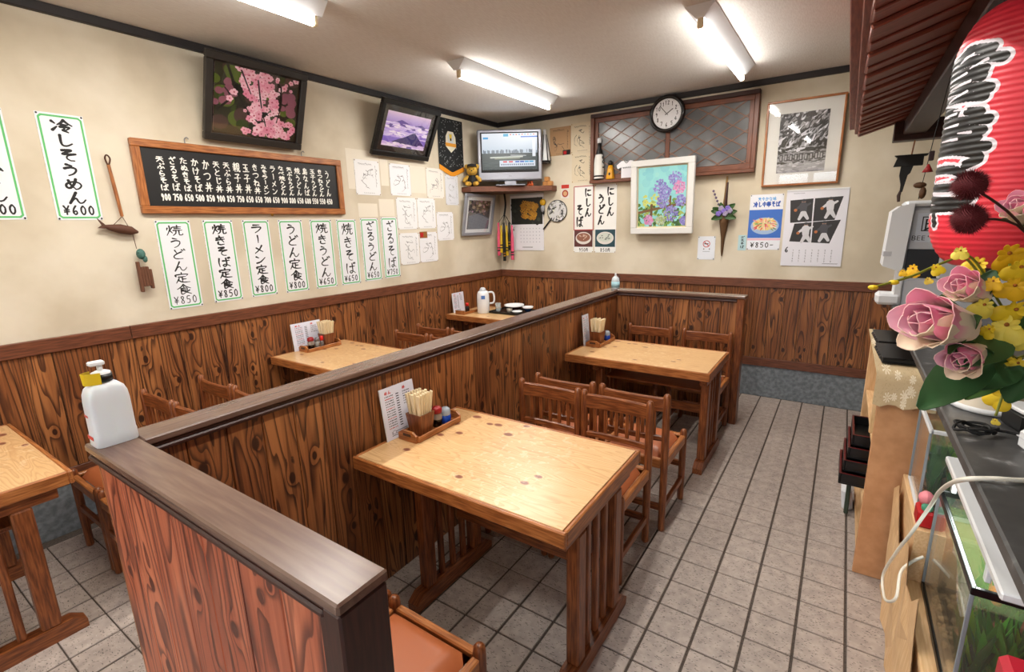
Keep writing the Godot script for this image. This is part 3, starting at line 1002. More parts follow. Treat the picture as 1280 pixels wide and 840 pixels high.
# ---------------------------------------------------------------- counter side on the right
func build_counter() -> void:
	var ct := tri_mat(noise_tex(81, 0.018, [[0.0, Color(0.22, 0.22, 0.22)], [0.60, Color(0.28, 0.28, 0.28)], [0.74, Color(0.36, 0.36, 0.36)], [0.86, Color(0.55, 0.55, 0.55)]], 5), Vector3.ONE * 1.4, 0.32, true)
	var t := thing("service_counter", "long counter with black worn top between dining room and kitchen", "counter", Vector3(4.0, 0, 2.6))
	var o := t.position
	bar(t, "counter_top", Vector3(3.563, 1.022, 0.85) - o, Vector3(4.55, 1.05, 4.25) - o, ct, 0.004)
	bar(t, "counter_base", Vector3(4.0, 0, 0.85) - o, Vector3(4.5, 1.022, 4.25) - o, M.oak_y, 0.002)
	# canopy over the counter: fascia, sloping boards, beam
	t = thing("counter_canopy", "dark brown wooden canopy of overlapping roof boards above the counter", "canopy", Vector3(3.4, 2.0, 2.2))
	o = t.position
	bar(t, "fascia", Vector3(3.257, 2.05, 0.98) - o, Vector3(3.302, CEIL, 3.9) - o, M.roof_z, 0.003)
	for k in 11:
		var z := 1.08 + k * 0.265
		var s := st0()
		var bs := Basis(Vector3(0, 0, 1), 0.30) * Basis(Vector3.RIGHT, 0.065)
		cbox(s, Vector3.ZERO, Vector3(0.60, 0.014, 0.282), 0.003)
		part(t, "roof_board", s, M.roof_x, Vector3(3.59, 2.10, z) - o, bs)
		s = st0()
		cbox(s, Vector3.ZERO, Vector3(0.596, 0.006, 0.10), 0.002)
		part(t, "lath", s, M.roof_x, Vector3(3.59, 2.10, z) - o + bs * Vector3(0, -0.010, -0.06), bs)
	var sh := st0()
	cbox(sh, Vector3.ZERO, Vector3(0.62, 0.012, 2.95), 0.002)
	part(t, "sheathing", sh, M.roof_x, Vector3(3.60, 2.127, 2.42) - o, Basis(Vector3(0, 0, 1), 0.30))
	bar(t, "beam", Vector3(3.51, 1.985, 1.07) - o, Vector3(3.61, 2.06, 3.9) - o, M.dark_z, 0.004)
	bar(t, "beam", Vector3(3.47, 1.955, 0.97) - o, Vector3(3.86, 2.06, 1.07) - o, M.dark_x, 0.004)
	bar(t, "back_panel", Vector3(3.86, 1.965, 0.97) - o, Vector3(3.89, CEIL, 3.9) - o, M.dark_z, 0.003)
	bar(t, "hanger", Vector3(3.285, 2.02, 1.0) - o, Vector3(3.315, 2.05, 3.9) - o, M.roof_z, 0.003)

	# open shelf unit under the counter edge
	t = thing("shelf_unit", "light brown open shelf unit at the aisle with plain end panel", "shelf unit", Vector3(3.62, 0, 1.81))
	o = t.position
	bar(t, "end_panel", Vector3(3.485, 0.0, 2.262) - o, Vector3(3.78, 0.905, 2.285) - o, M.cardboard, 0.003)
	bar(t, "end_panel", Vector3(3.485, 0.0, 1.33) - o, Vector3(3.78, 0.905, 1.353) - o, M.plain_y, 0.003)
	bar(t, "top_board", Vector3(3.48, 0.905, 1.325) - o, Vector3(3.78, 0.925, 2.29) - o, M.plain_z, 0.003)
	bar(t, "back_board", Vector3(3.765, 0.0, 1.353) - o, Vector3(3.78, 0.905, 2.262) - o, M.plain_y, 0.001)
	for y in [0.03, 0.25, 0.56]:
		bar(t, "shelf", Vector3(3.495, y, 1.353) - o, Vector3(3.765, y + 0.018, 2.262) - o, M.plain_z, 0.002)
	bar(t, "divider", Vector3(3.487, 0.578, 2.02) - o, Vector3(3.505, 0.905, 2.05) - o, M.plain_y, 0.002)

	# lace cloth with a hanging hem
	var li := img(512, 512, Color(0.80, 0.71, 0.56))
	var r := RandomNumberGenerator.new()
	r.seed = 5
	for k in 500:
		var p := Vector2(r.randf_range(0, 512), r.randf_range(0, 512))
		stroke(li, [p, p + Vector2(r.randf_range(-14, 14), r.randf_range(-14, 14))], 1, 1, Color(0.72, 0.62, 0.47))
	for k in 26:
		var c := Vector2(r.randf_range(20, 492), r.randf_range(20, 492))
		var rad := r.randf_range(18, 34)
		for q in 8:
			var a := TAU * q / 8 + k
			stroke(li, [c + Vector2(cos(a), sin(a)) * rad * 0.3, c + Vector2(cos(a), sin(a)) * rad], 3.0, 5.5, Color(0.93, 0.88, 0.78))
		disc(li, c.x, c.y, 4, Color(0.88, 0.80, 0.66))
	var lm := tmat(tex(li), 0.9)
	t = thing("lace_cloth", "cream lace cloth with flower pattern hanging over the shelf unit", "cloth", Vector3(3.58, 0.925, 1.85))
	var s := st0()
	var pts := []
	for i in 9:
		var u := i / 8.0
		var col := []
		for j in 15:
			var x: float = 3.468 + u * 0.20
			var p: Vector3
			if j < 10:
				p = Vector3(x, 0.9285 + 0.0015 * sin(i * 2.1 + j), 1.34 + j * 0.1065)
			else:
				var q := (j - 9) * 0.026
				p = Vector3(x, 0.9285 - q - (0.008 * sin(i * 1.9) if j == 14 else 0.0), 2.2995 + 0.006 * sin(i * 1.7) * q * 6.0)
			col.append(p - t.position)
		pts.append(col)
	sheet(s, pts, 0.003)
	part(t, "cloth", s, lm)

	for q in [[1.50, 1.80, 0.935, "black menu folder on the lace cloth, the farther one"], [1.84, 2.14, 0.935, "black menu folder with shiny cover on the lace cloth, the nearer one"]]:
		t = thing("menu_folder", q[3], "menu", Vector3(3.545, q[2], (q[0] + q[1]) / 2), 0.05, "menu folders on the lace cloth")
		part(t, "cover", box_st(Vector3(0.125, 0.006, q[1] - q[0]), 0.002), M.black, Vector3(0, 0.003, 0))
		part(t, "pages", box_st(Vector3(0.118, 0.014, q[1] - q[0] - 0.012), 0.001), M.blackmat, Vector3(0, 0.0132, 0))
		part(t, "cover", box_st(Vector3(0.125, 0.005, q[1] - q[0]), 0.002), M.black, Vector3(0, 0.023, 0))
		for k in 5:
			s = st0()
			tube(s, [Vector3(-0.063, 0.006, -0.1 + k * 0.05), Vector3(-0.068, 0.013, -0.1 + k * 0.05), Vector3(-0.063, 0.022, -0.1 + k * 0.05)], 0.0022, 5)
			part(t, "ring", s, M.steel)

	# lacquer trays stacked in the shelf, sticking out into the aisle
	for k in 4:
		t = thing("lacquer_tray", ["lowest black lacquer tray with red rim in the shelf", "second black lacquer tray with red rim from below in the shelf", "third black lacquer tray with red rim from below in the shelf", "topmost black lacquer tray with red rim in the shelf"][k], "tray", Vector3(3.50 + 0.012 * k, 0.268 + 0.058 * k, 1.84 - 0.03 * k), 0.0, "lacquer trays in the shelf")
		s = st0()
		cbox(s, Vector3(0, 0.004, 0), Vector3(0.20, 0.008, 0.30), 0.002)
		for e in [-1.0, 1.0]:
			cbox(s, Vector3(e * 0.096, 0.032, 0), Vector3(0.008, 0.048, 0.30), 0.002)
			cbox(s, Vector3(0, 0.032, e * 0.146), Vector3(0.184, 0.048, 0.008), 0.002)
		part(t, "body", s, M.black)
		s = st0()
		for e in [-1.0, 1.0]:
			cbox(s, Vector3(e * 0.096, 0.0567, 0), Vector3(0.0084, 0.0015, 0.30), 0.0)
			cbox(s, Vector3(0, 0.0567, e * 0.146), Vector3(0.184, 0.0015, 0.0084), 0.0)
		part(t, "rim", s, mat(Color(0.34, 0.05, 0.05), 0.4))
	t = thing("green_basket", "mint green plastic basket handle inside the shelf unit", "basket", Vector3(3.56, 0.578, 2.15))
	s = st0()
	tube(s, [Vector3(-0.04, 0.06, -0.06), Vector3(-0.045, 0.15, -0.06), Vector3(-0.045, 0.15, 0.06), Vector3(-0.04, 0.06, 0.06)], 0.006, 8)
	part(t, "handle", s, mat(Color(0.35, 0.72, 0.55), 0.5))
	s = st0()
	lathe(s, [[0, 0], [0.05, 0], [0.06, 0.06], [0.056, 0.06], [0.046, 0.005], [0, 0.005]], 18)
	part(t, "bowl", s, mat(Color(0.35, 0.72, 0.55), 0.5))
	t = thing("waste_packet", "white and green crumpled packet on the floor under the trays", "packet", Vector3(3.458, 0, 1.66))
	s = st0()
	cbox(s, Vector3(0, 0.06, 0), Vector3(0.05, 0.12, 0.16), 0.012, Basis(Vector3(0, 0, 1), 0.12))
	part(t, "bag", s, M.white)
	s = st0()
	cbox(s, Vector3(0.0, 0.09, 0.10), Vector3(0.02, 0.17, 0.025), 0.004, Basis(Vector3.RIGHT, -0.3))
	part(t, "green_flap", s, mat(Color(0.15, 0.2, 0.12), 0.6))

	# plywood stand below the tanks
	t = thing("tank_stand", "rough plywood and cardboard stand beneath the fish tanks", "stand", Vector3(3.78, 0, 2.85))
	o = t.position
	var zs := [2.32, 2.50, 2.62, 2.80, 2.95, 3.12, 3.33]
	for k in 6:
		s = st0()
		var w: float = zs[k + 1] - zs[k]
		cbox(s, Vector3.ZERO, Vector3(0.018, 0.315, w - 0.003), 0.002)
		part(t, "side_board", s, [M.plain_y, M.cardboard][k % 2], Vector3(3.612 + 0.004 * (k % 3), 0.1575, (zs[k] + zs[k + 1]) / 2) - o, Basis(Vector3.RIGHT, 0.0))
	bar(t, "top_board", Vector3(3.60, 0.316, 2.31) - o, Vector3(3.96, 0.338, 3.34) - o, M.plain_z, 0.002)
	bar(t, "back_board", Vector3(3.93, 0.0, 2.32) - o, Vector3(3.95, 0.316, 3.33) - o, M.plain_y, 0.002)
	bar(t, "riser", Vector3(3.60, 0.338, 2.32) - o, Vector3(3.90, 0.53, 2.755) - o, M.plain_z, 0.002)
	# a folded sheet of packing paper pinned over the aisle side
	s = st0()
	s.set_smooth_group(-1)
	var gx := 9
	var gy := 5
	var gp := []
	for k in gx:
		var col := []
		for q in gy:
			col.append(Vector3(3.582 + 0.008 * sin(k * 2.3 + q * 1.1) * (1.0 if q < gy - 1 else 0.3), 0.003 + q * 0.128 * (0.88 + 0.12 * sin(k * 1.7)), 2.33 + k * 0.098 + 0.025 * sin(q * 2.6 + k)) - o)
		gp.append(col)
	for k in gx - 1:
		for q in gy - 1:
			var a: Vector3 = gp[k][q]
			var b: Vector3 = gp[k + 1][q]
			var c: Vector3 = gp[k + 1][q + 1]
			var d: Vector3 = gp[k][q + 1]
			for th in [0.0, 0.002]:
				var dv := Vector3(th, 0, 0)
				var nn := Vector3(-1 if th == 0.0 else 1, 0, 0)
				if (k + q) % 2 == 0:
					tri(s, a + dv, b + dv, c + dv, nn)
					tri(s, a + dv, c + dv, d + dv, nn)
				else:
					tri(s, a + dv, b + dv, d + dv, nn)
					tri(s, b + dv, c + dv, d + dv, nn)
	part(t, "packing_paper", s, M.plain_y)

	fish_tank("fish_tank", "larger glass fish tank with green plants, gravel and black frame", Vector3(3.64, 0.34, 2.775), Vector3(3.94, 0.70, 3.285), M.black, 31, true)
	fish_tank("fish_tank", "smaller glass tank with white edge strips beside the shelf unit", Vector3(3.615, 0.532, 2.36), Vector3(3.88, 0.84, 2.63), M.white, 37, false)

	t = thing("tank_light", "slim white lamp bar lying across the fish tanks", "lamp", Vector3(3.669, 0.772, 3.075))
	part(t, "bar", box_st(Vector3(0.044, 0.02, 0.71), 0.004), M.whitegloss, Vector3(0, 0.012, 0))
	part(t, "bracket", box_st(Vector3(0.20, 0.012, 0.03), 0.003), M.whitegloss, Vector3(0.12, 0.008, 0.335))
	part(t, "support_leg", box_st(Vector3(0.012, 0.07, 0.02), 0.002), M.whitegloss, Vector3(0.0, -0.0355, 0.17))
	part(t, "support_leg", box_st(Vector3(0.012, 0.07, 0.02), 0.002), M.whitegloss, Vector3(0.0, -0.0355, -0.29))
	var g := mat(Color(0.95, 0.95, 0.95), 0.4)
	g.emission_enabled = true
	g.emission = Color(0.95, 1.0, 0.98)
	g.emission_energy_multiplier = 2.5
	part(t, "glow_strip", box_st(Vector3(0.03, 0.003, 0.42), 0.0), g, Vector3(0, 0.0005, -0.05))
	var al := AreaLight3D.new()
	al.name = "tank_glow"
	al.area_size = Vector2(0.03, 0.42)
	al.light_energy = 0.10
	al.light_color = Color(0.95, 1.0, 0.98)
	al.shadow_enabled = true
	al.area_range = 6.0
	al.area_attenuation = 2.0
	al.position = Vector3(0, -0.003, -0.05)
	al.rotation_degrees.x = -90
	t.add_child(al)

	# white cable
	t = thing("white_cable", "white power cable looping from the counter down past the fish tank", "cable")
	s = st0()
	tube(s, curve([Vector3(3.72, 1.055, 3.40), Vector3(3.634, 1.056, 3.459), Vector3(3.586, 1.058, 3.485), Vector3(3.545, 1.03, 3.46), Vector3(3.575, 0.86, 3.15), Vector3(3.60, 0.715, 2.93), Vector3(3.575, 0.583, 2.88), Vector3(3.56, 0.437, 2.774), Vector3(3.55, 0.265, 2.654), Vector3(3.55, 0.245, 2.753), Vector3(3.55, 0.32, 2.884), Vector3(3.56, 0.373, 2.921), Vector3(3.57, 0.414, 2.847), Vector3(3.60, 0.434, 2.799), Vector3(3.628, 0.457, 2.788)], 6), 0.0048, 8)
	part(t, "cord", s, mat(Color(0.90, 0.89, 0.84), 0.45))

	# red, pink and green toy on the stand
	t = thing("plastic_toy", "small red pink and green plastic toy beside the fish tank", "toy", Vector3(3.625, 0.5305, 2.70))
	s = st0()
	cbox(s, Vector3(0, 0.03, 0), Vector3(0.045, 0.06, 0.08), 0.008)
	part(t, "red_box", s, M.red)
	s = st0()
	ball(s, Vector3(0.0, 0.085, -0.015), Vector3(0.022, 0.025, 0.026))
	part(t, "pink_top", s, mat(Color(0.88, 0.52, 0.56), 0.5))
	s = st0()
	cbox(s, Vector3(0.0, 0.071, 0.026), Vector3(0.03, 0.022, 0.024), 0.006)
	part(t, "green_clip", s, mat(Color(0.30, 0.60, 0.48), 0.5))
	t = thing("red_case", "red case with a navy panel at the lower right picture corner", "case", Vector3(3.735, 0.0, 3.52))
	part(t, "body", box_st(Vector3(0.16, 0.68, 0.14), 0.012), mat(Color(0.72, 0.10, 0.18), 0.4), Vector3(0, 0.34, 0))
	part(t, "panel", box_st(Vector3(0.13, 0.09, 0.006), 0.003), mat(Color(0.05, 0.05, 0.16), 0.4), Vector3(0.015, 0.61, 0.073))

	build_lantern()
	build_machine()

func fish_tank(called: String, label: String, lo: Vector3, hi: Vector3, fm: Material, sd: int, big: bool) -> void:
	var c := Vector3((lo.x + hi.x) / 2, lo.y, (lo.z + hi.z) / 2)
	var t := thing(called, label, "fish tank", c)
	var g := 0.005
	var a := lo - c
	var b := hi - c
	bar(t, "pane", Vector3(a.x, 0, a.z), Vector3(a.x + g, b.y, b.z), M.pane, 0)
	bar(t, "pane", Vector3(b.x - g, 0, a.z), Vector3(b.x, b.y, b.z), M.pane, 0)
	bar(t, "pane", Vector3(a.x + g, 0, b.z - g), Vector3(b.x - g, b.y, b.z), M.pane, 0)
	bar(t, "pane", Vector3(a.x + g, 0, a.z), Vector3(b.x - g, b.y, a.z + g), M.pane, 0)
	bar(t, "bottom", Vector3(a.x + g, 0, a.z + g), Vector3(b.x - g, 0.006, b.z - g), M.black, 0)
	var f := 0.02 if big else 0.013
	for k in 2:
		var y: float = b.y - f if k == 1 else 0.0
		for e in [[Vector3(a.x - 0.004, y, a.z - 0.004), Vector3(a.x + 0.008, y + f, b.z + 0.004)], [Vector3(b.x - 0.008, y, a.z - 0.004), Vector3(b.x + 0.004, y + f, b.z + 0.004)], [Vector3(a.x, y, b.z - 0.008), Vector3(b.x, y + f, b.z + 0.004)], [Vector3(a.x, y, a.z - 0.004), Vector3(b.x, y + f, a.z + 0.008)]]:
			bar(t, "frame_bar", e[0], e[1], fm, 0.002)
	for e in [Vector2(a.x, a.z), Vector2(a.x, b.z), Vector2(b.x, b.z), Vector2(b.x, a.z)]:
		var k := Vector3(e.x, 0, e.y)
		bar(t, "corner_seal", k + Vector3(-0.004, f, -0.004), k + Vector3(0.004, b.y - f, 0.004), mat(Color(0.52, 0.55, 0.57), 0.4), 0.001)
	# water surface and body
	var wm := glass(Color(0.55, 0.66, 0.42, 0.16))
	bar(t, "water", Vector3(a.x + 0.006, b.y - 0.055, a.z + 0.006), Vector3(b.x - 0.006, b.y - 0.05, b.z - 0.006), wm, 0)
	# gravel
	var r := RandomNumberGenerator.new()
	r.seed = sd
	var s := st0()
	for k in 420:
		var p := Vector3(r.randf_range(a.x + 0.014, b.x - 0.014), 0.012 + r.randf_range(0, 0.03), r.randf_range(a.z + 0.014, b.z - 0.014))
		cbox(s, p, Vector3.ONE * r.randf_range(0.010, 0.017), 0.004, Basis.from_euler(Vector3(r.randf() * 6, r.randf() * 6, 0)))
	var gr := part(t, "gravel", s, mat(Color(0.48, 0.38, 0.24), 0.7))
	tag(gr, "", "", "", "stuff")
	# plants
	var greens := [mat(Color(0.22, 0.48, 0.08), 0.5), mat(Color(0.42, 0.58, 0.10), 0.5), mat(Color(0.12, 0.32, 0.08), 0.5)]
	for k in (44 if big else 12):
		var base := Vector3(r.randf_range(a.x + 0.03, b.x - 0.03), 0.03, r.randf_range(a.z + 0.03, b.z - 0.03))
		if big and k < 30: base.z = b.z - r.randf_range(0.02, 0.06)
		s = st0()
		for q in 9:
			var ang := r.randf() * TAU
			var l := r.randf_range(0.09, b.y * 0.72)
			var pts := []
			for i in 5:
				var col := []
				for j in 3:
					var v := i / 4.0
					var w := 0.017 * sin(PI * (0.12 + 0.86 * v)) * (j - 1)
					var out := Vector3(cos(ang), 0, sin(ang)) * v * v * 0.04
					var q2 := base + out + Vector3(0, l * v, 0) + Vector3(-sin(ang), 0, cos(ang)) * w
					q2.x = clampf(q2.x, a.x + 0.012, b.x - 0.012)
					q2.z = clampf(q2.z, a.z + 0.012, b.z - 0.012)
					col.append(q2)
				pts.append(col)
			sheet(s, pts, 0.0008)
		part(t, "plant", s, greens[k % 3])
	if big:
		s = st0()
		ball(s, Vector3(-0.05, 0.21, 0.02), Vector3(0.014, 0.02, 0.038))
		tri(s, Vector3(-0.05, 0.21, -0.012), Vector3(-0.05, 0.232, -0.045), Vector3(-0.05, 0.19, -0.045), Vector3.RIGHT)
		part(t, "goldfish", s, mat(Color(0.85, 0.25, 0.06), 0.4))
	s = st0()
	tube(s, curve([Vector3(a.x + 0.05, 0.03, 0.0), Vector3(0, 0.10, -0.02), Vector3(b.x - 0.05, 0.17, 0.03)], 5), 0.02, 8)
	part(t, "driftwood", s, mat(Color(0.42, 0.22, 0.08), 0.7))

# ---------------------------------------------------------------- paper lantern
func build_lantern() -> void:
	var at := Vector3(3.587, 1.437, 3.23)
	var t := thing("paper_lantern", "big red paper lantern with black brush lettering outlined in white", "lantern", at)
	# unrolled print: u runs once round, v down from the top of the shade
	var W := 1536
	var H := 1024
	var i := img(W, H, Color(0.90, 0.21, 0.28))
	var strokes := [
		[[-118, 0.440], [-76.7, 0.449], [-64.3, 0.460], [-42, 0.451]], [[-110, 0.425], [-79.9, 0.437], [-49.5, 0.437], [-33, 0.430]],
		[[-120, 0.418], [-95.8, 0.425], [-55.3, 0.419], [-45, 0.416]], [[-122, 0.405], [-95.8, 0.407], [-54.2, 0.407], [-46, 0.404]],
		[[-130, 0.392], [-95.7, 0.395], [-52.3, 0.388], [-39, 0.379]], [[-125, 0.372], [-95.7, 0.375], [-58.9, 0.372], [-42, 0.366]],
		[[-118, 0.358], [-95.6, 0.358], [-66, 0.346]], [[-54, 0.344], [-43, 0.338]],
		[[-126, 0.335], [-95.6, 0.335], [-51.6, 0.326], [-36, 0.322]], [[-120, 0.318], [-95.5, 0.318], [-58.2, 0.312], [-39, 0.303]],
		[[-128, 0.302], [-95.6, 0.302], [-56.7, 0.296], [-42, 0.290]], [[-122, 0.288], [-95.6, 0.288], [-50.6, 0.278], [-34, 0.272]],
		[[-126, 0.270], [-95.4, 0.272], [-63.6, 0.271], [-44, 0.263], [-38, 0.250], [-47, 0.241]],
		[[-130, 0.236], [-95.4, 0.236], [-59.7, 0.234], [-44, 0.216]], [[-122, 0.202], [-95.6, 0.201], [-56.3, 0.198], [-37, 0.192]],
		[[-126, 0.178], [-95.6, 0.177], [-54.0, 0.171], [-40, 0.174]], [[-120, 0.157], [-95.6, 0.155], [-58.1, 0.158], [-42, 0.158]],
		[[-77, 0.150], [-74, 0.126]], [[-100, 0.43], [-98, 0.30]], [[-96, 0.27], [-92, 0.15]],
	]
	for pass_no in 2:
		for sk in strokes:
			var pts := []
			for q in sk:
				# u measured from +z towards +x; -90 degrees faces the aisle
				var u := fposmod(q[0] / 360.0, 1.0)
				pts.append(Vector2(u * W, (1.0 - (q[1] - 0.032) / 0.515) * H))
			if pass_no == 0:
				stroke(i, pts, 26, 32, Color(0.92, 0.90, 0.94))
			else:
				stroke(i, pts, 15, 19, Color(0.075, 0.075, 0.08))
	for q in [[-72, 0.442, -58, 0.451], [-58, 0.425, -44, 0.433], [-88, 0.412, -62, 0.418], [-86, 0.396, -56, 0.401], [-84, 0.372, -58, 0.383], [-70, 0.352, -56, 0.350], [-88, 0.344, -66, 0.345], [-84, 0.322, -62, 0.322], [-60, 0.305, -48, 0.303], [-84, 0.295, -60, 0.294], [-72, 0.252, -52, 0.243], [-82, 0.214, -60, 0.216], [-66, 0.186, -50, 0.190]]:
		var e := []
		for k in 2: e.append(Vector2(fposmod(q[k * 2] / 360.0, 1.0) * W, (1.0 - (q[k * 2 + 1] - 0.032) / 0.515) * H))
		stroke(i, e, 3, 6, Color(0.92, 0.90, 0.94))
	var lm := tmat(tex(i), 0.38)
	lm.backlight_enabled = true
	lm.backlight = Color(0.25, 0.05, 0.05)
	var s := st0()
	s.set_smooth_group(0)
	var rows := 176
	var seg := 64
	var ring := func(k: int) -> Vector2:
		var v := float(k) / rows
		var y := v * 0.515
		var e := 0.0
		var cap := 0.115
		if y < cap: e = (cap - y) / cap
		elif y > 0.515 - cap: e = (y - (0.515 - cap)) / cap
		var rr := 0.062 + 0.066 * sqrt(maxf(0.0, 1.0 - e * e))
		return Vector2(rr + 0.0016 * absf(sin(v * PI * 44.0)), y)
	for k in rows:
		var p0: Vector2 = ring.call(k)
		var p1: Vector2 = ring.call(k + 1)
		for q in seg:
			var t0 := TAU * q / seg
			var t1 := TAU * (q + 1) / seg
			var c0 := Vector3(sin(t0), 0, cos(t0))
			var c1 := Vector3(sin(t1), 0, cos(t1))
			quad(s, c0 * p0.x + Vector3(0, p0.y, 0), c1 * p0.x + Vector3(0, p0.y, 0), c1 * p1.x + Vector3(0, p1.y, 0), c0 * p1.x + Vector3(0, p1.y, 0), c0 + c1, Vector2(float(q) / seg, 1 - p0.y / 0.515), Vector2(float(q + 1) / seg, 1 - p0.y / 0.515), Vector2(float(q + 1) / seg, 1 - p1.y / 0.515), Vector2(float(q) / seg, 1 - p1.y / 0.515))
	part(t, "paper_shade", s, lm)
	s = st0()
	lathe(s, [[0.0, -0.012], [0.066, -0.012], [0.068, 0.006], [0.06, 0.012], [0.0, 0.012]], 32, Vector3.ZERO, false)
	part(t, "bottom_ring", s, M.black)
	s = st0()
	lathe(s, [[0.0, 0.505], [0.068, 0.505], [0.068, 0.528], [0.0, 0.53]], 32, Vector3.ZERO, false)
	part(t, "top_ring", s, M.black)
	s = st0()
	tube(s, curve([Vector3(-0.062, 0.525, 0), Vector3(-0.05, 0.537, 0), Vector3(0, 0.541, 0), Vector3(0.05, 0.537, 0), Vector3(0.062, 0.525, 0)], 4), 0.003, 6)
	part(t, "wire_handle", s, M.steel)

# ---------------------------------------------------------------- white machine on the counter
func build_machine() -> void:
	var t := thing("dispenser_machine", "white and grey dispenser machine with black opening behind the red lantern", "machine", Vector3(3.82, 1.05, 1.06))
	var o := t.position
	bar(t, "body", Vector3(3.585, 1.05, 0.90) - o, Vector3(4.10, 1.595, 1.16) - o, M.greyplastic, 0.02)
	var s := st0()
	prism(s, PackedVector2Array([Vector2(3.495, 1.27), Vector2(3.585, 1.24), Vector2(3.60, 1.61), Vector2(3.54, 1.60), Vector2(3.505, 1.57)]), 0.93, 1.20)
	part(t, "side_cover", s, M.white, -o)
	bar(t, "side_notch", Vector3(3.490, 1.325, 1.10) - o, Vector3(3.53, 1.355, 1.2015) - o, M.greyplastic, 0.003)
	bar(t, "side_post", Vector3(3.56, 1.05, 1.10) - o, Vector3(3.60, 1.26, 1.19) - o, M.white, 0.006)
	bar(t, "side_arm", Vector3(3.485, 1.05, 1.06) - o, Vector3(3.60, 1.115, 1.20) - o, M.white, 0.015)
	bar(t, "top_cover", Vector3(3.56, 1.595, 0.92) - o, Vector3(4.10, 1.625, 1.19) - o, M.white, 0.012)
	bar(t, "opening", Vector3(3.60, 1.205, 1.15) - o, Vector3(3.95, 1.365, 1.162) - o, M.black, 0.002)
	bar(t, "lower_panel", Vector3(3.60, 1.05, 1.155) - o, Vector3(4.08, 1.195, 1.175) - o, M.greyplastic, 0.006)
	bar(t, "chute", Vector3(3.74, 1.20, 1.16) - o, Vector3(3.86, 1.34, 1.185) - o, M.greyplastic, 0.01)
	var li := img(256, 256, Color(0.78, 0.80, 0.84))
	li.fill_rect(Rect2i(36, 30, 190, 8), Color(0.03, 0.03, 0.05))
	li.fill_rect(Rect2i(36, 150, 190, 8), Color(0.03, 0.03, 0.05))
	li.fill_rect(Rect2i(36, 30, 8, 128), Color(0.03, 0.03, 0.05))
	li.fill_rect(Rect2i(218, 30, 8, 128), Color(0.03, 0.03, 0.05))
	li.fill_rect(Rect2i(60, 52, 12, 90), Color(0.03, 0.03, 0.05))
	li.fill_rect(Rect2i(60, 52, 55, 12), Color(0.03, 0.03, 0.05))
	li.fill_rect(Rect2i(60, 88, 42, 12), Color(0.03, 0.03, 0.05))
	stroke(li, [Vector2(60, 150), Vector2(200, 45)], 7, 7, Color(0.03, 0.03, 0.05))
	li.fill_rect(Rect2i(125, 52, 85, 12), Color(0.03, 0.03, 0.05))
	li.fill_rect(Rect2i(125, 130, 85, 12), Color(0.03, 0.03, 0.05))
	s = st0()
	cbox(s, Vector3.ZERO, Vector3(0.155, 0.155, 0.003), 0.0005, Basis.IDENTITY, Vector2(1 / 0.155, 1 / 0.155), Vector2(0.5, 0.5))
	part(t, "label_plate", s, tmat(tex(li), 0.4), Vector3(3.70, 1.48, 1.1615) - o)
	var tm := TextMesh.new()
	tm.text = "BEE'S FIT"
	var f := SystemFont.new()
	f.font_names = PackedStringArray(["Droid Sans Mono"])
	tm.font = f
	tm.font_size = 16
	tm.pixel_size = 0.0021
	tm.depth = 0.0015
	inst(t, "lettering", tm, M.blackmat, Vector3(3.70, 1.424, 1.1635) - o)
	s = st0()
	lathe(s, [[0, 0], [0.02, 0], [0.022, 0.01], [0.015, 0.02], [0, 0.022]], 14)
	part(t, "knob", s, M.steel, Vector3(3.86, 1.11, 1.176) - o, Basis(Vector3.RIGHT, PI / 2))

# ---------------------------------------------------------------- flat things on the walls
# wall "l": a = z of the picture's left side, b = z of its right side. wall "b": a, b = x.
func on_wall(called: String, label: String, cat: String, wall: String, a: float, b: float, y0: float, y1: float, group := "", off := 0.0015) -> Node3D:
	var c := (a + b) / 2
	var at := Vector3(off, (y0 + y1) / 2, c) if wall == "l" else Vector3(c, (y0 + y1) / 2, off)
	return thing(called, label, cat, at, PI / 2 if wall == "l" else 0.0, group)

func printed(parent: Node, called: String, w: float, h: float, th: float, m: Material, at := Vector3.ZERO) -> MeshInstance3D:
	var s := st0()
	cbox(s, Vector3.ZERO, Vector3(w, h, th), 0.0, Basis.IDENTITY, Vector2(1.0 / w, 1.0 / h), Vector2(0.5, 0.5))
	return part(parent, called, s, m, at)

func pins(parent: Node, w: float, h: float, m: Material) -> void:
	var s := st0()
	ball(s, Vector3.ZERO, Vector3(0.005, 0.005, 0.003), 6, 3)
	var me := done(s)
	for e in [[-1, 1], [1, 1], [-1, -1], [1, -1]]:
		inst(parent, "pin", me, m, Vector3(e[0] * (w / 2 - 0.007), e[1] * (h / 2 - 0.007), 0.003))

const INK := Color(0.05, 0.045, 0.045)

func strip(dish: String, price: String, label: String, a: float, b: float, y0: float, y1: float, bold := 7.0) -> void:
	var i := img(224, 640, Color(0.90, 0.91, 0.93))
	var g := Color(0.36, 0.72, 0.42)
	for e in [[Vector2(26, 16), Vector2(198, 16)], [Vector2(26, 624), Vector2(198, 624)], [Vector2(14, 28), Vector2(14, 612)], [Vector2(210, 28), Vector2(210, 612)], [Vector2(14, 28), Vector2(26, 16)], [Vector2(198, 16), Vector2(210, 28)], [Vector2(14, 612), Vector2(26, 624)], [Vector2(198, 624), Vector2(210, 612)]]:
		stroke(i, e, 5.2, 5.2, g)
	column(i, dish, 112, 28, 545, 128 if dish.length() < 6 else 112, bold, INK, 0.5)
	var pw := 40.0
	row(i, "¥" + price, 112 - pw * 2, 548, pw, 62, bold * 0.62, INK, 0.8)
	var t := on_wall("menu_strip", label, "menu strip", "l", a, b, y0, y1, "menu strips on the left wall")
	var w := absf(a - b)
	printed(t, "paper", w, y1 - y0, 0.0016, tmat(tex(i), 0.7))
	pins(t, w, y1 - y0, M.black)

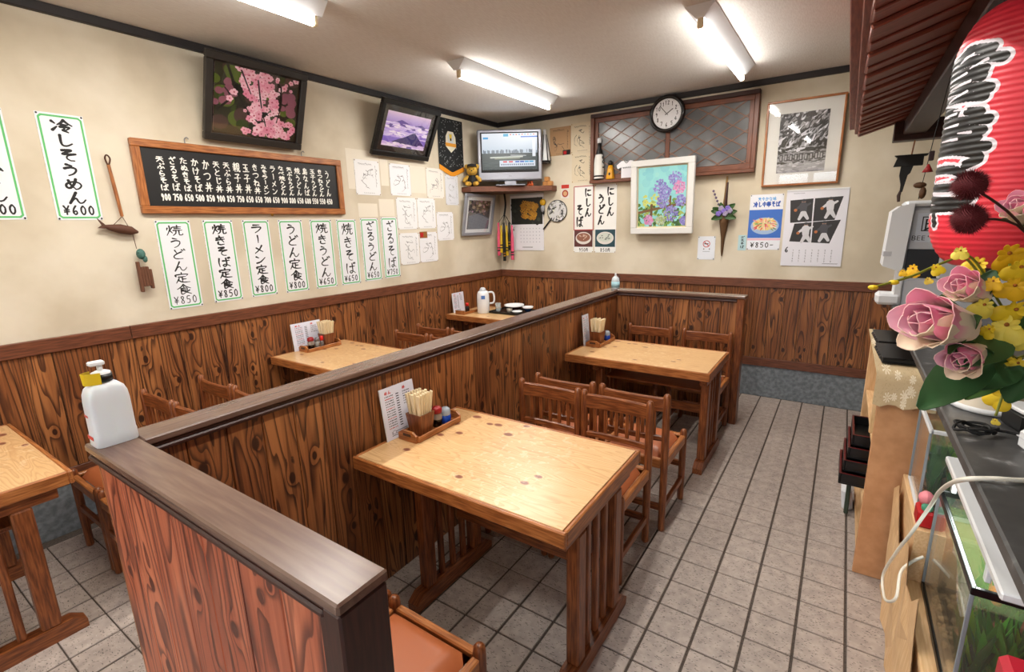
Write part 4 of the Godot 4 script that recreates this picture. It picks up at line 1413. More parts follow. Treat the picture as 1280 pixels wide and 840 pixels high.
func framed(called: String, label: String, wall: String, a: float, b: float, y0: float, y1: float, fw: float, fd: float, fm: Array, mw: float, mm: Material, pic: Material, lean := 0.0, off := 0.012, pane := true) -> Node3D:
	var w := absf(a - b)
	var h := y1 - y0
	var t := on_wall(called, label, "picture", wall, a, b, y0, y1, "", off)
	if lean != 0.0:
		t.basis = Basis(Vector3.UP, PI / 2 if wall == "l" else 0.0) * Basis(Vector3.RIGHT, lean)
	for k in [-1.0, 1.0]:
		bar(t, "frame_side", Vector3(-w / 2, k * (h / 2 - fw / 2) - fw / 2, -fd / 2), Vector3(w / 2, k * (h / 2 - fw / 2) + fw / 2, fd / 2), fm[0], 0.004)
		bar(t, "frame_side", Vector3(k * (w / 2 - fw / 2) - fw / 2, -h / 2 + fw, -fd / 2), Vector3(k * (w / 2 - fw / 2) + fw / 2, h / 2 - fw, fd / 2), fm[1], 0.004)
	var iw := w - 2 * fw
	var ih := h - 2 * fw
	if mw > 0.0:
		bar(t, "mat_board", Vector3(-iw / 2, -ih / 2, -0.006), Vector3(iw / 2, ih / 2, -0.002), mm, 0)
	printed(t, "print", iw - 2 * mw, ih - 2 * mw, 0.002, pic, Vector3(0, 0, -0.0008))
	if pane:
		bar(t, "glass", Vector3(-iw / 2, -ih / 2, 0.002), Vector3(iw / 2, ih / 2, 0.004), M.picture_glass, 0)
	return t

func build_left_wall_items() -> void:
	var y0 := 1.110
	var y1 := 1.623
	strip("焼うどん定食", "850", "white menu strip with green border and thin brushwork, priced 850", 3.441, 3.255, 1.104, 1.623, 5.0)
	strip("焼きそば定食", "850", "white menu strip with green border and bold brushwork, priced 850", 3.184, 3.003, y0, 1.624)
	strip("ラーメン定食", "800", "menu strip priced 800 starting with three angular letters, third from left", 2.941, 2.758, y0 + 0.003, y1)
	strip("うどん定食", "800", "menu strip priced 800 with five brushed characters, fourth below blackboard", 2.690, 2.507, y0, y1)
	strip("焼きうどん", "650", "menu strip priced 650 below the right end of the blackboard", 2.443, 2.257, y0, y1)
	strip("焼きそば", "650", "menu strip priced 650 with four characters, third from the right", 2.212, 2.025, y0, y1)
	strip("ざるうどん", "650", "menu strip priced 650 overlapping the last strip, second from right", 1.980, 1.795, y0 + 0.006, 1.631)
	strip("ざるそば", "750", "rightmost menu strip priced 750 beside the autograph boards", 1.762, 1.580, y0 + 0.011, 1.638)
	strip("冷しそうめん", "600", "menu strip priced 600 hanging left of the wooden fish ornament", 3.861, 3.675, 1.628, 2.141, 8.0)
	strip("ざるうどん", "600", "menu strip cut by the left picture edge, price ending in 00", 4.160, 3.974, 1.631, 2.134, 8.0)

	# blackboard menu
	var i := img(1536, 448, Color(0.045, 0.04, 0.045))
	var dishes := ["天ぷらそば", "ざるそば", "たぬきそば", "かけそば", "かつ丼", "天とじ丼", "天ぷら丼", "親子丼", "玉子丼", "きつね丼", "みそラーメン", "ラーメン", "なべ焼うどん", "天ぷらうどん", "焼うどん", "鳥なんば", "玉子うどん", "きつねうどん", "うどん"]
	var prices := ["900", "750", "650", "500", "850", "900", "850", "750", "650", "650", "700", "650", "900", "800", "650", "600", "550", "550", "450"]
	for k in 19:
		var x := 110.0 + k * 73.5
		column(i, dishes[k], x, 52, 328, 54, 4.6, Color(0.93, 0.93, 0.90), 0.7)
		row(i, prices[k], x - 30, 346, 20, 58, 4.2, Color(0.95, 0.95, 0.92), 0.9)
	var t := framed("menu_blackboard", "long blackboard menu in a brown wooden frame with white brushed writing", "l", 3.497, 2.133, 1.661, 2.063, 0.042, 0.03, [M.amber_x, M.amber_y], 0.0, null, tmat(tex(i), 0.5), 0.0, 0.016, false)
	t.set_meta("category", "menu board")
	for x in [-0.40, 0.36]:
		var s := st0()
		tube(s, curve([Vector3(x, 0.20, 0.0), Vector3(x, 0.225, 0.0), Vector3(x + 0.012, 0.236, 0.004), Vector3(x + 0.02, 0.226, 0.006)], 4), 0.003, 6)
		part(t, "hook", s, M.steel)
	var s := st0()
	ball(s, Vector3(0.08, -0.206, 0.005), Vector3(0.009, 0.009, 0.009))
	part(t, "knob", s, M.brass)

	# blossom photograph, top leaning out from the wall
	i = img(512, 448, Color(0.16, 0.17, 0.11))
	var r := RandomNumberGenerator.new()
	r.seed = 17
	for k in 60:
		var c: Color = [Color(0.20, 0.27, 0.10), Color(0.12, 0.11, 0.09), Color(0.33, 0.40, 0.14), Color(0.30, 0.22, 0.20)][k % 4]
		disc(i, r.randf_range(0, 512), r.randf_range(0, 448), r.randf_range(25, 60), c)
	for k in 18:
		disc(i, r.randf_range(0, 120) if k < 10 else r.randf_range(400, 512), r.randf_range(60, 260), r.randf_range(16, 36), Color(0.55, 0.33, 0.40))
	for e in [[Vector2(70, 0), Vector2(130, 160), Vector2(200, 300), Vector2(300, 448)], [Vector2(20, 300), Vector2(90, 210), Vector2(60, 150)], [Vector2(380, 60), Vector2(400, 200), Vector2(330, 448)], [Vector2(200, 120), Vector2(270, 220), Vector2(290, 420)]]:
		stroke(i, e, 8, 4, Color(0.07, 0.05, 0.05))
	for k in 210:
		var c := Vector2(r.randf_range(80, 500), r.randf_range(0, 440))
		if k % 3 > 0: c = Vector2(230 + (c.x - 290) * 0.45 + c.y * 0.25, c.y)
		if c.x < 170 and c.y > 230: continue
		if c.x > 400 and c.y > 90 and c.y < 200: continue
		var rad := r.randf_range(7, 16)
		var pk := Color(0.90, 0.56, 0.67).lerp(Color(0.98, 0.84, 0.88), r.randf())
		for q in 5:
			var a := TAU * q / 5 + k
			disc(i, c.x + cos(a) * rad, c.y + sin(a) * rad, rad * 0.75, pk)
		disc(i, c.x, c.y, rad * 0.4, Color(0.74, 0.28, 0.40))
		if k % 40 == 39:
			for e in [[Vector2(250, 60), Vector2(280, 240), Vector2(330, 430)], [Vector2(395, 70), Vector2(405, 190), Vector2(380, 330)], [Vector2(150, 20), Vector2(210, 160)]]: stroke(i, e, 5, 3, Color(0.10, 0.06, 0.06))
	framed("framed_picture", "dark framed photograph of pink blossom twigs leaning out above blackboard", "l", 3.119, 2.477, 2.085, 2.575, 0.042, 0.03, [mat(Color(0.17, 0.155, 0.14), 0.4), mat(Color(0.17, 0.155, 0.14), 0.4)], 0.012, M.black, tmat(tex(i), 0.35), 0.36, 0.125)
	# mountain photograph
	i = img(512, 360, Color(0.62, 0.52, 0.78))
	for y in 360:
		i.fill_rect(Rect2i(0, y, 512, 1), Color(0.93, 0.85, 0.95).lerp(Color(0.52, 0.42, 0.82), clampf(y / 150.0, 0, 1)))
	poly_fill(i, PackedVector2Array([Vector2(60, 120), Vector2(170, 70), Vector2(300, 110), Vector2(420, 90), Vector2(512, 130), Vector2(512, 170), Vector2(0, 170)]), Color(0.33, 0.22, 0.62))
	for k in 120:
		var y := r.randf_range(110, 250)
		disc(i, r.randf_range(0, 512), y, r.randf_range(22, 60), Color(0.98, 0.96, 1.0).lerp(Color(0.72, 0.62, 0.92), r.randf()), r.randf_range(6, 13))
	poly_fill(i, PackedVector2Array([Vector2(120, 300), Vector2(250, 240), Vector2(330, 190), Vector2(360, 185), Vector2(440, 260), Vector2(512, 320), Vector2(512, 350), Vector2(60, 350)]), Color(0.17, 0.10, 0.42))
	for k in 60:
		disc(i, r.randf_range(0, 512), r.randf_range(318, 360), r.randf_range(20, 50), Color(0.98, 0.95, 1.0).lerp(Color(0.78, 0.66, 0.92), r.randf()), r.randf_range(7, 14))
	framed("framed_picture", "black framed photograph of purple mountain peaks over clouds, tilted outwards", "l", 1.843, 1.183, 2.115, 2.560, 0.04, 0.035, [M.black, M.black], 0.045, mat(Color(0.10, 0.095, 0.09), 0.5), tmat(tex(i), 0.35), 0.46, 0.135)
	# small framed photo by the corner
	i = img(220, 280, Color(0.30, 0.28, 0.28))
	for k in 90:
		var g := r.randf_range(0.05, 0.75)
		disc(i, r.randf_range(0, 220), r.randf_range(0, 140), r.randf_range(5, 16), Color(g, g * r.randf_range(0.75, 1.0), g * r.randf_range(0.7, 1.0)))
	poly_fill(i, PackedVector2Array([Vector2(10, 150), Vector2(110, 120), Vector2(215, 170), Vector2(215, 280), Vector2(10, 280)]), Color(0.33, 0.36, 0.41))
	framed("framed_picture", "small silver framed group photograph below the corner shelf", "l", 0.72, 0.22, 1.447, 1.872, 0.03, 0.03, [M.silver, M.silver], 0.035, M.white, tmat(tex(i), 0.4), 0.18, 0.065)

	autographs()
	# pennant
	i = img(256, 384, Color(0.05, 0.055, 0.06))
	for k in 120:
		var p := Vector2(r.randf_range(8, 248), r.randf_range(8, 330))
		if Vector2(p.x - 128, (p.y - 150) * 0.8).length() < 62: continue
		stroke(i, [p, p + Vector2(r.randf_range(-9, 9), r.randf_range(-9, 9))], 2.2, 1.4, Color(0.55, 0.57, 0.57))
	poly_fill(i, PackedVector2Array([Vector2(78, 120), Vector2(100, 86), Vector2(156, 86), Vector2(178, 120), Vector2(182, 190), Vector2(128, 232), Vector2(74, 190)]), Color(0.86, 0.84, 0.76))
	poly_fill(i, PackedVector2Array([Vector2(96, 125), Vector2(112, 100), Vector2(144, 100), Vector2(160, 125), Vector2(150, 165), Vector2(106, 165)]), Color(0.78, 0.80, 0.80))
	poly_fill(i, PackedVector2Array([Vector2(112, 104), Vector2(144, 104), Vector2(136, 150), Vector2(120, 150)]), Color(0.85, 0.72, 0.20))
	disc(i, 128, 140, 7, Color(0.05, 0.05, 0.05), 10)
	poly_fill(i, PackedVector2Array([Vector2(72, 166), Vector2(184, 166), Vector2(180, 190), Vector2(76, 190)]), Color(0.85, 0.58, 0.15))
	t = on_wall("pennant", "black pennant with shield crest and yellow border hanging left of television", "pennant", "l", 0.985, 0.617, 2.05, 2.56, "", 0.004)
	var m := tmat(tex(i), 0.8)
	var w := 0.368
	s = st0()
	var q := []
	for e in [Vector2(-0.5, 0.5), Vector2(0.5, 0.5), Vector2(0.5, -0.38), Vector2(0.06, -0.5), Vector2(-0.06, -0.5), Vector2(-0.5, -0.38)]:
		q.append(Vector3(e.x * w, e.y * 0.51, 0))
	for z in [0.0, 0.003]:
		for k in range(1, 5):
			var f := func(v: Vector3) -> Vector2: return Vector2(v.x / w + 0.5, 0.5 - v.y / 0.51)
			var dz := Vector3(0, 0, z)
			tri(s, q[0] + dz, q[k] + dz, q[k + 1] + dz, Vector3(0, 0, 1 if z > 0 else -1), f.call(q[0]), f.call(q[k]), f.call(q[k + 1]))
	part(t, "cloth", s, m)
	s = st0()
	prism(s, PackedVector2Array([Vector2(-0.186, -0.17), Vector2(-0.02, -0.232), Vector2(0.0, -0.235), Vector2(0.02, -0.232), Vector2(0.186, -0.17), Vector2(0.186, -0.215), Vector2(0.03, -0.272), Vector2(-0.03, -0.272), Vector2(-0.186, -0.215)]), 0.0032, 0.006)
	part(t, "yellow_border", s, mat(Color(0.85, 0.55, 0.08), 0.8))
	# wooden fish ornament on a string with a frog on a pail
	t = thing("hanging_ornament", "wooden fish ornament with frog and little pail hanging on the wall", "ornament", Vector3(0.03, 1.60, 3.61), PI / 2)
	s = st0()
	tube(s, curve([Vector3(-0.006, 0.30, 0), Vector3(0.008, 0.34, 0), Vector3(-0.004, 0.36, 0), Vector3(-0.014, 0.34, 0), Vector3(-0.004, 0.30, 0)], 4), 0.004, 6)
	part(t, "loop", s, mat(Color(0.30, 0.16, 0.08), 0.8))
	s = st0()
	tube(s, [Vector3(-0.004, 0.31, 0), Vector3(0.004, 0.18, 0), Vector3(0.012, 0.045, 0)], [0.008, 0.0095, 0.008], 8)
	part(t, "stick", s, M.amber_y)
	s = st0()
	tube(s, [Vector3(0.012, 0.045, 0), Vector3(-0.035, 0.0, 0)], 0.0018, 5)
	tube(s, [Vector3(0.012, 0.045, 0), Vector3(0.03, -0.005, 0)], 0.0018, 5)
	tube(s, [Vector3(0.045, -0.05, 0), Vector3(0.05, -0.13, 0)], 0.0018, 5)
	part(t, "cord", s, mat(Color(0.35, 0.22, 0.12), 0.9))
	s = st0()
	tube(s, [Vector3(-0.075, -0.005, 0), Vector3(-0.055, -0.012, 0), Vector3(-0.01, -0.02, 0), Vector3(0.04, -0.032, 0), Vector3(0.072, -0.04, 0)], [0.008, 0.016, 0.026, 0.024, 0.006], 10)
	prism(s, PackedVector2Array([Vector2(-0.06, -0.01), Vector2(-0.10, 0.035), Vector2(-0.085, 0.0), Vector2(-0.105, -0.015), Vector2(-0.075, -0.018)]), -0.006, 0.006)
	part(t, "fish", s, mat(Color(0.33, 0.19, 0.12), 0.7))
	s = st0()
	ball(s, Vector3(0.062, -0.16, 0.008), Vector3(0.022, 0.03, 0.018))
	ball(s, Vector3(0.078, -0.188, 0.008), Vector3(0.012, 0.02, 0.012))
	ball(s, Vector3(0.048, -0.148, 0.016), Vector3(0.008, 0.008, 0.008))
	part(t, "frog", s, mat(Color(0.25, 0.42, 0.38), 0.6))
	s = st0()
	for k in 5:
		cbox(s, Vector3(0.037 + k * 0.013, -0.285 if k < 4 else -0.30, 0.012), Vector3(0.0125, 0.11 if k > 0 else 0.17, 0.03), 0.003)
	part(t, "pail", s, mat(Color(0.40, 0.25, 0.17), 0.8))

func autograph_tex(sd: int, bg: Color, ink := 0.48) -> StandardMaterial3D:
	var i := img(192, 216, bg)
	var r := RandomNumberGenerator.new()
	r.seed = sd
	var c := Color(ink, ink, ink)
	for k in 5:
		var pts := []
		var p := Vector2(r.randf_range(40, 120), r.randf_range(55, 150))
		for q in 5 + k % 3 * 2:
			pts.append(p)
			p += Vector2(r.randf_range(-30, 30), r.randf_range(-16, 28))
			p = Vector2(clampf(p.x, 30, 140), clampf(p.y, 50, 185))
		stroke(i, pts, 1.7, 0.8, c)
	for k in 7:
		var y := 30.0 + k * 20
		stroke(i, [Vector2(160, y), Vector2(168 + r.randf_range(-8, 6), y + 10), Vector2(160, y + 13)], 1.4, 1.0, c)
	for k in 8:
		var x := 30.0 + k * 13
		stroke(i, [Vector2(x, 22), Vector2(x + 8, 22 + r.randf_range(-6, 8)), Vector2(x + 10, 30)], 1.4, 1.0, c)
	for k in 6: stroke(i, [Vector2(60 + k * 15, 200), Vector2(66 + k * 15, 204)], 1.2, 1.0, c)
	return tmat(tex(i), 0.7)

func autographs() -> void:
	var wm := [autograph_tex(1, Color(0.90, 0.90, 0.90)), autograph_tex(2, Color(0.90, 0.90, 0.91)), autograph_tex(3, Color(0.90, 0.875, 0.84)), autograph_tex(4, Color(0.84, 0.85, 0.87), 0.6), autograph_tex(5, Color(0.90, 0.90, 0.90), 0.5)]
	var tan := autograph_tex(6, Color(0.70, 0.56, 0.41), 0.2)
	var cre := autograph_tex(7, Color(0.84, 0.79, 0.68), 0.2)
	for e in [
		["l", 1.990, 1.737, 1.817, 2.090, 0, "white autograph board nearest to the blackboard's right end"],
		["l", 1.622, 1.380, 1.824, 2.089, 1, "white autograph board right below the purple mountain picture"],
		["l", 1.173, 0.937, 1.816, 2.088, 2, "cream autograph board under the pennant's left side"],
		["l", 0.912, 0.720, 1.756, 2.043, 3, "narrow glossy white sheet below the pennant tip"],
		["l", 1.571, 1.325, 1.532, 1.809, 4, "white autograph board in the middle row, left one of the pair"],
		["l", 1.316, 1.076, 1.535, 1.811, 0, "white autograph board in the middle row, right one of the pair"],
		["l", 1.061, 0.819, 1.415, 1.688, 1, "white autograph board standing alone left of the small framed photograph"],
		["l", 1.564, 1.324, 1.218, 1.500, 4, "white autograph board in the lowest row beside the 750 menu strip"],
		["l", 1.315, 1.072, 1.223, 1.502, 1, "white autograph board in the lowest row with a red and gold sticker"],
		["b", 0.664, 0.903, 2.232, 2.504, 5, "brown autograph board on the back wall beside the television"],
		["b", 0.909, 1.147, 2.238, 2.516, 6, "cream autograph board left of the window, upper one"],
		["b", 0.917, 1.150, 1.952, 2.232, 6, "cream autograph board left of the window, lower one"],
	]:
		var t := on_wall("autograph_board", e[6], "autograph board", e[0], e[1], e[2], e[3], e[4], "autograph boards")
		var w := absf(e[1] - e[2])
		var m: Material = wm[e[5]] if e[5] < 5 else (tan if e[5] == 5 else cre)
		printed(t, "board", w, e[4] - e[3], 0.003, m, Vector3(0, 0, 0.001))
		pins(t, w, e[4] - e[3], M.brass)
		if e[6].contains("sticker"):
			bar(t, "sticker", Vector3(-0.115, 0.085, 0.0026), Vector3(-0.015, 0.145, 0.004), mat(Color(0.55, 0.36, 0.15), 0.4), 0)
			bar(t, "sticker_emblem", Vector3(-0.108, 0.095, 0.004), Vector3(-0.068, 0.135, 0.005), M.red, 0)
		if e[6].contains("beside the television"):
			bar(t, "sticker", Vector3(0.03, -0.136, 0.0026), Vector3(0.115, -0.09, 0.004), mat(Color(0.12, 0.07, 0.06), 0.4), 0)
			bar(t, "sticker_emblem", Vector3(0.04, -0.13, 0.004), Vector3(0.075, -0.10, 0.005), M.red, 0)

# ---------------------------------------------------------------- back wall
func build_back_wall_items() -> void:
	var s: SurfaceTool
	var r := RandomNumberGenerator.new()
	r.seed = 23
	# lattice window: frame, centre post, two sashes of frosted glass with diagonal bars
	var t := Node3D.new()
	t.name = "window_1"
	t.set_meta("kind", "structure")
	add_child(t)
	t.position = Vector3(1.882, 2.245, 0.0)
	var X0 := -0.738
	var X1 := 0.738
	var Y0 := -0.318
	var Y1 := 0.318
	bar(t, "frame_side", Vector3(X0, Y1 - 0.036, 0), Vector3(X1, Y1, 0.06), M.dark_x, 0.004)
	bar(t, "window_sill", Vector3(X0, Y0, 0), Vector3(X1, Y0 + 0.03, 0.075), M.rail_x, 0.004)
	bar(t, "frame_side", Vector3(X0, Y0 + 0.03, 0), Vector3(X0 + 0.036, Y1 - 0.036, 0.06), M.rail_y, 0.004)
	bar(t, "frame_side", Vector3(X1 - 0.036, Y0 + 0.03, 0), Vector3(X1, Y1 - 0.036, 0.06), M.rail_y, 0.004)
	var gt := noise_tex(91, 0.012, [[0.3, Color(0.31, 0.315, 0.32)], [0.6, Color(0.37, 0.375, 0.38)], [0.85, Color(0.47, 0.47, 0.475)]], 3)
	var gm := tri_mat(gt, Vector3.ONE * 0.5, 0.25)
	var lat := mat(Color(0.50, 0.355, 0.275), 0.5)
	for k in 2:
		var a := X0 + 0.036 if k == 0 else -0.005
		var b := 0.02 if k == 0 else X1 - 0.036
		var z := 0.012 if k == 0 else 0.034
		var sash := Node3D.new()
		sash.name = "sash"
		t.add_child(sash, true)
		var ya := Y0 + 0.03
		var yb := Y1 - 0.036
		bar(sash, "sash_rail", Vector3(a, yb - 0.04, z), Vector3(b, yb, z + 0.02), M.rail_x, 0.003)
		bar(sash, "sash_rail", Vector3(a, ya, z), Vector3(b, ya + 0.045, z + 0.02), M.rail_x, 0.003)
		bar(sash, "sash_stile", Vector3(a, ya + 0.045, z), Vector3(a + 0.035, yb - 0.04, z + 0.02), M.rail_y, 0.003)
		bar(sash, "sash_stile", Vector3(b - 0.035, ya + 0.045, z), Vector3(b, yb - 0.04, z + 0.02), M.rail_y, 0.003)
		bar(sash, "frosted_pane", Vector3(a + 0.03, ya + 0.04, z + 0.005), Vector3(b - 0.03, yb - 0.035, z + 0.009), gm, 0)
		# diagonal bars clipped to the opening
		var lo := Vector2(a + 0.035, ya + 0.045)
		var hi := Vector2(b - 0.035, yb - 0.04)
		var sl := 0.60
		for d in [-1.0, 1.0]:
			for q in range(-6, 14):
				var c: float = lo.y + q * 0.118
				# y = c + d*sl*(x - x0)
				var x0: float = lo.x if d > 0 else hi.x
				var pts := []
				for n in 200:
					var x := lerpf(lo.x, hi.x, n / 199.0)
					var y: float = c + sl * absf(x - x0)
					if y >= lo.y and y <= hi.y: pts.append(Vector2(x, y))
				if pts.size() < 8: continue
				var p0: Vector2 = pts[0]
				var p1: Vector2 = pts[pts.size() - 1]
				s = st0()
				cbox(s, Vector3.ZERO, Vector3(p0.distance_to(p1), 0.008, 0.005), 0.001)
				part(sash, "lattice_bar", s, lat, Vector3((p0.x + p1.x) / 2, (p0.y + p1.y) / 2, z + (0.012 if d > 0 else 0.0165)), Basis(Vector3(0, 0, 1), (p1 - p0).angle()))

	# clock
	t = thing("wall_clock", "round wall clock with dark brown case and white face", "clock", Vector3(1.888, 2.467, 0.062))
	s = st0()
	lathe(s, [[0.0, 0.0], [0.148, 0.0], [0.156, 0.010], [0.156, 0.03], [0.148, 0.042], [0.136, 0.044], [0.126, 0.036], [0.122, 0.028], [0.0, 0.028]], 48)
	part(t, "case", s, mat(Color(0.045, 0.02, 0.018), 0.25), Vector3.ZERO, Basis(Vector3.RIGHT, PI / 2))
	var i := img(512, 512, Color(0.88, 0.88, 0.89))
	for k in 60:
		var a := TAU * k / 60
		var p := Vector2(256 + sin(a) * 236, 256 - cos(a) * 236)
		disc(i, p.x, p.y, 4 if k % 5 == 0 else 2, INK)
	for k in range(1, 13):
		var a := TAU * k / 12
		var p := Vector2(256 + sin(a) * 188, 256 - cos(a) * 188)
		var tx := str(k)
		row(i, tx, p.x - 24 * tx.length(), p.y - 36, 48, 72, 5.5, INK, 0.9)
	s = st0()
	var n := 40
	for k in n:
		var a0 := TAU * k / n
		var a1 := TAU * (k + 1) / n
		var c0 := Vector2(sin(a0), cos(a0))
		var c1 := Vector2(sin(a1), cos(a1))
		tri(s, Vector3(0, 0, 0.029), Vector3(c0.x, c0.y, 0.29 / 10) * Vector3(0.123, 0.123, 1), Vector3(c1.x, c1.y, 0.29 / 10) * Vector3(0.123, 0.123, 1), Vector3(0, 0, 1), Vector2(0.5, 0.5), Vector2(0.5 + c0.x * 0.5, 0.5 - c0.y * 0.5), Vector2(0.5 + c1.x * 0.5, 0.5 - c1.y * 0.5))
	part(t, "face", s, tmat(tex(i), 0.5))
	for h in [[56.5, 0.065, 0.007, "hour_hand", 0.0325], [-42.0, 0.095, 0.005, "minute_hand", 0.0350]]:
		s = st0()
		cbox(s, Vector3(0, h[1] / 2 - 0.008, 0), Vector3(h[2], h[1] + 0.016, 0.0012), 0.0004)
		part(t, h[3], s, M.black, Vector3(0, 0, h[4]), Basis(Vector3(0, 0, 1), -deg_to_rad(h[0])))
	s = st0()
	ball(s, Vector3(0, 0, 0.035), Vector3(0.005, 0.005, 0.003))
	part(t, "pivot", s, M.steel)

	# hydrangea painting
	i = img(512, 600, Color(0.56, 0.82, 0.82))
	for k in 70:
		disc(i, r.randf_range(0, 512), r.randf_range(0, 600), r.randf_range(20, 50), Color(0.60, 0.84, 0.82).lerp(Color(0.48, 0.76, 0.80), r.randf()))
	for k in 130:
		var p := Vector2(r.randf_range(0, 512), r.randf_range(330, 600))
		var c: Color = [Color(0.30, 0.48, 0.20), Color(0.45, 0.60, 0.28), Color(0.22, 0.36, 0.20), Color(0.62, 0.70, 0.36)][k % 4]
		var a := r.randf() * TAU
		stroke(i, [p, p + Vector2(cos(a), sin(a)) * 40], 16, 4, c)
	for k in 24:
		var p := Vector2(r.randf_range(60, 240), r.randf_range(270, 400))
		stroke(i, [p, p + Vector2(r.randf_range(-30, 30), r.randf_range(-30, 30))], 13, 4, Color(0.78, 0.80, 0.42))
	stroke(i, [Vector2(0, 455), Vector2(250, 410), Vector2(500, 370)], 14, 12, Color(0.45, 0.33, 0.20))
	stroke(i, [Vector2(140, 600), Vector2(150, 380)], 16, 13, Color(0.40, 0.28, 0.17))
	stroke(i, [Vector2(345, 420), Vector2(350, 300)], 12, 10, Color(0.42, 0.30, 0.18))
	for fl in [[240, 200, 72, 0], [395, 125, 70, 0], [290, 250, 66, 0], [275, 350, 68, 0], [360, 470, 76, 0], [455, 345, 56, 0], [440, 215, 62, 1], [120, 530, 52, 1], [500, 545, 45, 0], [250, 540, 50, 2]]:
		for k in 90:
			var a := r.randf() * TAU
			var d: float = sqrt(r.randf()) * fl[2]
			var base: Color = [Color(0.47, 0.44, 0.74), Color(0.90, 0.50, 0.66), Color(0.68, 0.78, 0.42)][fl[3]]
			var c := base.lerp(Color(0.85, 0.84, 0.95), r.randf() * 0.6).lerp(Color(0.25, 0.22, 0.50), 0.35 * r.randf())
			disc(i, fl[0] + cos(a) * d, fl[1] + sin(a) * d, r.randf_range(6, 11), c)
	framed("framed_picture", "white framed oil painting of purple and pink hydrangeas", "b", 1.590, 2.160, 1.436, 2.094, 0.055, 0.045, [mat(Color(0.86, 0.86, 0.85), 0.5), mat(Color(0.86, 0.86, 0.85), 0.5)], 0.012, M.cream, tmat(tex(i), 0.5), 0.05, 0.095, false)

	# black and white photograph with wide mat
	i = img(384, 512, Color(0.55, 0.55, 0.56))
	for k in 650:
		var y := r.randf_range(0, 512)
		var p := Vector2(r.randf_range(-20, 400), y)
		var a := r.randf_range(-1.4, -0.4) if y < 300 else r.randf_range(-0.3, 0.3)
		var g: float = [0.03, 0.06, 0.10, 0.16, 0.62, 0.85][r.randi_range(0, 5)] if y < 330 else r.randf_range(0.10, 0.65)
		if y > 430: g = r.randf_range(0.5, 0.75)
		stroke(i, [p, p + Vector2(cos(a), sin(a)) * r.randf_range(20, 80)], r.randf_range(4, 13), 2, Color(g, g, g * 1.03))
	for k in 9:
		var x := 20.0 + k * 40
		i.fill_rect(Rect2i(int(x), 350, 26, 60), Color(0.2, 0.2, 0.22))
		i.fill_rect(Rect2i(int(x) + 5, 360, 12, 40), Color(0.65, 0.65, 0.66))
	framed("framed_picture", "black and white photograph with wide white mat in thin wooden frame", "b", 2.677, 3.211, 1.803, 2.449, 0.016, 0.025, [M.amber_x, M.amber_y], 0.085, mat(Color(0.88, 0.88, 0.86), 0.8), tmat(tex(i), 0.5), 0.03, 0.03)

	# food photo strips
	for e in [[0.939, 1.163, "にしん", "そば", "950", Color(0.35, 0.18, 0.17), "red-edged noodle poster with brown bowl photo, priced 950"], [1.175, 1.407, "にしん", "うどん", "850", Color(0.12, 0.26, 0.30), "noodle poster with teal bowl photo, priced 850"]]:
		i = img(224, 640, Color(0.91, 0.91, 0.90))
		i.fill_rect(Rect2i(8, 420, 208, 165), e[5])
		if e[5].r > 0.3:
			for q in [[Vector2(5, 5), Vector2(219, 5)], [Vector2(5, 5), Vector2(5, 420)], [Vector2(219, 5), Vector2(219, 420)], [Vector2(5, 420), Vector2(219, 420)]]:
				stroke(i, q, 4, 4, Color(0.62, 0.16, 0.18))
		disc(i, 112, 500, 88, Color(0.85, 0.83, 0.80), 60)
		disc(i, 112, 492, 76, Color(0.55, 0.36, 0.28) if e[5].r > 0.3 else Color(0.78, 0.80, 0.76), 42)
		for k in 12:
			var p := Vector2(r.randf_range(65, 160), r.randf_range(468, 512))
			stroke(i, [p, p + Vector2(r.randf_range(-20, 20), r.randf_range(-8, 8))], 5, 2, Color(0.80, 0.70, 0.62) if e[5].r > 0.3 else Color(0.40, 0.42, 0.40))
		column(i, e[2], 160, 20, 300, 84, 9, INK)
		column(i, e[3], 66, 170 if e[3].length() == 2 else 80, 400 if e[3].length() == 2 else 380, 84, 9, INK)
		row(i, e[4] + "円", 60, 596, 26, 36, 2.6, INK)
		t = on_wall("food_poster", e[6], "poster", "b", e[0], e[1], 1.252, 1.918, "noodle posters on the back wall")
		printed(t, "paper", e[1] - e[0], 0.666, 0.0016, tmat(tex(i), 0.5))
		pins(t, e[1] - e[0], 0.666, M.brass)
	# cold noodle poster
	i = img(256, 470, Color(0.90, 0.91, 0.94))
	i.fill_rect(Rect2i(0, 128, 256, 240), Color(0.22, 0.42, 0.76))
	i.fill_rect(Rect2i(0, 372, 256, 16), Color(0.88, 0.72, 0.78))
	row(i, "爽やかな味", 60, 22, 28, 34, 2.4, Color(0.35, 0.62, 0.85))
	row(i, "冷し中華そば", 28, 60, 34, 46, 4.2, Color(0.12, 0.30, 0.66))
	disc(i, 128, 265, 108, Color(0.62, 0.72, 0.84), 72)
	disc(i, 128, 252, 92, Color(0.86, 0.78, 0.56), 52)
	for k in 70:
		var p := Vector2(r.randf_range(50, 205), r.randf_range(212, 292))
		var a := (p - Vector2(128, 240)).angle()
		stroke(i, [p, p + Vector2(cos(a), sin(a)) * 20], 5, 3, [Color(0.86, 0.52, 0.52), Color(0.90, 0.78, 0.40), Color(0.45, 0.60, 0.36), Color(0.92, 0.84, 0.72), Color(0.84, 0.30, 0.28)][k % 5])
	row(i, "¥850-", 24, 404, 38, 48, 3.4, INK)
	t = on_wall("food_poster", "blue poster of cold noodles in a glass bowl beside the baseball calendar", "poster", "b", 2.601, 2.852, 1.291, 1.746)
	printed(t, "paper", 0.251, 0.455, 0.0016, tmat(tex(i), 0.5))
	pins(t, 0.251, 0.455, M.black)
	i = img(64, 160, Color(0.70, 0.82, 0.84))
	column(i, "ざるそば", 32, 10, 140, 34, 2.4, INK)
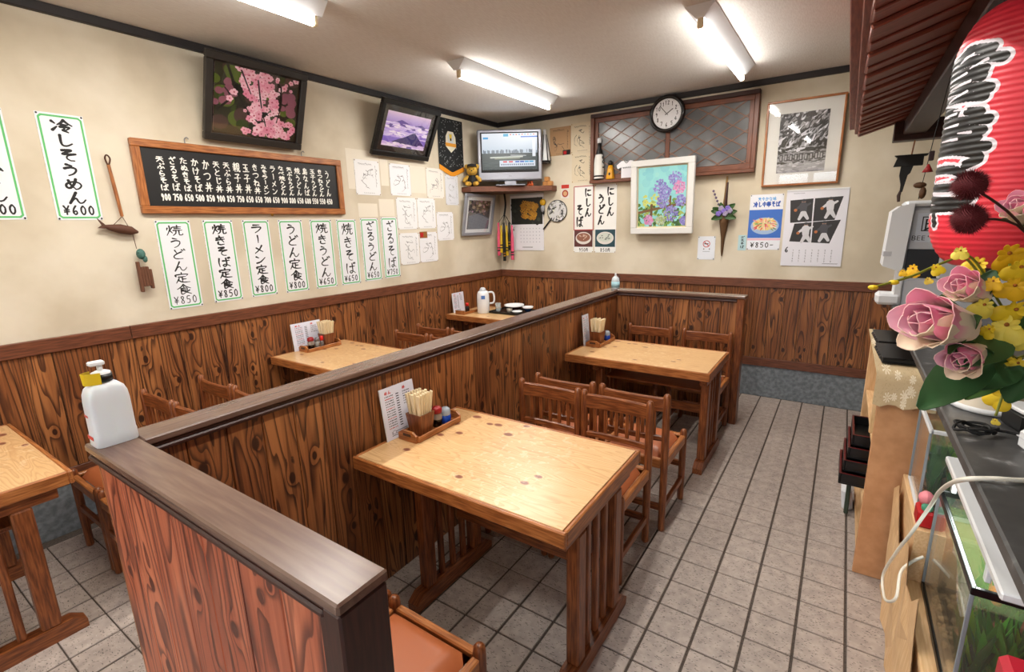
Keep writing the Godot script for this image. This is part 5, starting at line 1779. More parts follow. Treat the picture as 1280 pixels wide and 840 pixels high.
	t = on_wall("price_tag", "small pale blue paper slip left of the cold noodle poster", "note", "b", 2.530, 2.596, 1.285, 1.415)
	printed(t, "paper", 0.066, 0.13, 0.0012, tmat(tex(i), 0.7))

	# baseball calendar
	i = img(512, 730, Color(0.89, 0.89, 0.92))
	var dk := Color(0.17, 0.165, 0.17)
	poly_fill(i, PackedVector2Array([Vector2(36, 95), Vector2(230, 85), Vector2(235, 300), Vector2(52, 310)]), dk)
	poly_fill(i, PackedVector2Array([Vector2(242, 85), Vector2(470, 75), Vector2(420, 290), Vector2(245, 300)]), dk)
	poly_fill(i, PackedVector2Array([Vector2(90, 318), Vector2(236, 308), Vector2(238, 500), Vector2(60, 490)]), dk)
	poly_fill(i, PackedVector2Array([Vector2(246, 306), Vector2(470, 290), Vector2(400, 510), Vector2(250, 502)]), dk)
	for pl in [[150, 110, 0], [370, 100, 1], [190, 330, 1], [340, 320, 0]]:
		var x: float = pl[0]
		var y: float = pl[1]
		var jersey := Color(0.82, 0.82, 0.84) if pl[2] == 1 else Color(0.28, 0.28, 0.30)
		disc(i, x, y, 17, Color(0.62, 0.48, 0.40), 21)
		disc(i, x, y - 10, 19, Color(0.22, 0.22, 0.24), 13)
		stroke(i, [Vector2(x, y + 40), Vector2(x + 4, y + 90)], 34, 28, jersey)
		stroke(i, [Vector2(x - 20, y + 40), Vector2(x - 60, y + 75)], 13, 10, jersey)
		stroke(i, [Vector2(x + 22, y + 40), Vector2(x + 55, y + 20)], 13, 9, jersey)
		disc(i, x - 62, y + 80, 14, Color(0.70, 0.42, 0.24))
		stroke(i, [Vector2(x, y + 110), Vector2(x - 25, y + 165)], 20, 13, Color(0.80, 0.80, 0.82))
		stroke(i, [Vector2(x + 14, y + 110), Vector2(x + 45, y + 160)], 20, 13, Color(0.80, 0.80, 0.82))
	glyph(i, "6", 22, 545, 42, 54, 4.5, INK, 0.9)
	for a in 7:
		for b in 5:
			row(i, str((a * 5 + b) % 9 + 1), 95 + a * 54, 570 + b * 26, 13, 18, 1.3, Color(0.45, 0.45, 0.47))
	for k in 12: stroke(i, [Vector2(60 + k * 8, 30), Vector2(64 + k * 8, 34)], 1.5, 1.5, Color(0.45, 0.45, 0.47))
	for k in 14: stroke(i, [Vector2(360 + k * 9, 706), Vector2(366 + k * 9, 702)], 1.8, 1.5, Color(0.25, 0.25, 0.27))
	t = on_wall("wall_calendar", "white wall calendar page with four baseball players", "calendar", "b", 2.871, 3.294, 1.163, 1.767)
	var w := 0.423
	printed(t, "page", w, 0.604, 0.002, tmat(tex(i), 0.4), Vector3(0, 0, 0.004))
	bar(t, "binding", Vector3(-w / 2, 0.29, 0.0), Vector3(w / 2, 0.304, 0.009), M.white, 0.002)
	# corner calendar with noodles
	i = img(384, 540, Color(0.89, 0.89, 0.91))
	i.fill_rect(Rect2i(12, 40, 360, 250), Color(0.12, 0.13, 0.11))
	for k in 50: disc(i, r.randf_range(20, 360), r.randf_range(50, 285), r.randf_range(6, 20), Color(0.22, 0.24, 0.20).lerp(Color(0.08, 0.08, 0.08), r.randf()))
	for k in 90:
		var p := Vector2(r.randf_range(130, 310), r.randf_range(60, 225))
		if (p - Vector2(220, 140)).length() > 100: continue
		stroke(i, [p, p + Vector2(18, 12), p + Vector2(2, 24), p + Vector2(-12, 10)], 6, 5, Color(0.78, 0.58, 0.18).lerp(Color(0.60, 0.40, 0.10), r.randf()))
	glyph(i, "6", 22, 310, 30, 42, 2.2, INK, 0.9)
	for a in 7:
		for b in 5:
			disc(i, 120 + a * 36, 330 + b * 32, 6, Color(0.72, 0.72, 0.76), 5)
	for k in 12: stroke(i, [Vector2(140 + k * 10, 510), Vector2(146 + k * 10, 508)], 3, 2, Color(0.2, 0.2, 0.22))
	t = on_wall("wall_calendar", "wall calendar with noodle photograph below the television shelf", "calendar", "b", 0.152, 0.582, 1.268, 1.877)
	printed(t, "page", 0.43, 0.609, 0.002, tmat(tex(i), 0.4), Vector3(0, 0, 0.004))
	bar(t, "binding", Vector3(-0.215, 0.285, 0.0), Vector3(0.215, 0.304, 0.011), M.greyplastic, 0.002)
	# toy clip on the calendar corner
	t = thing("magnet_figure", "tiny yellow headed figure stuck to the noodle calendar corner", "figure", Vector3(0.585, 1.73, 0.03))
	s = st0()
	ball(s, Vector3(0, 0.045, 0), Vector3(0.034, 0.036, 0.022))
	part(t, "head", s, mat(Color(0.80, 0.62, 0.10), 0.5))
	s = st0()
	ball(s, Vector3(0, -0.02, 0), Vector3(0.024, 0.04, 0.018))
	part(t, "body", s, mat(Color(0.55, 0.56, 0.58), 0.5))
	s = st0()
	ball(s, Vector3(-0.01, -0.065, 0), Vector3(0.01, 0.02, 0.012))
	ball(s, Vector3(0.012, -0.065, 0), Vector3(0.01, 0.02, 0.012))
	part(t, "feet", s, M.blackmat)

	# no smoking sign
	i = img(192, 268, Color(0.88, 0.90, 0.93))
	disc(i, 96, 86, 40, Color(0.70, 0.12, 0.14))
	disc(i, 96, 86, 32, Color(0.88, 0.90, 0.93))
	i.fill_rect(Rect2i(70, 80, 48, 11), Color(0.10, 0.10, 0.12))
	stroke(i, [Vector2(70, 60), Vector2(122, 112)], 4, 4, Color(0.70, 0.12, 0.14))
	for x in [62, 124]:
		i.fill_rect(Rect2i(x, 142, 14, 4), INK)
		i.fill_rect(Rect2i(x + 5, 136, 4, 18), INK)
		i.fill_rect(Rect2i(x, 150, 14, 3), Color(0.6, 0.1, 0.1))
	i.fill_rect(Rect2i(58, 172, 78, 4), Color(0.45, 0.47, 0.5))
	t = on_wall("no_smoking_sign", "white no smoking notice with red circle below the painting", "sign", "b", 2.195, 2.344, 1.200, 1.407)
	printed(t, "plate", 0.149, 0.207, 0.002, tmat(tex(i), 0.4))
	pins(t, 0.149, 0.207, M.black)
	# round red sticker
	i = img(96, 130, Color(0.86, 0.84, 0.80))
	i.fill_rect(Rect2i(6, 4, 84, 34), Color(0.74, 0.18, 0.12))
	disc(i, 48, 86, 34, Color(0.62, 0.20, 0.14))
	disc(i, 48, 86, 22, Color(0.80, 0.62, 0.45))
	t = on_wall("price_tag", "small sticker with red top and round picture beside the shelf", "sticker", "b", 0.789, 0.890, 1.806, 1.944)
	printed(t, "paper", 0.101, 0.138, 0.0012, tmat(tex(i), 0.5))

	# dried flower bundle in a wicker cone
	t = thing("wall_bouquet", "dried flower bundle in a slim wicker cone hanging below the window", "wall decoration", Vector3(2.41, 1.58, 0.035))
	s = st0()
	lathe(s, [[0.004, -0.345], [0.010, -0.30], [0.016, -0.18], [0.036, -0.06], [0.042, 0.0], [0.036, 0.0], [0.02, -0.08]], 14)
	part(t, "wicker_cone", s, mat(Color(0.33, 0.22, 0.10), 0.8))
	s = st0()
	for k in 9:
		tube(s, [Vector3((k - 4) * 0.006, 0.0, 0.006), Vector3((k - 4) * 0.003, 0.14, 0.0), Vector3((k - 4) * 0.001, 0.33, -0.01)], 0.0035, 5)
	part(t, "stalks", s, mat(Color(0.52, 0.40, 0.22), 0.8))
	s = st0()
	tube(s, [Vector3(0.004, 0.02, 0.012), Vector3(0.008, 0.28, 0.0)], [0.014, 0.008], 8)
	part(t, "dark_stick", s, M.dark_y)
	for k in 7:
		var a: float = [-1.9, -1.45, -0.95, 0.3, 1.1, 1.5, 1.95][k]
		part(t, "leaf", leaf_st(0.105, 0.058, 0.02), mat(Color(0.15, 0.30, 0.08), 0.55), Vector3(0, 0.012 + 0.012 * (k % 3), 0.03), Basis(Vector3(0, 0, 1), a) * Basis(Vector3.RIGHT, 1.75))
	for k in 6:
		s = st0()
		for q in 5:
			var a := TAU * q / 5
			ball(s, Vector3(cos(a) * 0.012, sin(a) * 0.012, 0.004), Vector3(0.013, 0.013, 0.007), 7, 4)
		part(t, "flower", s, mat([Color(0.48, 0.40, 0.72), Color(0.60, 0.56, 0.66)][k % 2], 0.7), Vector3(-0.04 + 0.018 * k, 0.02 + 0.022 * ((k * 2) % 3), 0.045))
	for k in 5:
		s = st0()
		var e := Vector3(-0.05 - 0.012 * k, 0.10 + 0.028 * k, 0.02)
		tube(s, [Vector3(-0.02, 0.03, 0.02), e], 0.0012, 4)
		ball(s, e, Vector3(0.011, 0.011, 0.009), 6, 4)
		part(t, "sprig", s, mat(Color(0.40, 0.34, 0.44), 0.8))

	# round paper fan
	t = thing("paper_fan", "round white paper fan with black handle beside the noodle calendar", "fan", Vector3(0.748, 1.68, 0.012))
	i = img(256, 256, Color(0.80, 0.80, 0.80))
	for k in 70:
		var g := r.randf_range(0.08, 0.9)
		var p := Vector2(r.randf_range(0, 256), r.randf_range(0, 256))
		stroke(i, [p, p + Vector2(r.randf_range(-50, 50), r.randf_range(-50, 50))], r.randf_range(4, 13), 3, Color(g, g, g * r.randf_range(0.9, 1.05)))
	s = st0()
	for k in 32:
		var a0 := TAU * k / 32
		var a1 := TAU * (k + 1) / 32
		for z in [0.0, 0.003]:
			tri(s, Vector3(0, 0, z), Vector3(cos(a0) * 0.113, sin(a0) * 0.108, z), Vector3(cos(a1) * 0.113, sin(a1) * 0.108, z), Vector3(0, 0, 1 if z > 0 else -1), Vector2(0.5, 0.5), Vector2(0.5 + cos(a0) * 0.5, 0.5 - sin(a0) * 0.5), Vector2(0.5 + cos(a1) * 0.5, 0.5 - sin(a1) * 0.5))
	part(t, "paper", s, tmat(tex(i), 0.6))
	s = st0()
	var ringp := []
	for k in 33: ringp.append(Vector3(cos(TAU * k / 32) * 0.115, sin(TAU * k / 32) * 0.11, 0.0015))
	tube(s, ringp, 0.004, 6, false)
	part(t, "rim", s, M.black)
	s = st0()
	tube(s, [Vector3(-0.06, -0.07, 0.004), Vector3(-0.165, -0.185, 0.004)], 0.008, 8)
	part(t, "handle", s, M.black)
	# striped megaphone horn
	t = thing("striped_horn", "black and white striped plastic horn hanging right of the television", "horn", Vector3(0.635, 2.17, 0.06))
	s = st0()
	lathe(s, [[0.0, 0.0], [0.056, 0.0], [0.058, 0.012], [0.03, 0.20], [0.018, 0.27], [0.016, 0.32], [0.0, 0.32]], 20)
	part(t, "cone", s, M.white)
	for k in 6:
		var a := TAU * k / 6
		s = st0()
		tube(s, [Vector3(sin(a) * 0.058, 0.012, cos(a) * 0.058), Vector3(sin(a) * 0.031, 0.20, cos(a) * 0.031), Vector3(sin(a) * 0.019, 0.27, cos(a) * 0.019)], [0.007, 0.005, 0.003], 6)
		part(t, "stripe", s, M.black)
	s = st0()
	lathe(s, [[0.052, -0.006], [0.061, -0.006], [0.061, 0.016], [0.056, 0.016]], 20)
	part(t, "rim", s, M.black)

	# things on the window sill
	t = thing("sake_bottle", "tall black and white sake bottle on the window sill", "bottle", Vector3(1.232, 1.9575, 0.04))
	s = st0()
	lathe(s, [[0.0, 0.0], [0.046, 0.0], [0.048, 0.01], [0.048, 0.15], [0.044, 0.20], [0.022, 0.28], [0.017, 0.30], [0.017, 0.345], [0.0, 0.345]], 22)
	part(t, "glass_body", s, M.black)
	i = img(256, 256, Color(0.86, 0.86, 0.84))
	glyph(i, "8", 20, 20, 60, 80, 7, INK, 0.8)
	glyph(i, "7", 30, 130, 60, 80, 8, INK, 0.8)
	stroke(i, [Vector2(0, 230), Vector2(255, 230)], 9, 9, INK)
	s = st0()
	lathe(s, [[0.0485, 0.012], [0.0487, 0.15], [0.0447, 0.20], [0.035, 0.235]], 22)
	part(t, "paper_label", s, tmat(tex(i), 0.6), Vector3.ZERO, Basis(Vector3.UP, 0.3))
	s = st0()
	lathe(s, [[0.0, 0.34], [0.020, 0.34], [0.021, 0.375], [0.015, 0.388], [0.0, 0.39]], 16)
	part(t, "cap", s, M.white)
	t = thing("yellow_bottle", "small yellow bottle with black cap on the window sill", "bottle", Vector3(1.352, 1.9575, 0.045))
	s = st0()
	lathe(s, [[0.0, 0.0], [0.041, 0.0], [0.042, 0.01], [0.030, 0.08], [0.022, 0.125], [0.0, 0.13]], 18)
	part(t, "body", s, mat(Color(0.82, 0.58, 0.03), 0.35))
	s = st0()
	lathe(s, [[0.0, 0.128], [0.020, 0.128], [0.020, 0.155], [0.010, 0.170], [0.0, 0.172]], 14)
	part(t, "cap", s, M.black)
	s = st0()
	ball(s, Vector3(0.004, 0.045, 0.035), Vector3(0.010, 0.015, 0.004), 8, 5)
	part(t, "emblem", s, M.black)
	t = thing("toy_shirt", "miniature white baseball shirt standing on the window sill", "toy shirt", Vector3(1.515, 1.9575, 0.035))
	s = st0()
	prism(s, PackedVector2Array([Vector2(-0.052, 0.0), Vector2(0.055, 0.0), Vector2(0.055, 0.10), Vector2(0.10, 0.085), Vector2(0.112, 0.115), Vector2(0.05, 0.155), Vector2(0.02, 0.158), Vector2(0.0, 0.145), Vector2(-0.02, 0.158), Vector2(-0.05, 0.155), Vector2(-0.10, 0.12), Vector2(-0.088, 0.085), Vector2(-0.052, 0.10)]), -0.012, 0.012)
	part(t, "cloth", s, M.paper)
	s = st0()
	tube(s, curve([Vector3(-0.025, 0.157, 0.012), Vector3(0, 0.135, 0.015), Vector3(0.025, 0.157, 0.012)], 5), 0.003, 6)
	part(t, "collar", s, M.black)
	s = st0()
	for k in 5: tube(s, [Vector3(-0.04 + k * 0.017, 0.092, 0.0135), Vector3(-0.03 + k * 0.017, 0.10, 0.0135), Vector3(-0.028 + k * 0.017, 0.086, 0.0135)], 0.002, 5)
	part(t, "lettering", s, M.black)

func leaf_st(l: float, w: float, bend: float) -> SurfaceTool:
	var s := st0()
	var pts := []
	for i in 7:
		var v := i / 6.0
		var col := []
		for j in 5:
			var u := j / 2.0 - 1.0
			var ww := w * 0.5 * pow(sin(PI * clampf(0.06 + 0.90 * pow(v, 0.75), 0, 1)), 0.8)
			col.append(Vector3(u * ww, bend * absf(u) * 0.4 - bend * v * v, -l * v))
		pts.append(col)
	sheet(s, pts, 0.0012)
	return s

# ---------------------------------------------------------------- the corner with the television
func build_corner() -> void:
	var s := st0()
	var r := RandomNumberGenerator.new()
	r.seed = 3
	var t := thing("corner_shelf", "dark wooden corner shelf carrying the television", "shelf", Vector3(0.0, 1.885, 0.0))
	s.set_smooth_group(-1)
	prism(s, PackedVector2Array([Vector2(0.002, 0.002), Vector2(0.74, 0.002), Vector2(0.74, 0.10), Vector2(0.12, 0.66), Vector2(0.002, 0.66)]), 0.0, 0.05)
	# outline is drawn in x and z: turn it flat
	part(t, "board", s, M.rail_x, Vector3(0, 0.05, 0), Basis(Vector3.RIGHT, PI / 2))
	# television
	t = thing("television", "silver flat television showing a news picture on the corner shelf", "television", Vector3(0.388, 1.936, 0.345), atan2(0.57, 0.82))
	bar(t, "casing", Vector3(-0.325, 0.055, -0.05), Vector3(0.325, 0.545, 0.03), M.silver, 0.012)
	bar(t, "bezel", Vector3(-0.292, 0.135, 0.0305), Vector3(0.292, 0.517, 0.034), M.blackmat, 0.001)
	var i := img(768, 480, Color(0.80, 0.84, 0.88))
	for y in 260:
		i.fill_rect(Rect2i(0, y, 768, 1), Color(0.90, 0.92, 0.95).lerp(Color(0.72, 0.78, 0.84), y / 260.0))
	for k in 60:
		var x := r.randf_range(0, 768)
		i.fill_rect(Rect2i(int(x), 235 - r.randi_range(0, 22), r.randi_range(8, 26), 40), Color(0.40, 0.46, 0.52))
	i.fill_rect(Rect2i(0, 262, 768, 218), Color(0.20, 0.26, 0.27))
	for k in 40: stroke(i, [Vector2(r.randf_range(0, 700), r.randf_range(285, 470)), Vector2(r.randf_range(0, 768), r.randf_range(285, 470))].slice(0, 2), 2, 2, Color(0.30, 0.36, 0.36).lerp(Color(0.16, 0.20, 0.20), r.randf()))
	stroke(i, [Vector2(120, 318), Vector2(560, 310)], 10, 8, Color(0.80, 0.82, 0.78))
	stroke(i, [Vector2(180, 335), Vector2(520, 330)], 7, 6, Color(0.55, 0.58, 0.48))
	stroke(i, [Vector2(400, 290), Vector2(610, 296)], 5, 4, Color(0.75, 0.77, 0.78))
	i.fill_rect(Rect2i(20, 50, 70, 26), Color(0.22, 0.62, 0.85))
	i.fill_rect(Rect2i(300, 8, 70, 36), Color(0.35, 0.70, 0.85))
	i.fill_rect(Rect2i(370, 8, 398, 26), Color(0.90, 0.92, 0.95))
	for k in 9: i.fill_rect(Rect2i(390 + k * 40, 14, 22, 12), [Color(0.85, 0.35, 0.35), Color(0.35, 0.55, 0.8)][k % 2])
	i.fill_rect(Rect2i(540, 40, 228, 18), Color(0.15, 0.40, 0.78))
	i.fill_rect(Rect2i(700, 90, 44, 220), Color(0.90, 0.92, 0.95))
	i.fill_rect(Rect2i(240, 360, 500, 80), Color(0.86, 0.89, 0.93))
	for k in 2: i.fill_rect(Rect2i(290 + k * 80, 368, 56, 18), Color(0.85, 0.15, 0.18))
	for k in 2: i.fill_rect(Rect2i(460 + k * 66, 368, 56, 18), Color(0.12, 0.35, 0.75))
	for k in 2: i.fill_rect(Rect2i(590 + k * 66, 368, 56, 18), Color(0.20, 0.65, 0.85))
	for k in 16: i.fill_rect(Rect2i(262 + k * 29, 404, 18, 20), Color(0.45, 0.50, 0.58))
	s = st0()
	cbox(s, Vector3.ZERO, Vector3(0.556, 0.345, 0.002), 0.0, Basis.IDENTITY, Vector2(1 / 0.556, 1 / 0.345), Vector2(0.5, 0.5))
	var m := mat(Color(0.02, 0.02, 0.02), 0.3)
	m.emission_enabled = true
	m.emission_texture = tex(i)
	m.emission_operator = BaseMaterial3D.EMISSION_OP_MULTIPLY
	m.emission = Color.WHITE
	m.emission_energy_multiplier = 0.85
	part(t, "screen", s, m, Vector3(0, 0.333, 0.0352))
	var al := AreaLight3D.new()
	al.name = "screen_light"
	al.area_size = Vector2(0.55, 0.34)
	al.light_energy = 0.10
	al.light_color = Color(0.85, 0.92, 1.0)
	al.shadow_enabled = true
	al.area_range = 6.0
	al.area_attenuation = 2.0
	al.position = Vector3(0, 0.333, 0.039)
	al.rotation.y = PI
	t.add_child(al)
	part(t, "badge", box_st(Vector3(0.03, 0.008, 0.003), 0.001), M.steel, Vector3(0, 0.098, 0.0315))
	part(t, "neck", box_st(Vector3(0.12, 0.05, 0.05), 0.006), M.silver, Vector3(0, 0.03, -0.01))
	part(t, "foot", box_st(Vector3(0.30, 0.012, 0.20), 0.005), M.silver, Vector3(0, 0.006, 0.0))
	# plush bear
	t = thing("plush_bear", "small yellow plush bear in black clothes on the corner shelf", "plush toy", Vector3(0.10, 1.936, 0.605), 0.6)
	var ym := mat(Color(0.74, 0.58, 0.22), 0.9)
	s = st0()
	ball(s, Vector3(0, 0.155, 0), Vector3(0.056, 0.052, 0.05), 14, 9)
	ball(s, Vector3(0, 0.142, 0.042), Vector3(0.026, 0.02, 0.018), 10, 6)
	part(t, "head", s, ym)
	s = st0()
	for e in [-1.0, 1.0]: ball(s, Vector3(e * 0.052, 0.195, -0.005), Vector3(0.024, 0.024, 0.014), 10, 6)
	part(t, "ears", s, ym)
	s = st0()
	for e in [-1.0, 1.0]: ball(s, Vector3(e * 0.02, 0.166, 0.046), Vector3(0.006, 0.007, 0.004), 8, 5)
	ball(s, Vector3(0, 0.15, 0.059), Vector3(0.009, 0.006, 0.005), 8, 5)
	part(t, "eyes_and_nose", s, M.black)
	s = st0()
	lathe(s, [[0.0, 0.198], [0.052, 0.192], [0.045, 0.215], [0.0, 0.225]], 16)
	cbox(s, Vector3(0, 0.194, 0.05), Vector3(0.07, 0.006, 0.04), 0.002)
	part(t, "cap", s, M.blackmat)
	s = st0()
	ball(s, Vector3(0, 0.06, 0), Vector3(0.05, 0.062, 0.042), 12, 8)
	part(t, "body", s, M.blackmat)
	s = st0()
	for e in [-1.0, 1.0]:
		tube(s, [Vector3(e * 0.042, 0.098, 0.0), Vector3(e * 0.075, 0.07, 0.02), Vector3(e * 0.082, 0.045, 0.03)], [0.02, 0.019, 0.016], 8)
		tube(s, [Vector3(e * 0.025, 0.028, 0.02), Vector3(e * 0.045, 0.022, 0.06), Vector3(e * 0.05, 0.03, 0.075)], [0.024, 0.022, 0.020], 8)
	part(t, "limbs", s, ym)
	# ornaments right of the television
	t = thing("wooden_blocks", "small light wooden ornament blocks right of the television", "ornament", Vector3(0.665, 1.936, 0.07))
	for k in 3: part(t, "block", box_st(Vector3(0.055, 0.045, 0.04), 0.006), M.pinewood_x, Vector3(-0.02 + 0.058 * (k % 2) + 0.02 * (k / 2), 0.0226 + 0.0455 * (k / 2), 0))
	t = thing("orange_figures", "row of tiny orange figures in front of the television foot", "figures", Vector3(0.53, 1.936, 0.18))
	for k in 3:
		s = st0()
		lathe(s, [[0, 0], [0.013, 0], [0.015, 0.02], [0.009, 0.03], [0.012, 0.04], [0.008, 0.05], [0, 0.052]], 10)
		part(t, "figure", s, mat(Color(0.75, 0.32, 0.10), 0.5), Vector3(-0.03 + 0.03 * k, 0, 0.01 * k))
	# cheering bats hanging from the shelf
	t = thing("hanging_bats", "bundle of pink, yellow and black toy bats hanging below the shelf", "toy bats", Vector3(0.14, 1.885, 0.10), 0.6)
	s = st0()
	tube(s, curve([Vector3(0, 0, 0), Vector3(0.01, -0.12, 0.01), Vector3(-0.008, -0.24, 0.0)], 5), 0.012, 6)
	part(t, "cord", s, M.blackmat)
	for k in 6:
		var x := -0.075 + 0.03 * k
		var top := -0.26 - 0.03 * (k % 2)
		var l: float = [0.36, 0.30, 0.42, 0.33, 0.30, 0.38][k]
		s = st0()
		tube(s, [Vector3(-0.006, -0.22, 0), Vector3(x * 0.5, top, 0.01), Vector3(x, top - 0.05, 0.012 * (k % 3))], 0.003, 5)
		part(t, "strap", s, M.blackmat)
		s = st0()
		lathe(s, [[0, -l], [0.017, -l], [0.018, -l + 0.01], [0.018, -0.14], [0.011, -0.06], [0.011, 0.0], [0, 0.0]], 12)
		var cm: Material = [mat(Color(0.86, 0.32, 0.45), 0.4), mat(Color(0.80, 0.66, 0.10), 0.4), M.black, mat(Color(0.80, 0.66, 0.10), 0.4), M.black, mat(Color(0.86, 0.32, 0.45), 0.4)][k]
		part(t, "bat", s, cm, Vector3(x, top - 0.05, 0.012 * (k % 3)))
		for q in 2:
			s = st0()
			lathe(s, [[0.0186, 0.0], [0.0188, 0.0], [0.0188, 0.014], [0.0186, 0.014]], 12)
			part(t, "band", s, M.black if k != 2 and k != 4 else M.brass, Vector3(x, top - 0.05 - l + 0.05 + q * 0.03, 0.012 * (k % 3)))

# ---------------------------------------------------------------- things on the tables
func caddy(at: Vector3, where: String, kind: int) -> void:
	# tray, long side along z
	var s: SurfaceTool
	var t := thing("condiment_tray", "small wooden condiment tray with cut-out handles " + where, "tray", at, 0.0, "condiment trays")
	bar(t, "base", Vector3(-0.055, 0, -0.135), Vector3(0.055, 0.008, 0.135), M.amber_z, 0.002)
	for k in [-1.0, 1.0]:
		bar(t, "rim", Vector3(k * 0.055 - 0.004, 0.0, -0.135), Vector3(k * 0.055 + 0.004, 0.026, 0.135), M.amber_z, 0.002)
		s = st0()
		prism(s, PackedVector2Array([Vector2(-0.051, 0), Vector2(0.051, 0), Vector2(0.051, 0.03), Vector2(0.03, 0.045), Vector2(-0.03, 0.045), Vector2(-0.051, 0.03)]), -0.005, 0.005)
		part(t, "end_board", s, M.amber_x, Vector3(0, 0, k * 0.14))
		part(t, "hand_hole", box_st(Vector3(0.045, 0.012, 0.0006), 0.0), M.dark_x, Vector3(0, 0.028, k * 0.1454))
	var flip := -1.0 if kind == 2 else 1.0
	var c := at + Vector3(0, 0.008, 0.06 * flip)
	t = thing("chopstick_box", "square tapered wooden box full of chopsticks " + where, "chopstick holder", c, 0.0, "chopstick boxes")
	s = st0()
	s.set_smooth_group(-1)
	var b := 0.033
	var tp := 0.044
	var h := 0.095
	var q := [Vector2(-1, -1), Vector2(1, -1), Vector2(1, 1), Vector2(-1, 1)]
	for k in 4:
		var p: Vector2 = q[k]
		var w: Vector2 = q[(k + 1) % 4]
		var n := Vector3((p.x + w.x) / 2, 0, (p.y + w.y) / 2)
		var lo0 := Vector3(p.x * b, 0, p.y * b)
		var lo1 := Vector3(w.x * b, 0, w.y * b)
		var hi0 := Vector3(p.x * tp, h, p.y * tp)
		var hi1 := Vector3(w.x * tp, h, w.y * tp)
		var i0 := Vector3(p.x * (tp - 0.005), h, p.y * (tp - 0.005))
		var i1 := Vector3(w.x * (tp - 0.005), h, w.y * (tp - 0.005))
		var f0 := Vector3(p.x * (b - 0.004), 0.006, p.y * (b - 0.004))
		var f1 := Vector3(w.x * (b - 0.004), 0.006, w.y * (b - 0.004))
		quad(s, lo0, lo1, hi1, hi0, n)
		quad(s, hi0, hi1, i1, i0, Vector3.UP)
		quad(s, i0, i1, f1, f0, -n)
	quad(s, Vector3(-b, 0, -b), Vector3(b, 0, -b), Vector3(b, 0, b), Vector3(-b, 0, b), Vector3.DOWN)
	quad(s, Vector3(-b, 0.006, -b), Vector3(b, 0.006, -b), Vector3(b, 0.006, b), Vector3(-b, 0.006, b), Vector3.UP)
	part(t, "box", s, M.oak_y)
	# paper wrapped chopsticks
	s = st0()
	cbox(s, Vector3(0, 0.09, 0), Vector3(0.015, 0.18, 0.0065), 0.001)
	var me := done(s)
	var cm := mat(Color(0.90, 0.83, 0.68), 0.6)
	var r := RandomNumberGenerator.new()
	r.seed = 100 + kind
	for k in 18:
		var gx := (k % 3 - 1) * 0.0195
		var gz := (k / 3 - 2.5) * 0.0092
		var o := inst(self, "chopsticks", me, cm, c + Vector3(gx, 0.0065, gz), Basis(Vector3(0, 0, 1), -gx * 4.5 + r.randf_range(-0.02, 0.02)) * Basis(Vector3.RIGHT, gz * 4.5) * Basis(Vector3.UP, r.randf_range(-0.2, 0.2)))
		tag(o, "pair of pale wooden chopsticks standing in the box " + where, "chopsticks", "chopsticks " + where)
	# jars
	var p := at + Vector3(0.012, 0.008, (-0.03 if kind != 2 else 0.085))
	if kind != 1:
		t = thing("soy_jar", "small dark sauce jar with red lid " + where, "jar", p, 0.0, "sauce jars")
		s = st0()
		lathe(s, [[0, 0], [0.021, 0], [0.0225, 0.006], [0.0225, 0.05], [0.018, 0.062], [0, 0.062]], 18)
		part(t, "glass_body", s, mat(Color(0.05, 0.02, 0.012), 0.1))
		s = st0()
		lathe(s, [[0.0231, 0.036], [0.0231, 0.05], [0.0186, 0.062], [0.0186, 0.066]], 18)
		part(t, "clear_shoulder", s, mat(Color(0.55, 0.50, 0.46), 0.15))
		s = st0()
		lathe(s, [[0, 0.064], [0.0225, 0.064], [0.0235, 0.068], [0.0235, 0.082], [0.015, 0.092], [0, 0.093]], 18)
		part(t, "lid", s, mat(Color(0.55, 0.04, 0.07), 0.35))
	p = at + Vector3(0.014, 0.008, (-0.082 if kind != 2 else 0.037))
	if kind == 2:
		t = thing("spice_shaker", "glass spice shaker with steel top " + where, "shaker", p)
		s = st0()
		lathe(s, [[0, 0], [0.017, 0], [0.017, 0.055], [0, 0.055]], 16)
		part(t, "glass_body", s, mat(Color(0.55, 0.53, 0.50), 0.15))
		s = st0()
		lathe(s, [[0, 0.055], [0.018, 0.055], [0.018, 0.072], [0.01, 0.08], [0, 0.08]], 16)
		part(t, "top", s, M.steel)
		t = thing("sauce_bottle", "little sauce bottle with red cap " + where, "bottle", p + Vector3(0.012, 0, -0.034))
		s = st0()
		lathe(s, [[0, 0], [0.013, 0], [0.013, 0.045], [0.009, 0.055], [0, 0.055]], 14)
		part(t, "body", s, mat(Color(0.42, 0.38, 0.36), 0.3))
		s = st0()
		lathe(s, [[0, 0.055], [0.0135, 0.055], [0.0125, 0.085], [0, 0.09]], 14)
		part(t, "cap", s, mat(Color(0.80, 0.10, 0.07), 0.4))
	else:
		t = thing("toothpick_jar", "round jar of toothpicks with blue base and clear dome " + where, "jar", p, 0.0, "toothpick jars")
		s = st0()
		lathe(s, [[0, 0], [0.023, 0], [0.025, 0.006], [0.025, 0.038], [0, 0.038]], 18)
		part(t, "base", s, mat(Color(0.06, 0.24, 0.62), 0.3))
		s = st0()
		lathe(s, [[0.0245, 0.0385], [0.0245, 0.055], [0.021, 0.066], [0.012, 0.072], [0, 0.073]], 18)
		part(t, "dome", s, mat(Color(0.60, 0.64, 0.68), 0.15))

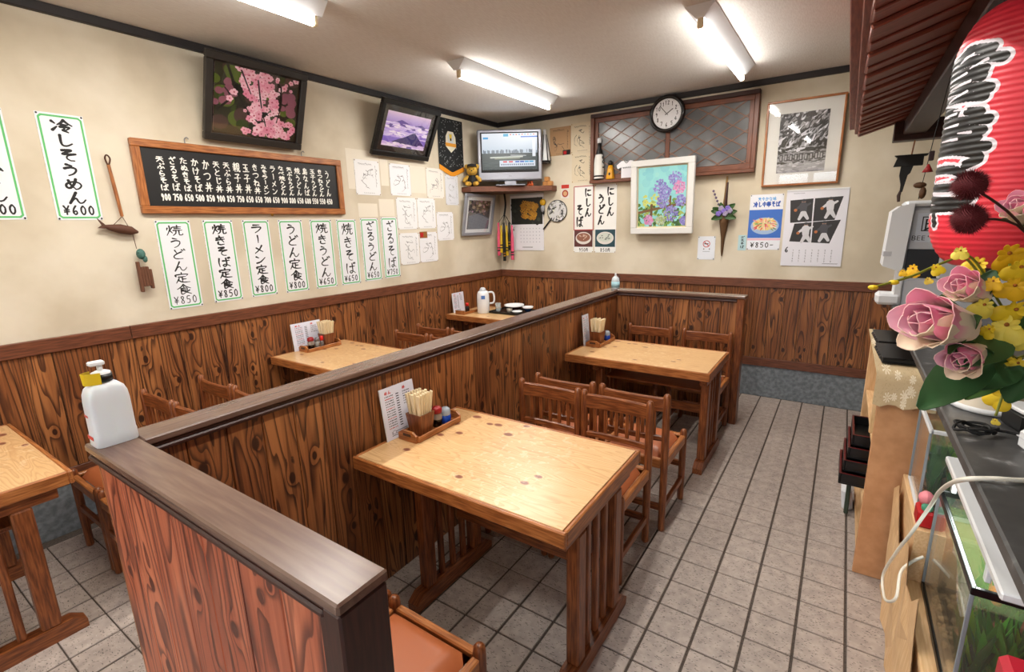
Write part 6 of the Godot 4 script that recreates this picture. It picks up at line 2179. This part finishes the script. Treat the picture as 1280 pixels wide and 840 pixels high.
func menu_card(at: Vector3, turn: float, lean: float, label: String, w: float, h: float) -> void:
	var i := img(256, 360, Color(0.86, 0.87, 0.92))
	var r := RandomNumberGenerator.new()
	r.seed = int(at.z * 1000)
	row(i, "めん", 30, 22, 26, 26, 2.2, Color(0.75, 0.15, 0.15))
	row(i, "丼", 165, 22, 26, 26, 2.2, Color(0.75, 0.15, 0.15))
	for k in 14:
		var y := 58.0 + k * 17
		for q in 6: i.fill_rect(Rect2i(30 + q * 11, int(y), r.randi_range(5, 9), 7), Color(0.25, 0.25, 0.28) if k % 4 != 1 else Color(0.7, 0.2, 0.2))
		i.fill_rect(Rect2i(112, int(y), 22, 7), Color(0.2, 0.2, 0.24))
		if k < 6:
			for q in 5: i.fill_rect(Rect2i(165 + q * 11, int(y), r.randi_range(5, 9), 7), Color(0.25, 0.25, 0.28))
	for k in 3: i.fill_rect(Rect2i(40, 310 + k * 12, 120, 5), Color(0.4, 0.4, 0.45))
	disc(i, 60, 315, 14, Color(0.5, 0.52, 0.58))
	disc(i, 60, 315, 11, Color(0.86, 0.87, 0.92))
	var t := thing("menu_card", label, "menu", at, turn, "menu cards")
	t.basis = Basis(Vector3.UP, turn) * Basis(Vector3.RIGHT, -lean)
	printed(t, "card", w, h, 0.003, tmat(tex(i), 0.35), Vector3(0, h / 2, 0))
	bar(t, "edge_bead", Vector3(-w / 2 - 0.002, 0, -0.0015), Vector3(-w / 2, h, 0.0035), M.white, 0)

func build_table_things() -> void:
	var s: SurfaceTool
	caddy(Vector3(1.862, 0.671, 3.215), "on the foremost table", 0)
	caddy(Vector3(1.862, 0.671, 1.375), "on the far right table", 1)
	caddy(Vector3(0.125, 0.686, 2.55), "on the left middle table", 2)
	menu_card(Vector3(1.797, 0.671, 3.315), PI / 2, 0.13, "white menu card leaning behind the tray on the foremost table", 0.19, 0.225)
	menu_card(Vector3(1.795, 0.671, 1.47), PI / 2, 0.08, "white menu card against the partition on the far right table", 0.10, 0.225)
	menu_card(Vector3(0.062, 0.686, 2.60), PI / 2, 0.10, "white menu card against the wall on the left middle table", 0.24, 0.20)
	menu_card(Vector3(0.062, 0.686, 0.86), PI / 2, 0.08, "white menu card behind the thermos on the far left table", 0.18, 0.20)
	# thermos jug
	var t := thing("thermos_jug", "tall white thermos jug with side handle on the far left table", "thermos", Vector3(0.33, 0.686, 0.80), 1.1)
	s = st0()
	lathe(s, [[0, 0], [0.057, 0], [0.062, 0.008], [0.064, 0.12], [0.060, 0.19], [0.052, 0.215], [0.044, 0.222], [0.036, 0.225], [0, 0.225]], 28)
	part(t, "body", s, M.whitegloss)
	s = st0()
	lathe(s, [[0, 0.224], [0.034, 0.224], [0.035, 0.232], [0.026, 0.250], [0.016, 0.258], [0, 0.26]], 20)
	part(t, "lid", s, M.greyplastic)
	s = st0()
	tube(s, curve([Vector3(0.046, 0.208, 0.03), Vector3(0.085, 0.205, 0.05), Vector3(0.098, 0.16, 0.055), Vector3(0.092, 0.105, 0.05), Vector3(0.056, 0.095, 0.032)], 5), 0.0095, 8)
	part(t, "handle", s, M.white)
	s = st0()
	cbox(s, Vector3(0.0, 0.165, 0.0625), Vector3(0.038, 0.035, 0.004), 0.001)
	part(t, "blue_label", s, mat(Color(0.30, 0.46, 0.72), 0.4), Vector3.ZERO, Basis(Vector3.UP, -0.45))
	# condiments behind the thermos
	t = thing("condiment_tray", "wooden condiment tray half hidden behind the thermos jug", "tray", Vector3(0.17, 0.686, 0.86), 0.0, "condiment trays")
	bar(t, "base", Vector3(-0.055, 0, -0.12), Vector3(0.055, 0.008, 0.12), M.amber_z, 0.002)
	bar(t, "rim", Vector3(0.051, 0.0, -0.12), Vector3(0.059, 0.026, 0.12), M.amber_z, 0.002)
	bar(t, "rim", Vector3(-0.055, 0.0, 0.12), Vector3(0.059, 0.04, 0.128), M.amber_x, 0.002)
	t = thing("sauce_bottle", "dark sauce bottle with red cap behind the thermos jug", "bottle", Vector3(0.185, 0.694, 0.88))
	s = st0()
	lathe(s, [[0, 0], [0.022, 0], [0.022, 0.05], [0.014, 0.065], [0, 0.065]], 14)
	part(t, "body", s, mat(Color(0.10, 0.07, 0.06), 0.2))
	s = st0()
	lathe(s, [[0, 0.065], [0.016, 0.065], [0.015, 0.095], [0, 0.097]], 14)
	part(t, "cap", s, mat(Color(0.80, 0.08, 0.05), 0.4))
	# meal tray with used dishes
	t = thing("meal_tray", "black round-cornered tray with used dishes on the far left table", "tray", Vector3(0.585, 0.686, 0.645))
	s = st0()
	cbox(s, Vector3(0, 0.005, 0), Vector3(0.40, 0.010, 0.29), 0.004)
	part(t, "board", s, M.black)
	s = st0()
	for k in [-1.0, 1.0]:
		cbox(s, Vector3(k * 0.197, 0.012, 0), Vector3(0.008, 0.018, 0.29), 0.002)
		cbox(s, Vector3(0, 0.012, k * 0.142), Vector3(0.386, 0.018, 0.008), 0.002)
	part(t, "rim", s, M.black)
	var T := Vector3(0.585, 0.6965, 0.645)
	t = thing("noodle_bowl", "large white bowl with dark red outside on the meal tray", "bowl", T + Vector3(-0.01, 0, -0.04))
	s = st0()
	lathe(s, [[0, 0], [0.04, 0], [0.045, 0.012], [0.075, 0.03], [0.098, 0.05]], 30)
	part(t, "outside", s, mat(Color(0.28, 0.07, 0.05), 0.25))
	s = st0()
	lathe(s, [[0.098, 0.05], [0.103, 0.062], [0.100, 0.063], [0.088, 0.046], [0.05, 0.02], [0.0, 0.012]], 30)
	part(t, "inside", s, M.whitegloss)
	t = thing("rice_bowl", "small blue and white rice bowl on the meal tray", "bowl", T + Vector3(0.14, 0, -0.06))
	s = st0()
	lathe(s, [[0, 0], [0.025, 0], [0.03, 0.01], [0.05, 0.035]], 24)
	part(t, "outside", s, mat(Color(0.10, 0.20, 0.36), 0.25))
	s = st0()
	lathe(s, [[0.05, 0.035], [0.056, 0.05], [0.053, 0.05], [0.035, 0.022], [0, 0.012]], 24)
	part(t, "inside", s, M.whitegloss)
	t = thing("side_dish", "small white dish at the front of the meal tray", "dish", T + Vector3(0.10, 0, 0.075))
	s = st0()
	lathe(s, [[0, 0], [0.028, 0], [0.048, 0.014], [0.055, 0.022], [0.052, 0.023], [0.03, 0.008], [0, 0.006]], 24)
	part(t, "plate", s, M.whitegloss)
	t = thing("sauce_cup", "little grey cup in the middle of the meal tray", "cup", T + Vector3(0.015, 0, 0.085))
	s = st0()
	lathe(s, [[0, 0], [0.022, 0], [0.03, 0.04], [0.027, 0.04], [0.02, 0.006], [0, 0.006]], 20)
	part(t, "cup", s, mat(Color(0.55, 0.52, 0.47), 0.3))
	t = thing("water_glass", "drinking glass at the left end of the meal tray", "glass", T + Vector3(-0.14, 0, 0.06))
	s = st0()
	lathe(s, [[0, 0], [0.026, 0], [0.03, 0.085], [0.0285, 0.085], [0.0245, 0.006], [0, 0.006]], 22)
	part(t, "glass", s, glass(Color(0.86, 0.90, 0.90, 0.25)))

# ---------------------------------------------------------------- on the partition and around
func build_side_things() -> void:
	# hand sanitizer
	var s := st0()
	var t := thing("sanitizer_bottle", "white pump bottle of hand sanitizer with yellow tag on partition corner", "bottle", Vector3(1.706, 1.0005, 4.270))
	var bm := mat(Color(0.82, 0.84, 0.86), 0.35)
	bm.subsurf_scatter_enabled = true
	bm.subsurf_scatter_strength = 0.15
	# rounded rectangular body, wide along z
	var rows := [[0.0, 0.97], [0.004, 1.0], [0.03, 1.0], [0.034, 0.975], [0.12, 0.965], [0.14, 0.93], [0.155, 0.82], [0.165, 0.62], [0.170, 0.42], [0.176, 0.36]]
	var seg := 28
	s.set_smooth_group(0)
	var rr := func(k: int, f: float, y: float) -> Vector3:
		var a := TAU * k / seg
		var cx := signf(cos(a)) * pow(absf(cos(a)), 0.35)
		var cz := signf(sin(a)) * pow(absf(sin(a)), 0.35)
		return Vector3(cx * 0.034 * lerpf(1.0, f, 0.85), y, cz * 0.048 * f)
	for k in rows.size() - 1:
		for q in seg:
			var a: Vector3 = rr.call(q, rows[k][1], rows[k][0])
			var b: Vector3 = rr.call(q + 1, rows[k][1], rows[k][0])
			var c: Vector3 = rr.call(q + 1, rows[k + 1][1], rows[k + 1][0])
			var d: Vector3 = rr.call(q, rows[k + 1][1], rows[k + 1][0])
			quad(s, a, b, c, d, Vector3(a.x + b.x, 0.01, a.z + b.z))
	part(t, "body", s, bm)
	s = st0()
	lathe(s, [[0.0, 0.174], [0.021, 0.174], [0.021, 0.196], [0.012, 0.2], [0.0, 0.2]], 22)
	part(t, "collar", s, M.white)
	s = st0()
	lathe(s, [[0.0, 0.198], [0.0065, 0.198], [0.0065, 0.216], [0.0, 0.216]], 12)
	cbox(s, Vector3(0, 0.221, 0.006), Vector3(0.022, 0.012, 0.034), 0.003)
	part(t, "pump", s, M.white)
	s = st0()
	lathe(s, [[0.0225, 0.172], [0.0235, 0.172], [0.0235, 0.192], [0.0225, 0.192]], 22)
	part(t, "black_band", s, M.black)
	s = st0()
	var yp := []
	for k in 7:
		var a := lerpf(-0.9, 1.25, k / 6.0)
		var v := Vector3(sin(a), 0, cos(a)) * (0.0255 + 0.016 * exp(-a * a * 3.0))
		yp.append([v + Vector3(0, 0.168, 0), v * 1.04 + Vector3(0, 0.199, 0)])
	sheet(s, yp, 0.001)
	part(t, "yellow_tag", s, mat(Color(0.85, 0.72, 0.05), 0.5))
	part(t, "red_print", box_st(Vector3(0.040, 0.010, 0.0006), 0), mat(Color(0.80, 0.22, 0.20), 0.5), Vector3(-0.004, 0.026, 0.0487))
	part(t, "red_print", box_st(Vector3(0.024, 0.006, 0.0006), 0), mat(Color(0.80, 0.30, 0.28), 0.5), Vector3(-0.008, 0.085, 0.0472))
	# tiny bottle on the far partition
	t = thing("glue_bottle", "tiny clear bottle with pale blue label on the far partition corner", "bottle", Vector3(1.722, 1.0005, 0.766))
	s = st0()
	lathe(s, [[0, 0], [0.032, 0], [0.034, 0.006], [0.034, 0.065], [0.028, 0.09], [0.012, 0.105], [0, 0.106]], 20)
	part(t, "body", s, mat(Color(0.72, 0.76, 0.78), 0.2))
	s = st0()
	lathe(s, [[0.0345, 0.01], [0.0347, 0.01], [0.0347, 0.06], [0.0345, 0.06]], 20)
	part(t, "label", s, mat(Color(0.60, 0.76, 0.80), 0.5))
	s = st0()
	lathe(s, [[0, 0.105], [0.010, 0.105], [0.006, 0.13], [0, 0.132]], 12)
	part(t, "nozzle", s, M.white)
	s = st0()
	tube(s, curve([Vector3(0.034, 0.07, 0.0), Vector3(0.04, 0.095, 0), Vector3(0.02, 0.118, 0), Vector3(0, 0.112, 0)], 4), 0.003, 5)
	part(t, "strap", s, M.black)
	# iron hanging ornament below the canopy beam
	t = thing("iron_ornament", "black iron roof-shaped ornament hanging below the canopy", "ornament", Vector3(3.565, 1.63, 1.02))
	s = st0()
	tube(s, [Vector3(0.006, 0.335, 0), Vector3(0.0, 0.25, 0)], 0.004, 6)
	part(t, "cord", s, M.amber_y)
	s = st0()
	prism(s, PackedVector2Array([Vector2(-0.075, 0.25), Vector2(0.075, 0.25), Vector2(0.07, 0.24), Vector2(0.055, 0.237), Vector2(0.055, 0.19), Vector2(-0.075, 0.19), Vector2(-0.062, 0.237)]), -0.02, 0.02)
	part(t, "roof", s, M.blackmat)
	s = st0()
	prism(s, PackedVector2Array([Vector2(-0.04, 0.19), Vector2(0.015, 0.19), Vector2(0.005, 0.15), Vector2(-0.005, 0.14), Vector2(-0.014, 0.08), Vector2(-0.018, 0.05), Vector2(-0.03, 0.05), Vector2(-0.03, 0.09), Vector2(-0.042, 0.14)]), -0.015, 0.015)
	part(t, "neck", s, M.blackmat)
	s = st0()
	tube(s, [Vector3(-0.025, 0.06, 0), Vector3(-0.032, 0.03, 0), Vector3(-0.028, -0.005, 0)], [0.006, 0.010, 0.008], 6)
	part(t, "hook", s, mat(Color(0.20, 0.11, 0.07), 0.6))
	# string of trinkets left of the lantern
	t = thing("trinket_string", "string of small red and brown trinkets beside the lantern", "ornament", Vector3(3.506, 1.60, 2.54))
	s = st0()
	tube(s, [Vector3(0.02, 0.37, 0), Vector3(0.004, 0.20, 0), Vector3(-0.012, 0.0, 0)], 0.0012, 4)
	part(t, "string", s, M.blackmat)
	s = st0()
	cbox(s, Vector3(0.004, 0.135, 0), Vector3(0.014, 0.03, 0.014), 0.002)
	part(t, "bead", s, mat(Color(0.12, 0.03, 0.04), 0.5))
	s = st0()
	lathe(s, [[0, 0.085], [0.015, 0.085], [0.003, 0.11], [0, 0.11]], 10)
	part(t, "red_bell", s, mat(Color(0.55, 0.06, 0.08), 0.5))
	s = st0()
	ball(s, Vector3(-0.014, 0.045, 0), Vector3(0.018, 0.010, 0.010), 8, 5)
	ball(s, Vector3(-0.004, 0.02, 0), Vector3(0.010, 0.02, 0.010), 8, 5)
	part(t, "bird", s, mat(Color(0.30, 0.19, 0.08), 0.7))
	# black cable bundle and small devices on the counter
	t = thing("black_cable", "tangled black cable bundle lying on the counter", "cable", Vector3(3.60, 1.054, 3.22))
	s = st0()
	var pts := []
	for k in 30:
		var a := k * 0.72
		pts.append(Vector3(cos(a) * (0.034 + 0.01 * sin(k * 1.3)), 0.004 + 0.014 * absf(sin(k * 0.9)), sin(a) * 0.024))
	pts.append(Vector3(0.06, 0.004, -0.03))
	pts.append(Vector3(0.12, 0.003, 0.0))
	pts.append(Vector3(0.19, 0.003, 0.03))
	tube(s, curve(pts, 3), 0.0034, 6)
	part(t, "cord", s, M.blackmat)
	t = thing("card_reader", "small black device with white front edge on the counter", "device", Vector3(3.725, 1.0505, 3.12), 0.3)
	part(t, "body", box_st(Vector3(0.10, 0.045, 0.08), 0.006), M.black, Vector3(0, 0.0225, 0))
	part(t, "edge", box_st(Vector3(0.104, 0.01, 0.084), 0.003), M.white, Vector3(0, 0.051, 0))
	t = thing("white_adapter", "white plastic box at the right picture edge on the counter", "adapter", Vector3(3.70, 1.0505, 3.28), 0.2)
	part(t, "body", box_st(Vector3(0.07, 0.05, 0.05), 0.01), M.whitegloss, Vector3(0, 0.0255, 0))
	part(t, "seam", box_st(Vector3(0.0705, 0.002, 0.0505), 0.0), M.greyplastic, Vector3(0, 0.028, 0))
	t = thing("crochet_doily", "white crocheted ornament on the counter at the right edge", "doily", Vector3(3.655, 1.0505, 3.535))
	s = st0()
	for k in 22:
		var a := k * 2.4
		var rad := 0.006 * sqrt(k)
		ball(s, Vector3(cos(a) * rad, 0.008, sin(a) * rad), Vector3(0.006, 0.008, 0.006), 6, 4)
	part(t, "crochet", s, M.paper)

# ---------------------------------------------------------------- flowers in the pot
func petal_pts(l: float, w: float, cup: float, curl: float, ruffle := 0.0, sd := 0) -> Array:
	var pts := []
	for i in 8:
		var v := i / 7.0
		var col := []
		for j in 7:
			var u := j / 3.0 - 1.0
			var ww := w * 0.5 * pow(maxf(sin(PI * clampf(0.10 + 0.72 * v, 0, 1)), 0.0), 0.7)
			var a := u * cup
			var x := sin(a) / maxf(cup, 0.01) * ww
			var d := (1.0 - cos(a)) / maxf(cup, 0.01) * ww
			var z := -d - curl * v * v * v + ruffle * sin(u * 7.0 + v * 4.0 + sd) * v
			col.append(Vector3(x, l * v * (1.0 - 0.10 * u * u * v), z))
		pts.append(col)
	return pts

func rose(parent: Node3D, at: Vector3, dir: Vector3, size: float, cols: Array) -> void:
	var f := frame_of(dir)
	var bs := Basis(f[0], dir.normalized(), (f[0] as Vector3).cross(dir.normalized())).orthonormalized()
	var o := Node3D.new()
	o.name = "rose"
	parent.add_child(o, true)
	o.transform = Transform3D(bs, at)
	var n := 0
	for layer in 3:
		var cnt: int = [3, 4, 5][layer]
		for k in cnt:
			var a := TAU * (k + layer * 0.4) / cnt
			var s := st0()
			var rad: float = [0.10, 0.19, 0.27][layer] * size
			sheet(s, petal_pts(size * [1.0, 0.98, 0.92][layer], size * [0.62, 0.74, 0.80][layer], 1.15, -size * [0.02, 0.05, 0.14][layer], size * 0.012, k + layer), size * 0.012)
			var pb := Basis(Vector3.UP, a) * Basis(Vector3.RIGHT, [-0.05, 0.02, 0.10][layer])
			part(o, "petal", s, cols[n % cols.size()], pb * Vector3(0, 0, 0) + Basis(Vector3.UP, a) * Vector3(0, 0, rad * 0.9), pb)
			n += 1
	var s2 := st0()
	lathe(s2, [[0.0, -0.16 * size], [0.05 * size, -0.14 * size], [0.14 * size, -0.06 * size], [0.24 * size, 0.06 * size], [0.24 * size, 0.2 * size], [0.0, 0.3 * size]], 12)
	part(o, "base_cup", s2, cols[cols.size() - 1])
	for k in 4:
		var a := TAU * k / 4 + 0.4
		part(o, "sepal", leaf_st(size * 0.55, size * 0.22, size * 0.05), mat(Color(0.16, 0.30, 0.09), 0.5), Basis(Vector3.UP, a) * Vector3(0, -0.06 * size, -0.10 * size), Basis(Vector3.UP, a) * Basis(Vector3.RIGHT, 0.95))

func orchid_mesh(sd: int) -> ArrayMesh:
	var s := st0()
	# broad two lobed lip and three small upper petals, facing +z
	for e in [-1.0, 1.0]:
		var pts := []
		for p in petal_pts(1.0, 1.0, 0.5, 0.18, 0.05, sd):
			var col := []
			for q in p: col.append(Basis(Vector3(0, 0, 1), e * 2.55) * (q as Vector3))
			pts.append(col)
		sheet(s, pts, 0.02)
	for k in 5:
		var a: float = [0.0, 0.85, -0.85, 1.55, -1.55][k]
		var pts := []
		for p in petal_pts(0.55, 0.32, 0.6, -0.1, 0.02, sd + k):
			var col := []
			for q in p: col.append(Basis(Vector3(0, 0, 1), a) * (q as Vector3))
			pts.append(col)
		sheet(s, pts, 0.02)
	return done(s)

func build_flowers() -> void:
	var P := Vector3(3.665, 1.0505, 2.985)
	var t := thing("flower_arrangement", "pot of artificial pink roses and yellow orchids on the counter", "flower arrangement", P)
	var s := st0()
	lathe(s, [[0.0, 0.0], [0.072, 0.0], [0.078, 0.006], [0.078, 0.014], [0.070, 0.018], [0.082, 0.08], [0.086, 0.125], [0.081, 0.126], [0.074, 0.06], [0.0, 0.05]], 40)
	part(t, "pot", s, mat(Color(0.80, 0.76, 0.68), 0.25))
	s = st0()
	lathe(s, [[0.0785, 0.0], [0.083, 0.003], [0.083, 0.012], [0.0785, 0.015]], 40)
	part(t, "pot_foot", s, M.whitegloss)
	s = st0()
	lathe(s, [[0.0, 0.095], [0.079, 0.098], [0.0, 0.125]], 24)
	part(t, "moss", s, mat(Color(0.20, 0.24, 0.10), 0.9))
	var green := mat(Color(0.20, 0.36, 0.08), 0.5)
	var lf := mat(Color(0.19, 0.33, 0.19), 0.42)
	var lf2 := mat(Color(0.25, 0.40, 0.17), 0.42)
	# petals dyed from cream at the foot to pink at the rim
	var pinks := []
	for k in 3:
		var gi := img(64, 4, Color.WHITE)
		for x in 64: gi.fill_rect(Rect2i(x, 0, 1, 4), Color(0.95, 0.86, 0.77).lerp([Color(0.96, 0.58, 0.71), Color(0.96, 0.66, 0.76), Color(0.96, 0.74, 0.81)][k], smoothstep(0.25, 0.85, x / 63.0)))
		pinks.append(tmat(tex(gi), 0.6))
	pinks.append(mat(Color(0.93, 0.85, 0.75), 0.6))
	for p in pinks:
		p.backlight_enabled = true
		p.backlight = Color(0.30, 0.18, 0.18)
	var root := P + Vector3(0, 0.11, 0)
	# roses: foot, tip, size
	for q in [[Vector3(3.498, 1.354, 3.535), Vector3(3.393, 1.382, 3.648), 0.118], [Vector3(3.523, 1.407, 3.491), Vector3(3.471, 1.434, 3.543), 0.072], [Vector3(3.571, 1.536, 3.447), Vector3(3.545, 1.564, 3.482), 0.06], [Vector3(3.527, 1.306, 3.516), Vector3(3.478, 1.294, 3.602), 0.075]]:
		var d: Vector3 = (q[1] - q[0]).normalized()
		rose(t, q[0] - P, d, q[2], pinks)
		s = st0()
		tube(s, curve([root - P, root.lerp(q[0], 0.6) + Vector3(0.03, 0.0, 0) - P, q[0] - P - d * 0.012], 6), 0.004, 6)
		part(t, "stem", s, green)
	# leaves: foot, tip, width
	for q in [[Vector3(3.544, 1.293, 3.483), Vector3(3.450, 1.222, 3.615), 0.075, lf], [Vector3(3.555, 1.333, 3.489), Vector3(3.498, 1.302, 3.586), 0.075, lf], [Vector3(3.552, 1.317, 3.471), Vector3(3.461, 1.380, 3.577), 0.038, lf2], [Vector3(3.589, 1.272, 3.434), Vector3(3.540, 1.247, 3.523), 0.06, lf], [Vector3(3.581, 1.262, 3.442), Vector3(3.525, 1.222, 3.515), 0.045, lf2], [Vector3(3.520, 1.402, 3.494), Vector3(3.529, 1.450, 3.503), 0.04, lf], [Vector3(3.606, 1.270, 3.448), Vector3(3.583, 1.221, 3.501), 0.055, lf], [Vector3(3.62, 1.31, 3.40), Vector3(3.60, 1.39, 3.46), 0.06, lf2]]:
		var d: Vector3 = (q[1] - q[0]).normalized()
		var side := d.cross(Vector3(-0.15, 0.5, 0.85)).normalized()
		var bs := Basis(side, (-d).cross(side), -d).orthonormalized()
		part(t, "leaf", leaf_st((q[1] - q[0]).length(), q[2], 0.012), q[3], q[0] - P, bs)
		s = st0()
		tube(s, curve([root - P, root.lerp(q[0], 0.5) + Vector3(0.02, 0.0, 0) - P, q[0] - P], 5), 0.0028, 5)
		part(t, "stem", s, green)
	# orchid sprays
	var ym := [mat(Color(0.88, 0.69, 0.03), 0.55), mat(Color(0.90, 0.77, 0.12), 0.55), mat(Color(0.88, 0.80, 0.30), 0.55)]
	for p in ym:
		p.backlight_enabled = true
		p.backlight = Color(0.4, 0.32, 0.05)
	var om := [orchid_mesh(1), orchid_mesh(2), orchid_mesh(3)]
	var cmesh := st0()
	ball(cmesh, Vector3.ZERO, Vector3(0.006, 0.006, 0.005), 7, 4)
	var cm := done(cmesh)
	var centre_mat := mat(Color(0.62, 0.36, 0.06), 0.6)
	var r := RandomNumberGenerator.new()
	r.seed = 9
	# x, y, z and size; the blooms of the spray turn towards the room
	var blooms := [[3.551, 1.478, 3.476, 0.0356], [3.512, 1.46, 3.475, 0.0244], [3.474, 1.487, 3.553, 0.0159], [3.415, 1.454, 3.542, 0.0168], [3.444, 1.459, 3.569, 0.0146], [3.521, 1.392, 3.526, 0.025], [3.512, 1.36, 3.511, 0.0212], [3.566, 1.383, 3.5, 0.0324], [3.56, 1.354, 3.501, 0.0357], [3.555, 1.427, 3.523, 0.0286], [3.573, 1.281, 3.423, 0.029], [3.492, 1.283, 3.493, 0.0095], [3.537, 1.259, 3.485, 0.011], [3.588, 1.205, 3.431, 0.029], [3.574, 1.173, 3.486, 0.0094], [3.597, 1.239, 3.441, 0.0221], [3.562, 1.457, 3.503, 0.0289], [3.581, 1.339, 3.502, 0.0294], [3.527, 1.434, 3.527, 0.0174], [3.597, 1.276, 3.445, 0.0234], [3.438, 1.436, 3.547, 0.009], [3.396, 1.454, 3.605, 0.0087], [3.534, 1.35, 3.525, 0.0177]]
	for k in blooms.size():
		var b: Array = blooms[k]
		var at := Vector3(b[0], b[1], b[2])
		var n := Vector3(-0.25 + r.randf_range(-0.6, 0.6), 0.15 + r.randf_range(-0.35, 0.6), 0.95).normalized()
		var f := frame_of(n)
		var bs := (Basis(f[0], n.cross(f[0]), n).orthonormalized() * Basis(Vector3(0, 0, 1), r.randf_range(-0.6, 0.6))).scaled_local(Vector3.ONE * float(b[3]))
		var o := inst(t, "orchid_bloom", om[k % 3], ym[k % 3], at - P, bs)
		inst(o, "centre", cm, centre_mat, Vector3(0, 0.08, 0.06), Basis.from_scale(Vector3.ONE * 18.0))
	for path in [[root, Vector3(3.66, 1.25, 3.30), Vector3(3.557, 1.386, 3.449), Vector3(3.498, 1.473, 3.502), Vector3(3.456, 1.467, 3.544), Vector3(3.410, 1.446, 3.593), Vector3(3.356, 1.430, 3.647)], [root, Vector3(3.65, 1.24, 3.32), Vector3(3.580, 1.299, 3.457), Vector3(3.576, 1.361, 3.468), Vector3(3.552, 1.462, 3.481)], [root, Vector3(3.64, 1.24, 3.30), Vector3(3.580, 1.299, 3.457), Vector3(3.541, 1.369, 3.489), Vector3(3.509, 1.448, 3.501), Vector3(3.471, 1.489, 3.528)], [root, Vector3(3.65, 1.26, 3.28), Vector3(3.596, 1.279, 3.427), Vector3(3.588, 1.235, 3.444), Vector3(3.577, 1.177, 3.468)]]:
		var q := []
		for v in path: q.append(v - P)
		s = st0()
		tube(s, curve(q, 6), 0.0022, 5)
		part(t, "stem", s, mat(Color(0.48, 0.50, 0.14), 0.5))
	for v in [[3.356, 1.430, 3.647], [3.385, 1.437, 3.62]]:
		s = st0()
		ball(s, Vector3.ZERO, Vector3(0.008, 0.0045, 0.006), 8, 5)
		part(t, "bud", s, ym[1], Vector3(v[0], v[1], v[2]) - P)
	# burgundy bristly seed heads
	for q in [Vector3(3.472, 1.596, 3.547), Vector3(3.476, 1.541, 3.56)]:
		s = st0()
		ball(s, Vector3.ZERO, Vector3(0.023, 0.019, 0.023), 12, 8)
		for k in 800:
			var y := 1.0 - 2.0 * (k + 0.5) / 800
			var a := k * 2.39996
			var v := Vector3(cos(a) * sqrt(1 - y * y), y, sin(a) * sqrt(1 - y * y))
			var e := frame_of(v)
			var w := 0.0011
			var b0: Vector3 = v * 0.018 + (e[0] as Vector3) * w
			var b1: Vector3 = v * 0.018 - (e[0] as Vector3) * w
			var b2: Vector3 = v * 0.018 + (e[1] as Vector3) * w
			var tip := v * 0.030 * r.randf_range(0.85, 1.05)
			s.set_smooth_group(-1)
			tri(s, b0, b1, tip, -(e[1] as Vector3))
			tri(s, b1, b2, tip, (e[1] as Vector3) - (e[0] as Vector3))
			tri(s, b2, b0, tip, (e[1] as Vector3) + (e[0] as Vector3))
		part(t, "seed_head", s, mat(Color(0.34, 0.04, 0.085), 0.8), q - P)
		s = st0()
		tube(s, curve([root - P, Vector3(3.66, 1.33, 3.36) - P, Vector3(3.565, 1.515, 3.48) - P, q - P], 6), 0.0022, 5)
		part(t, "stem", s, mat(Color(0.22, 0.10, 0.06), 0.6))
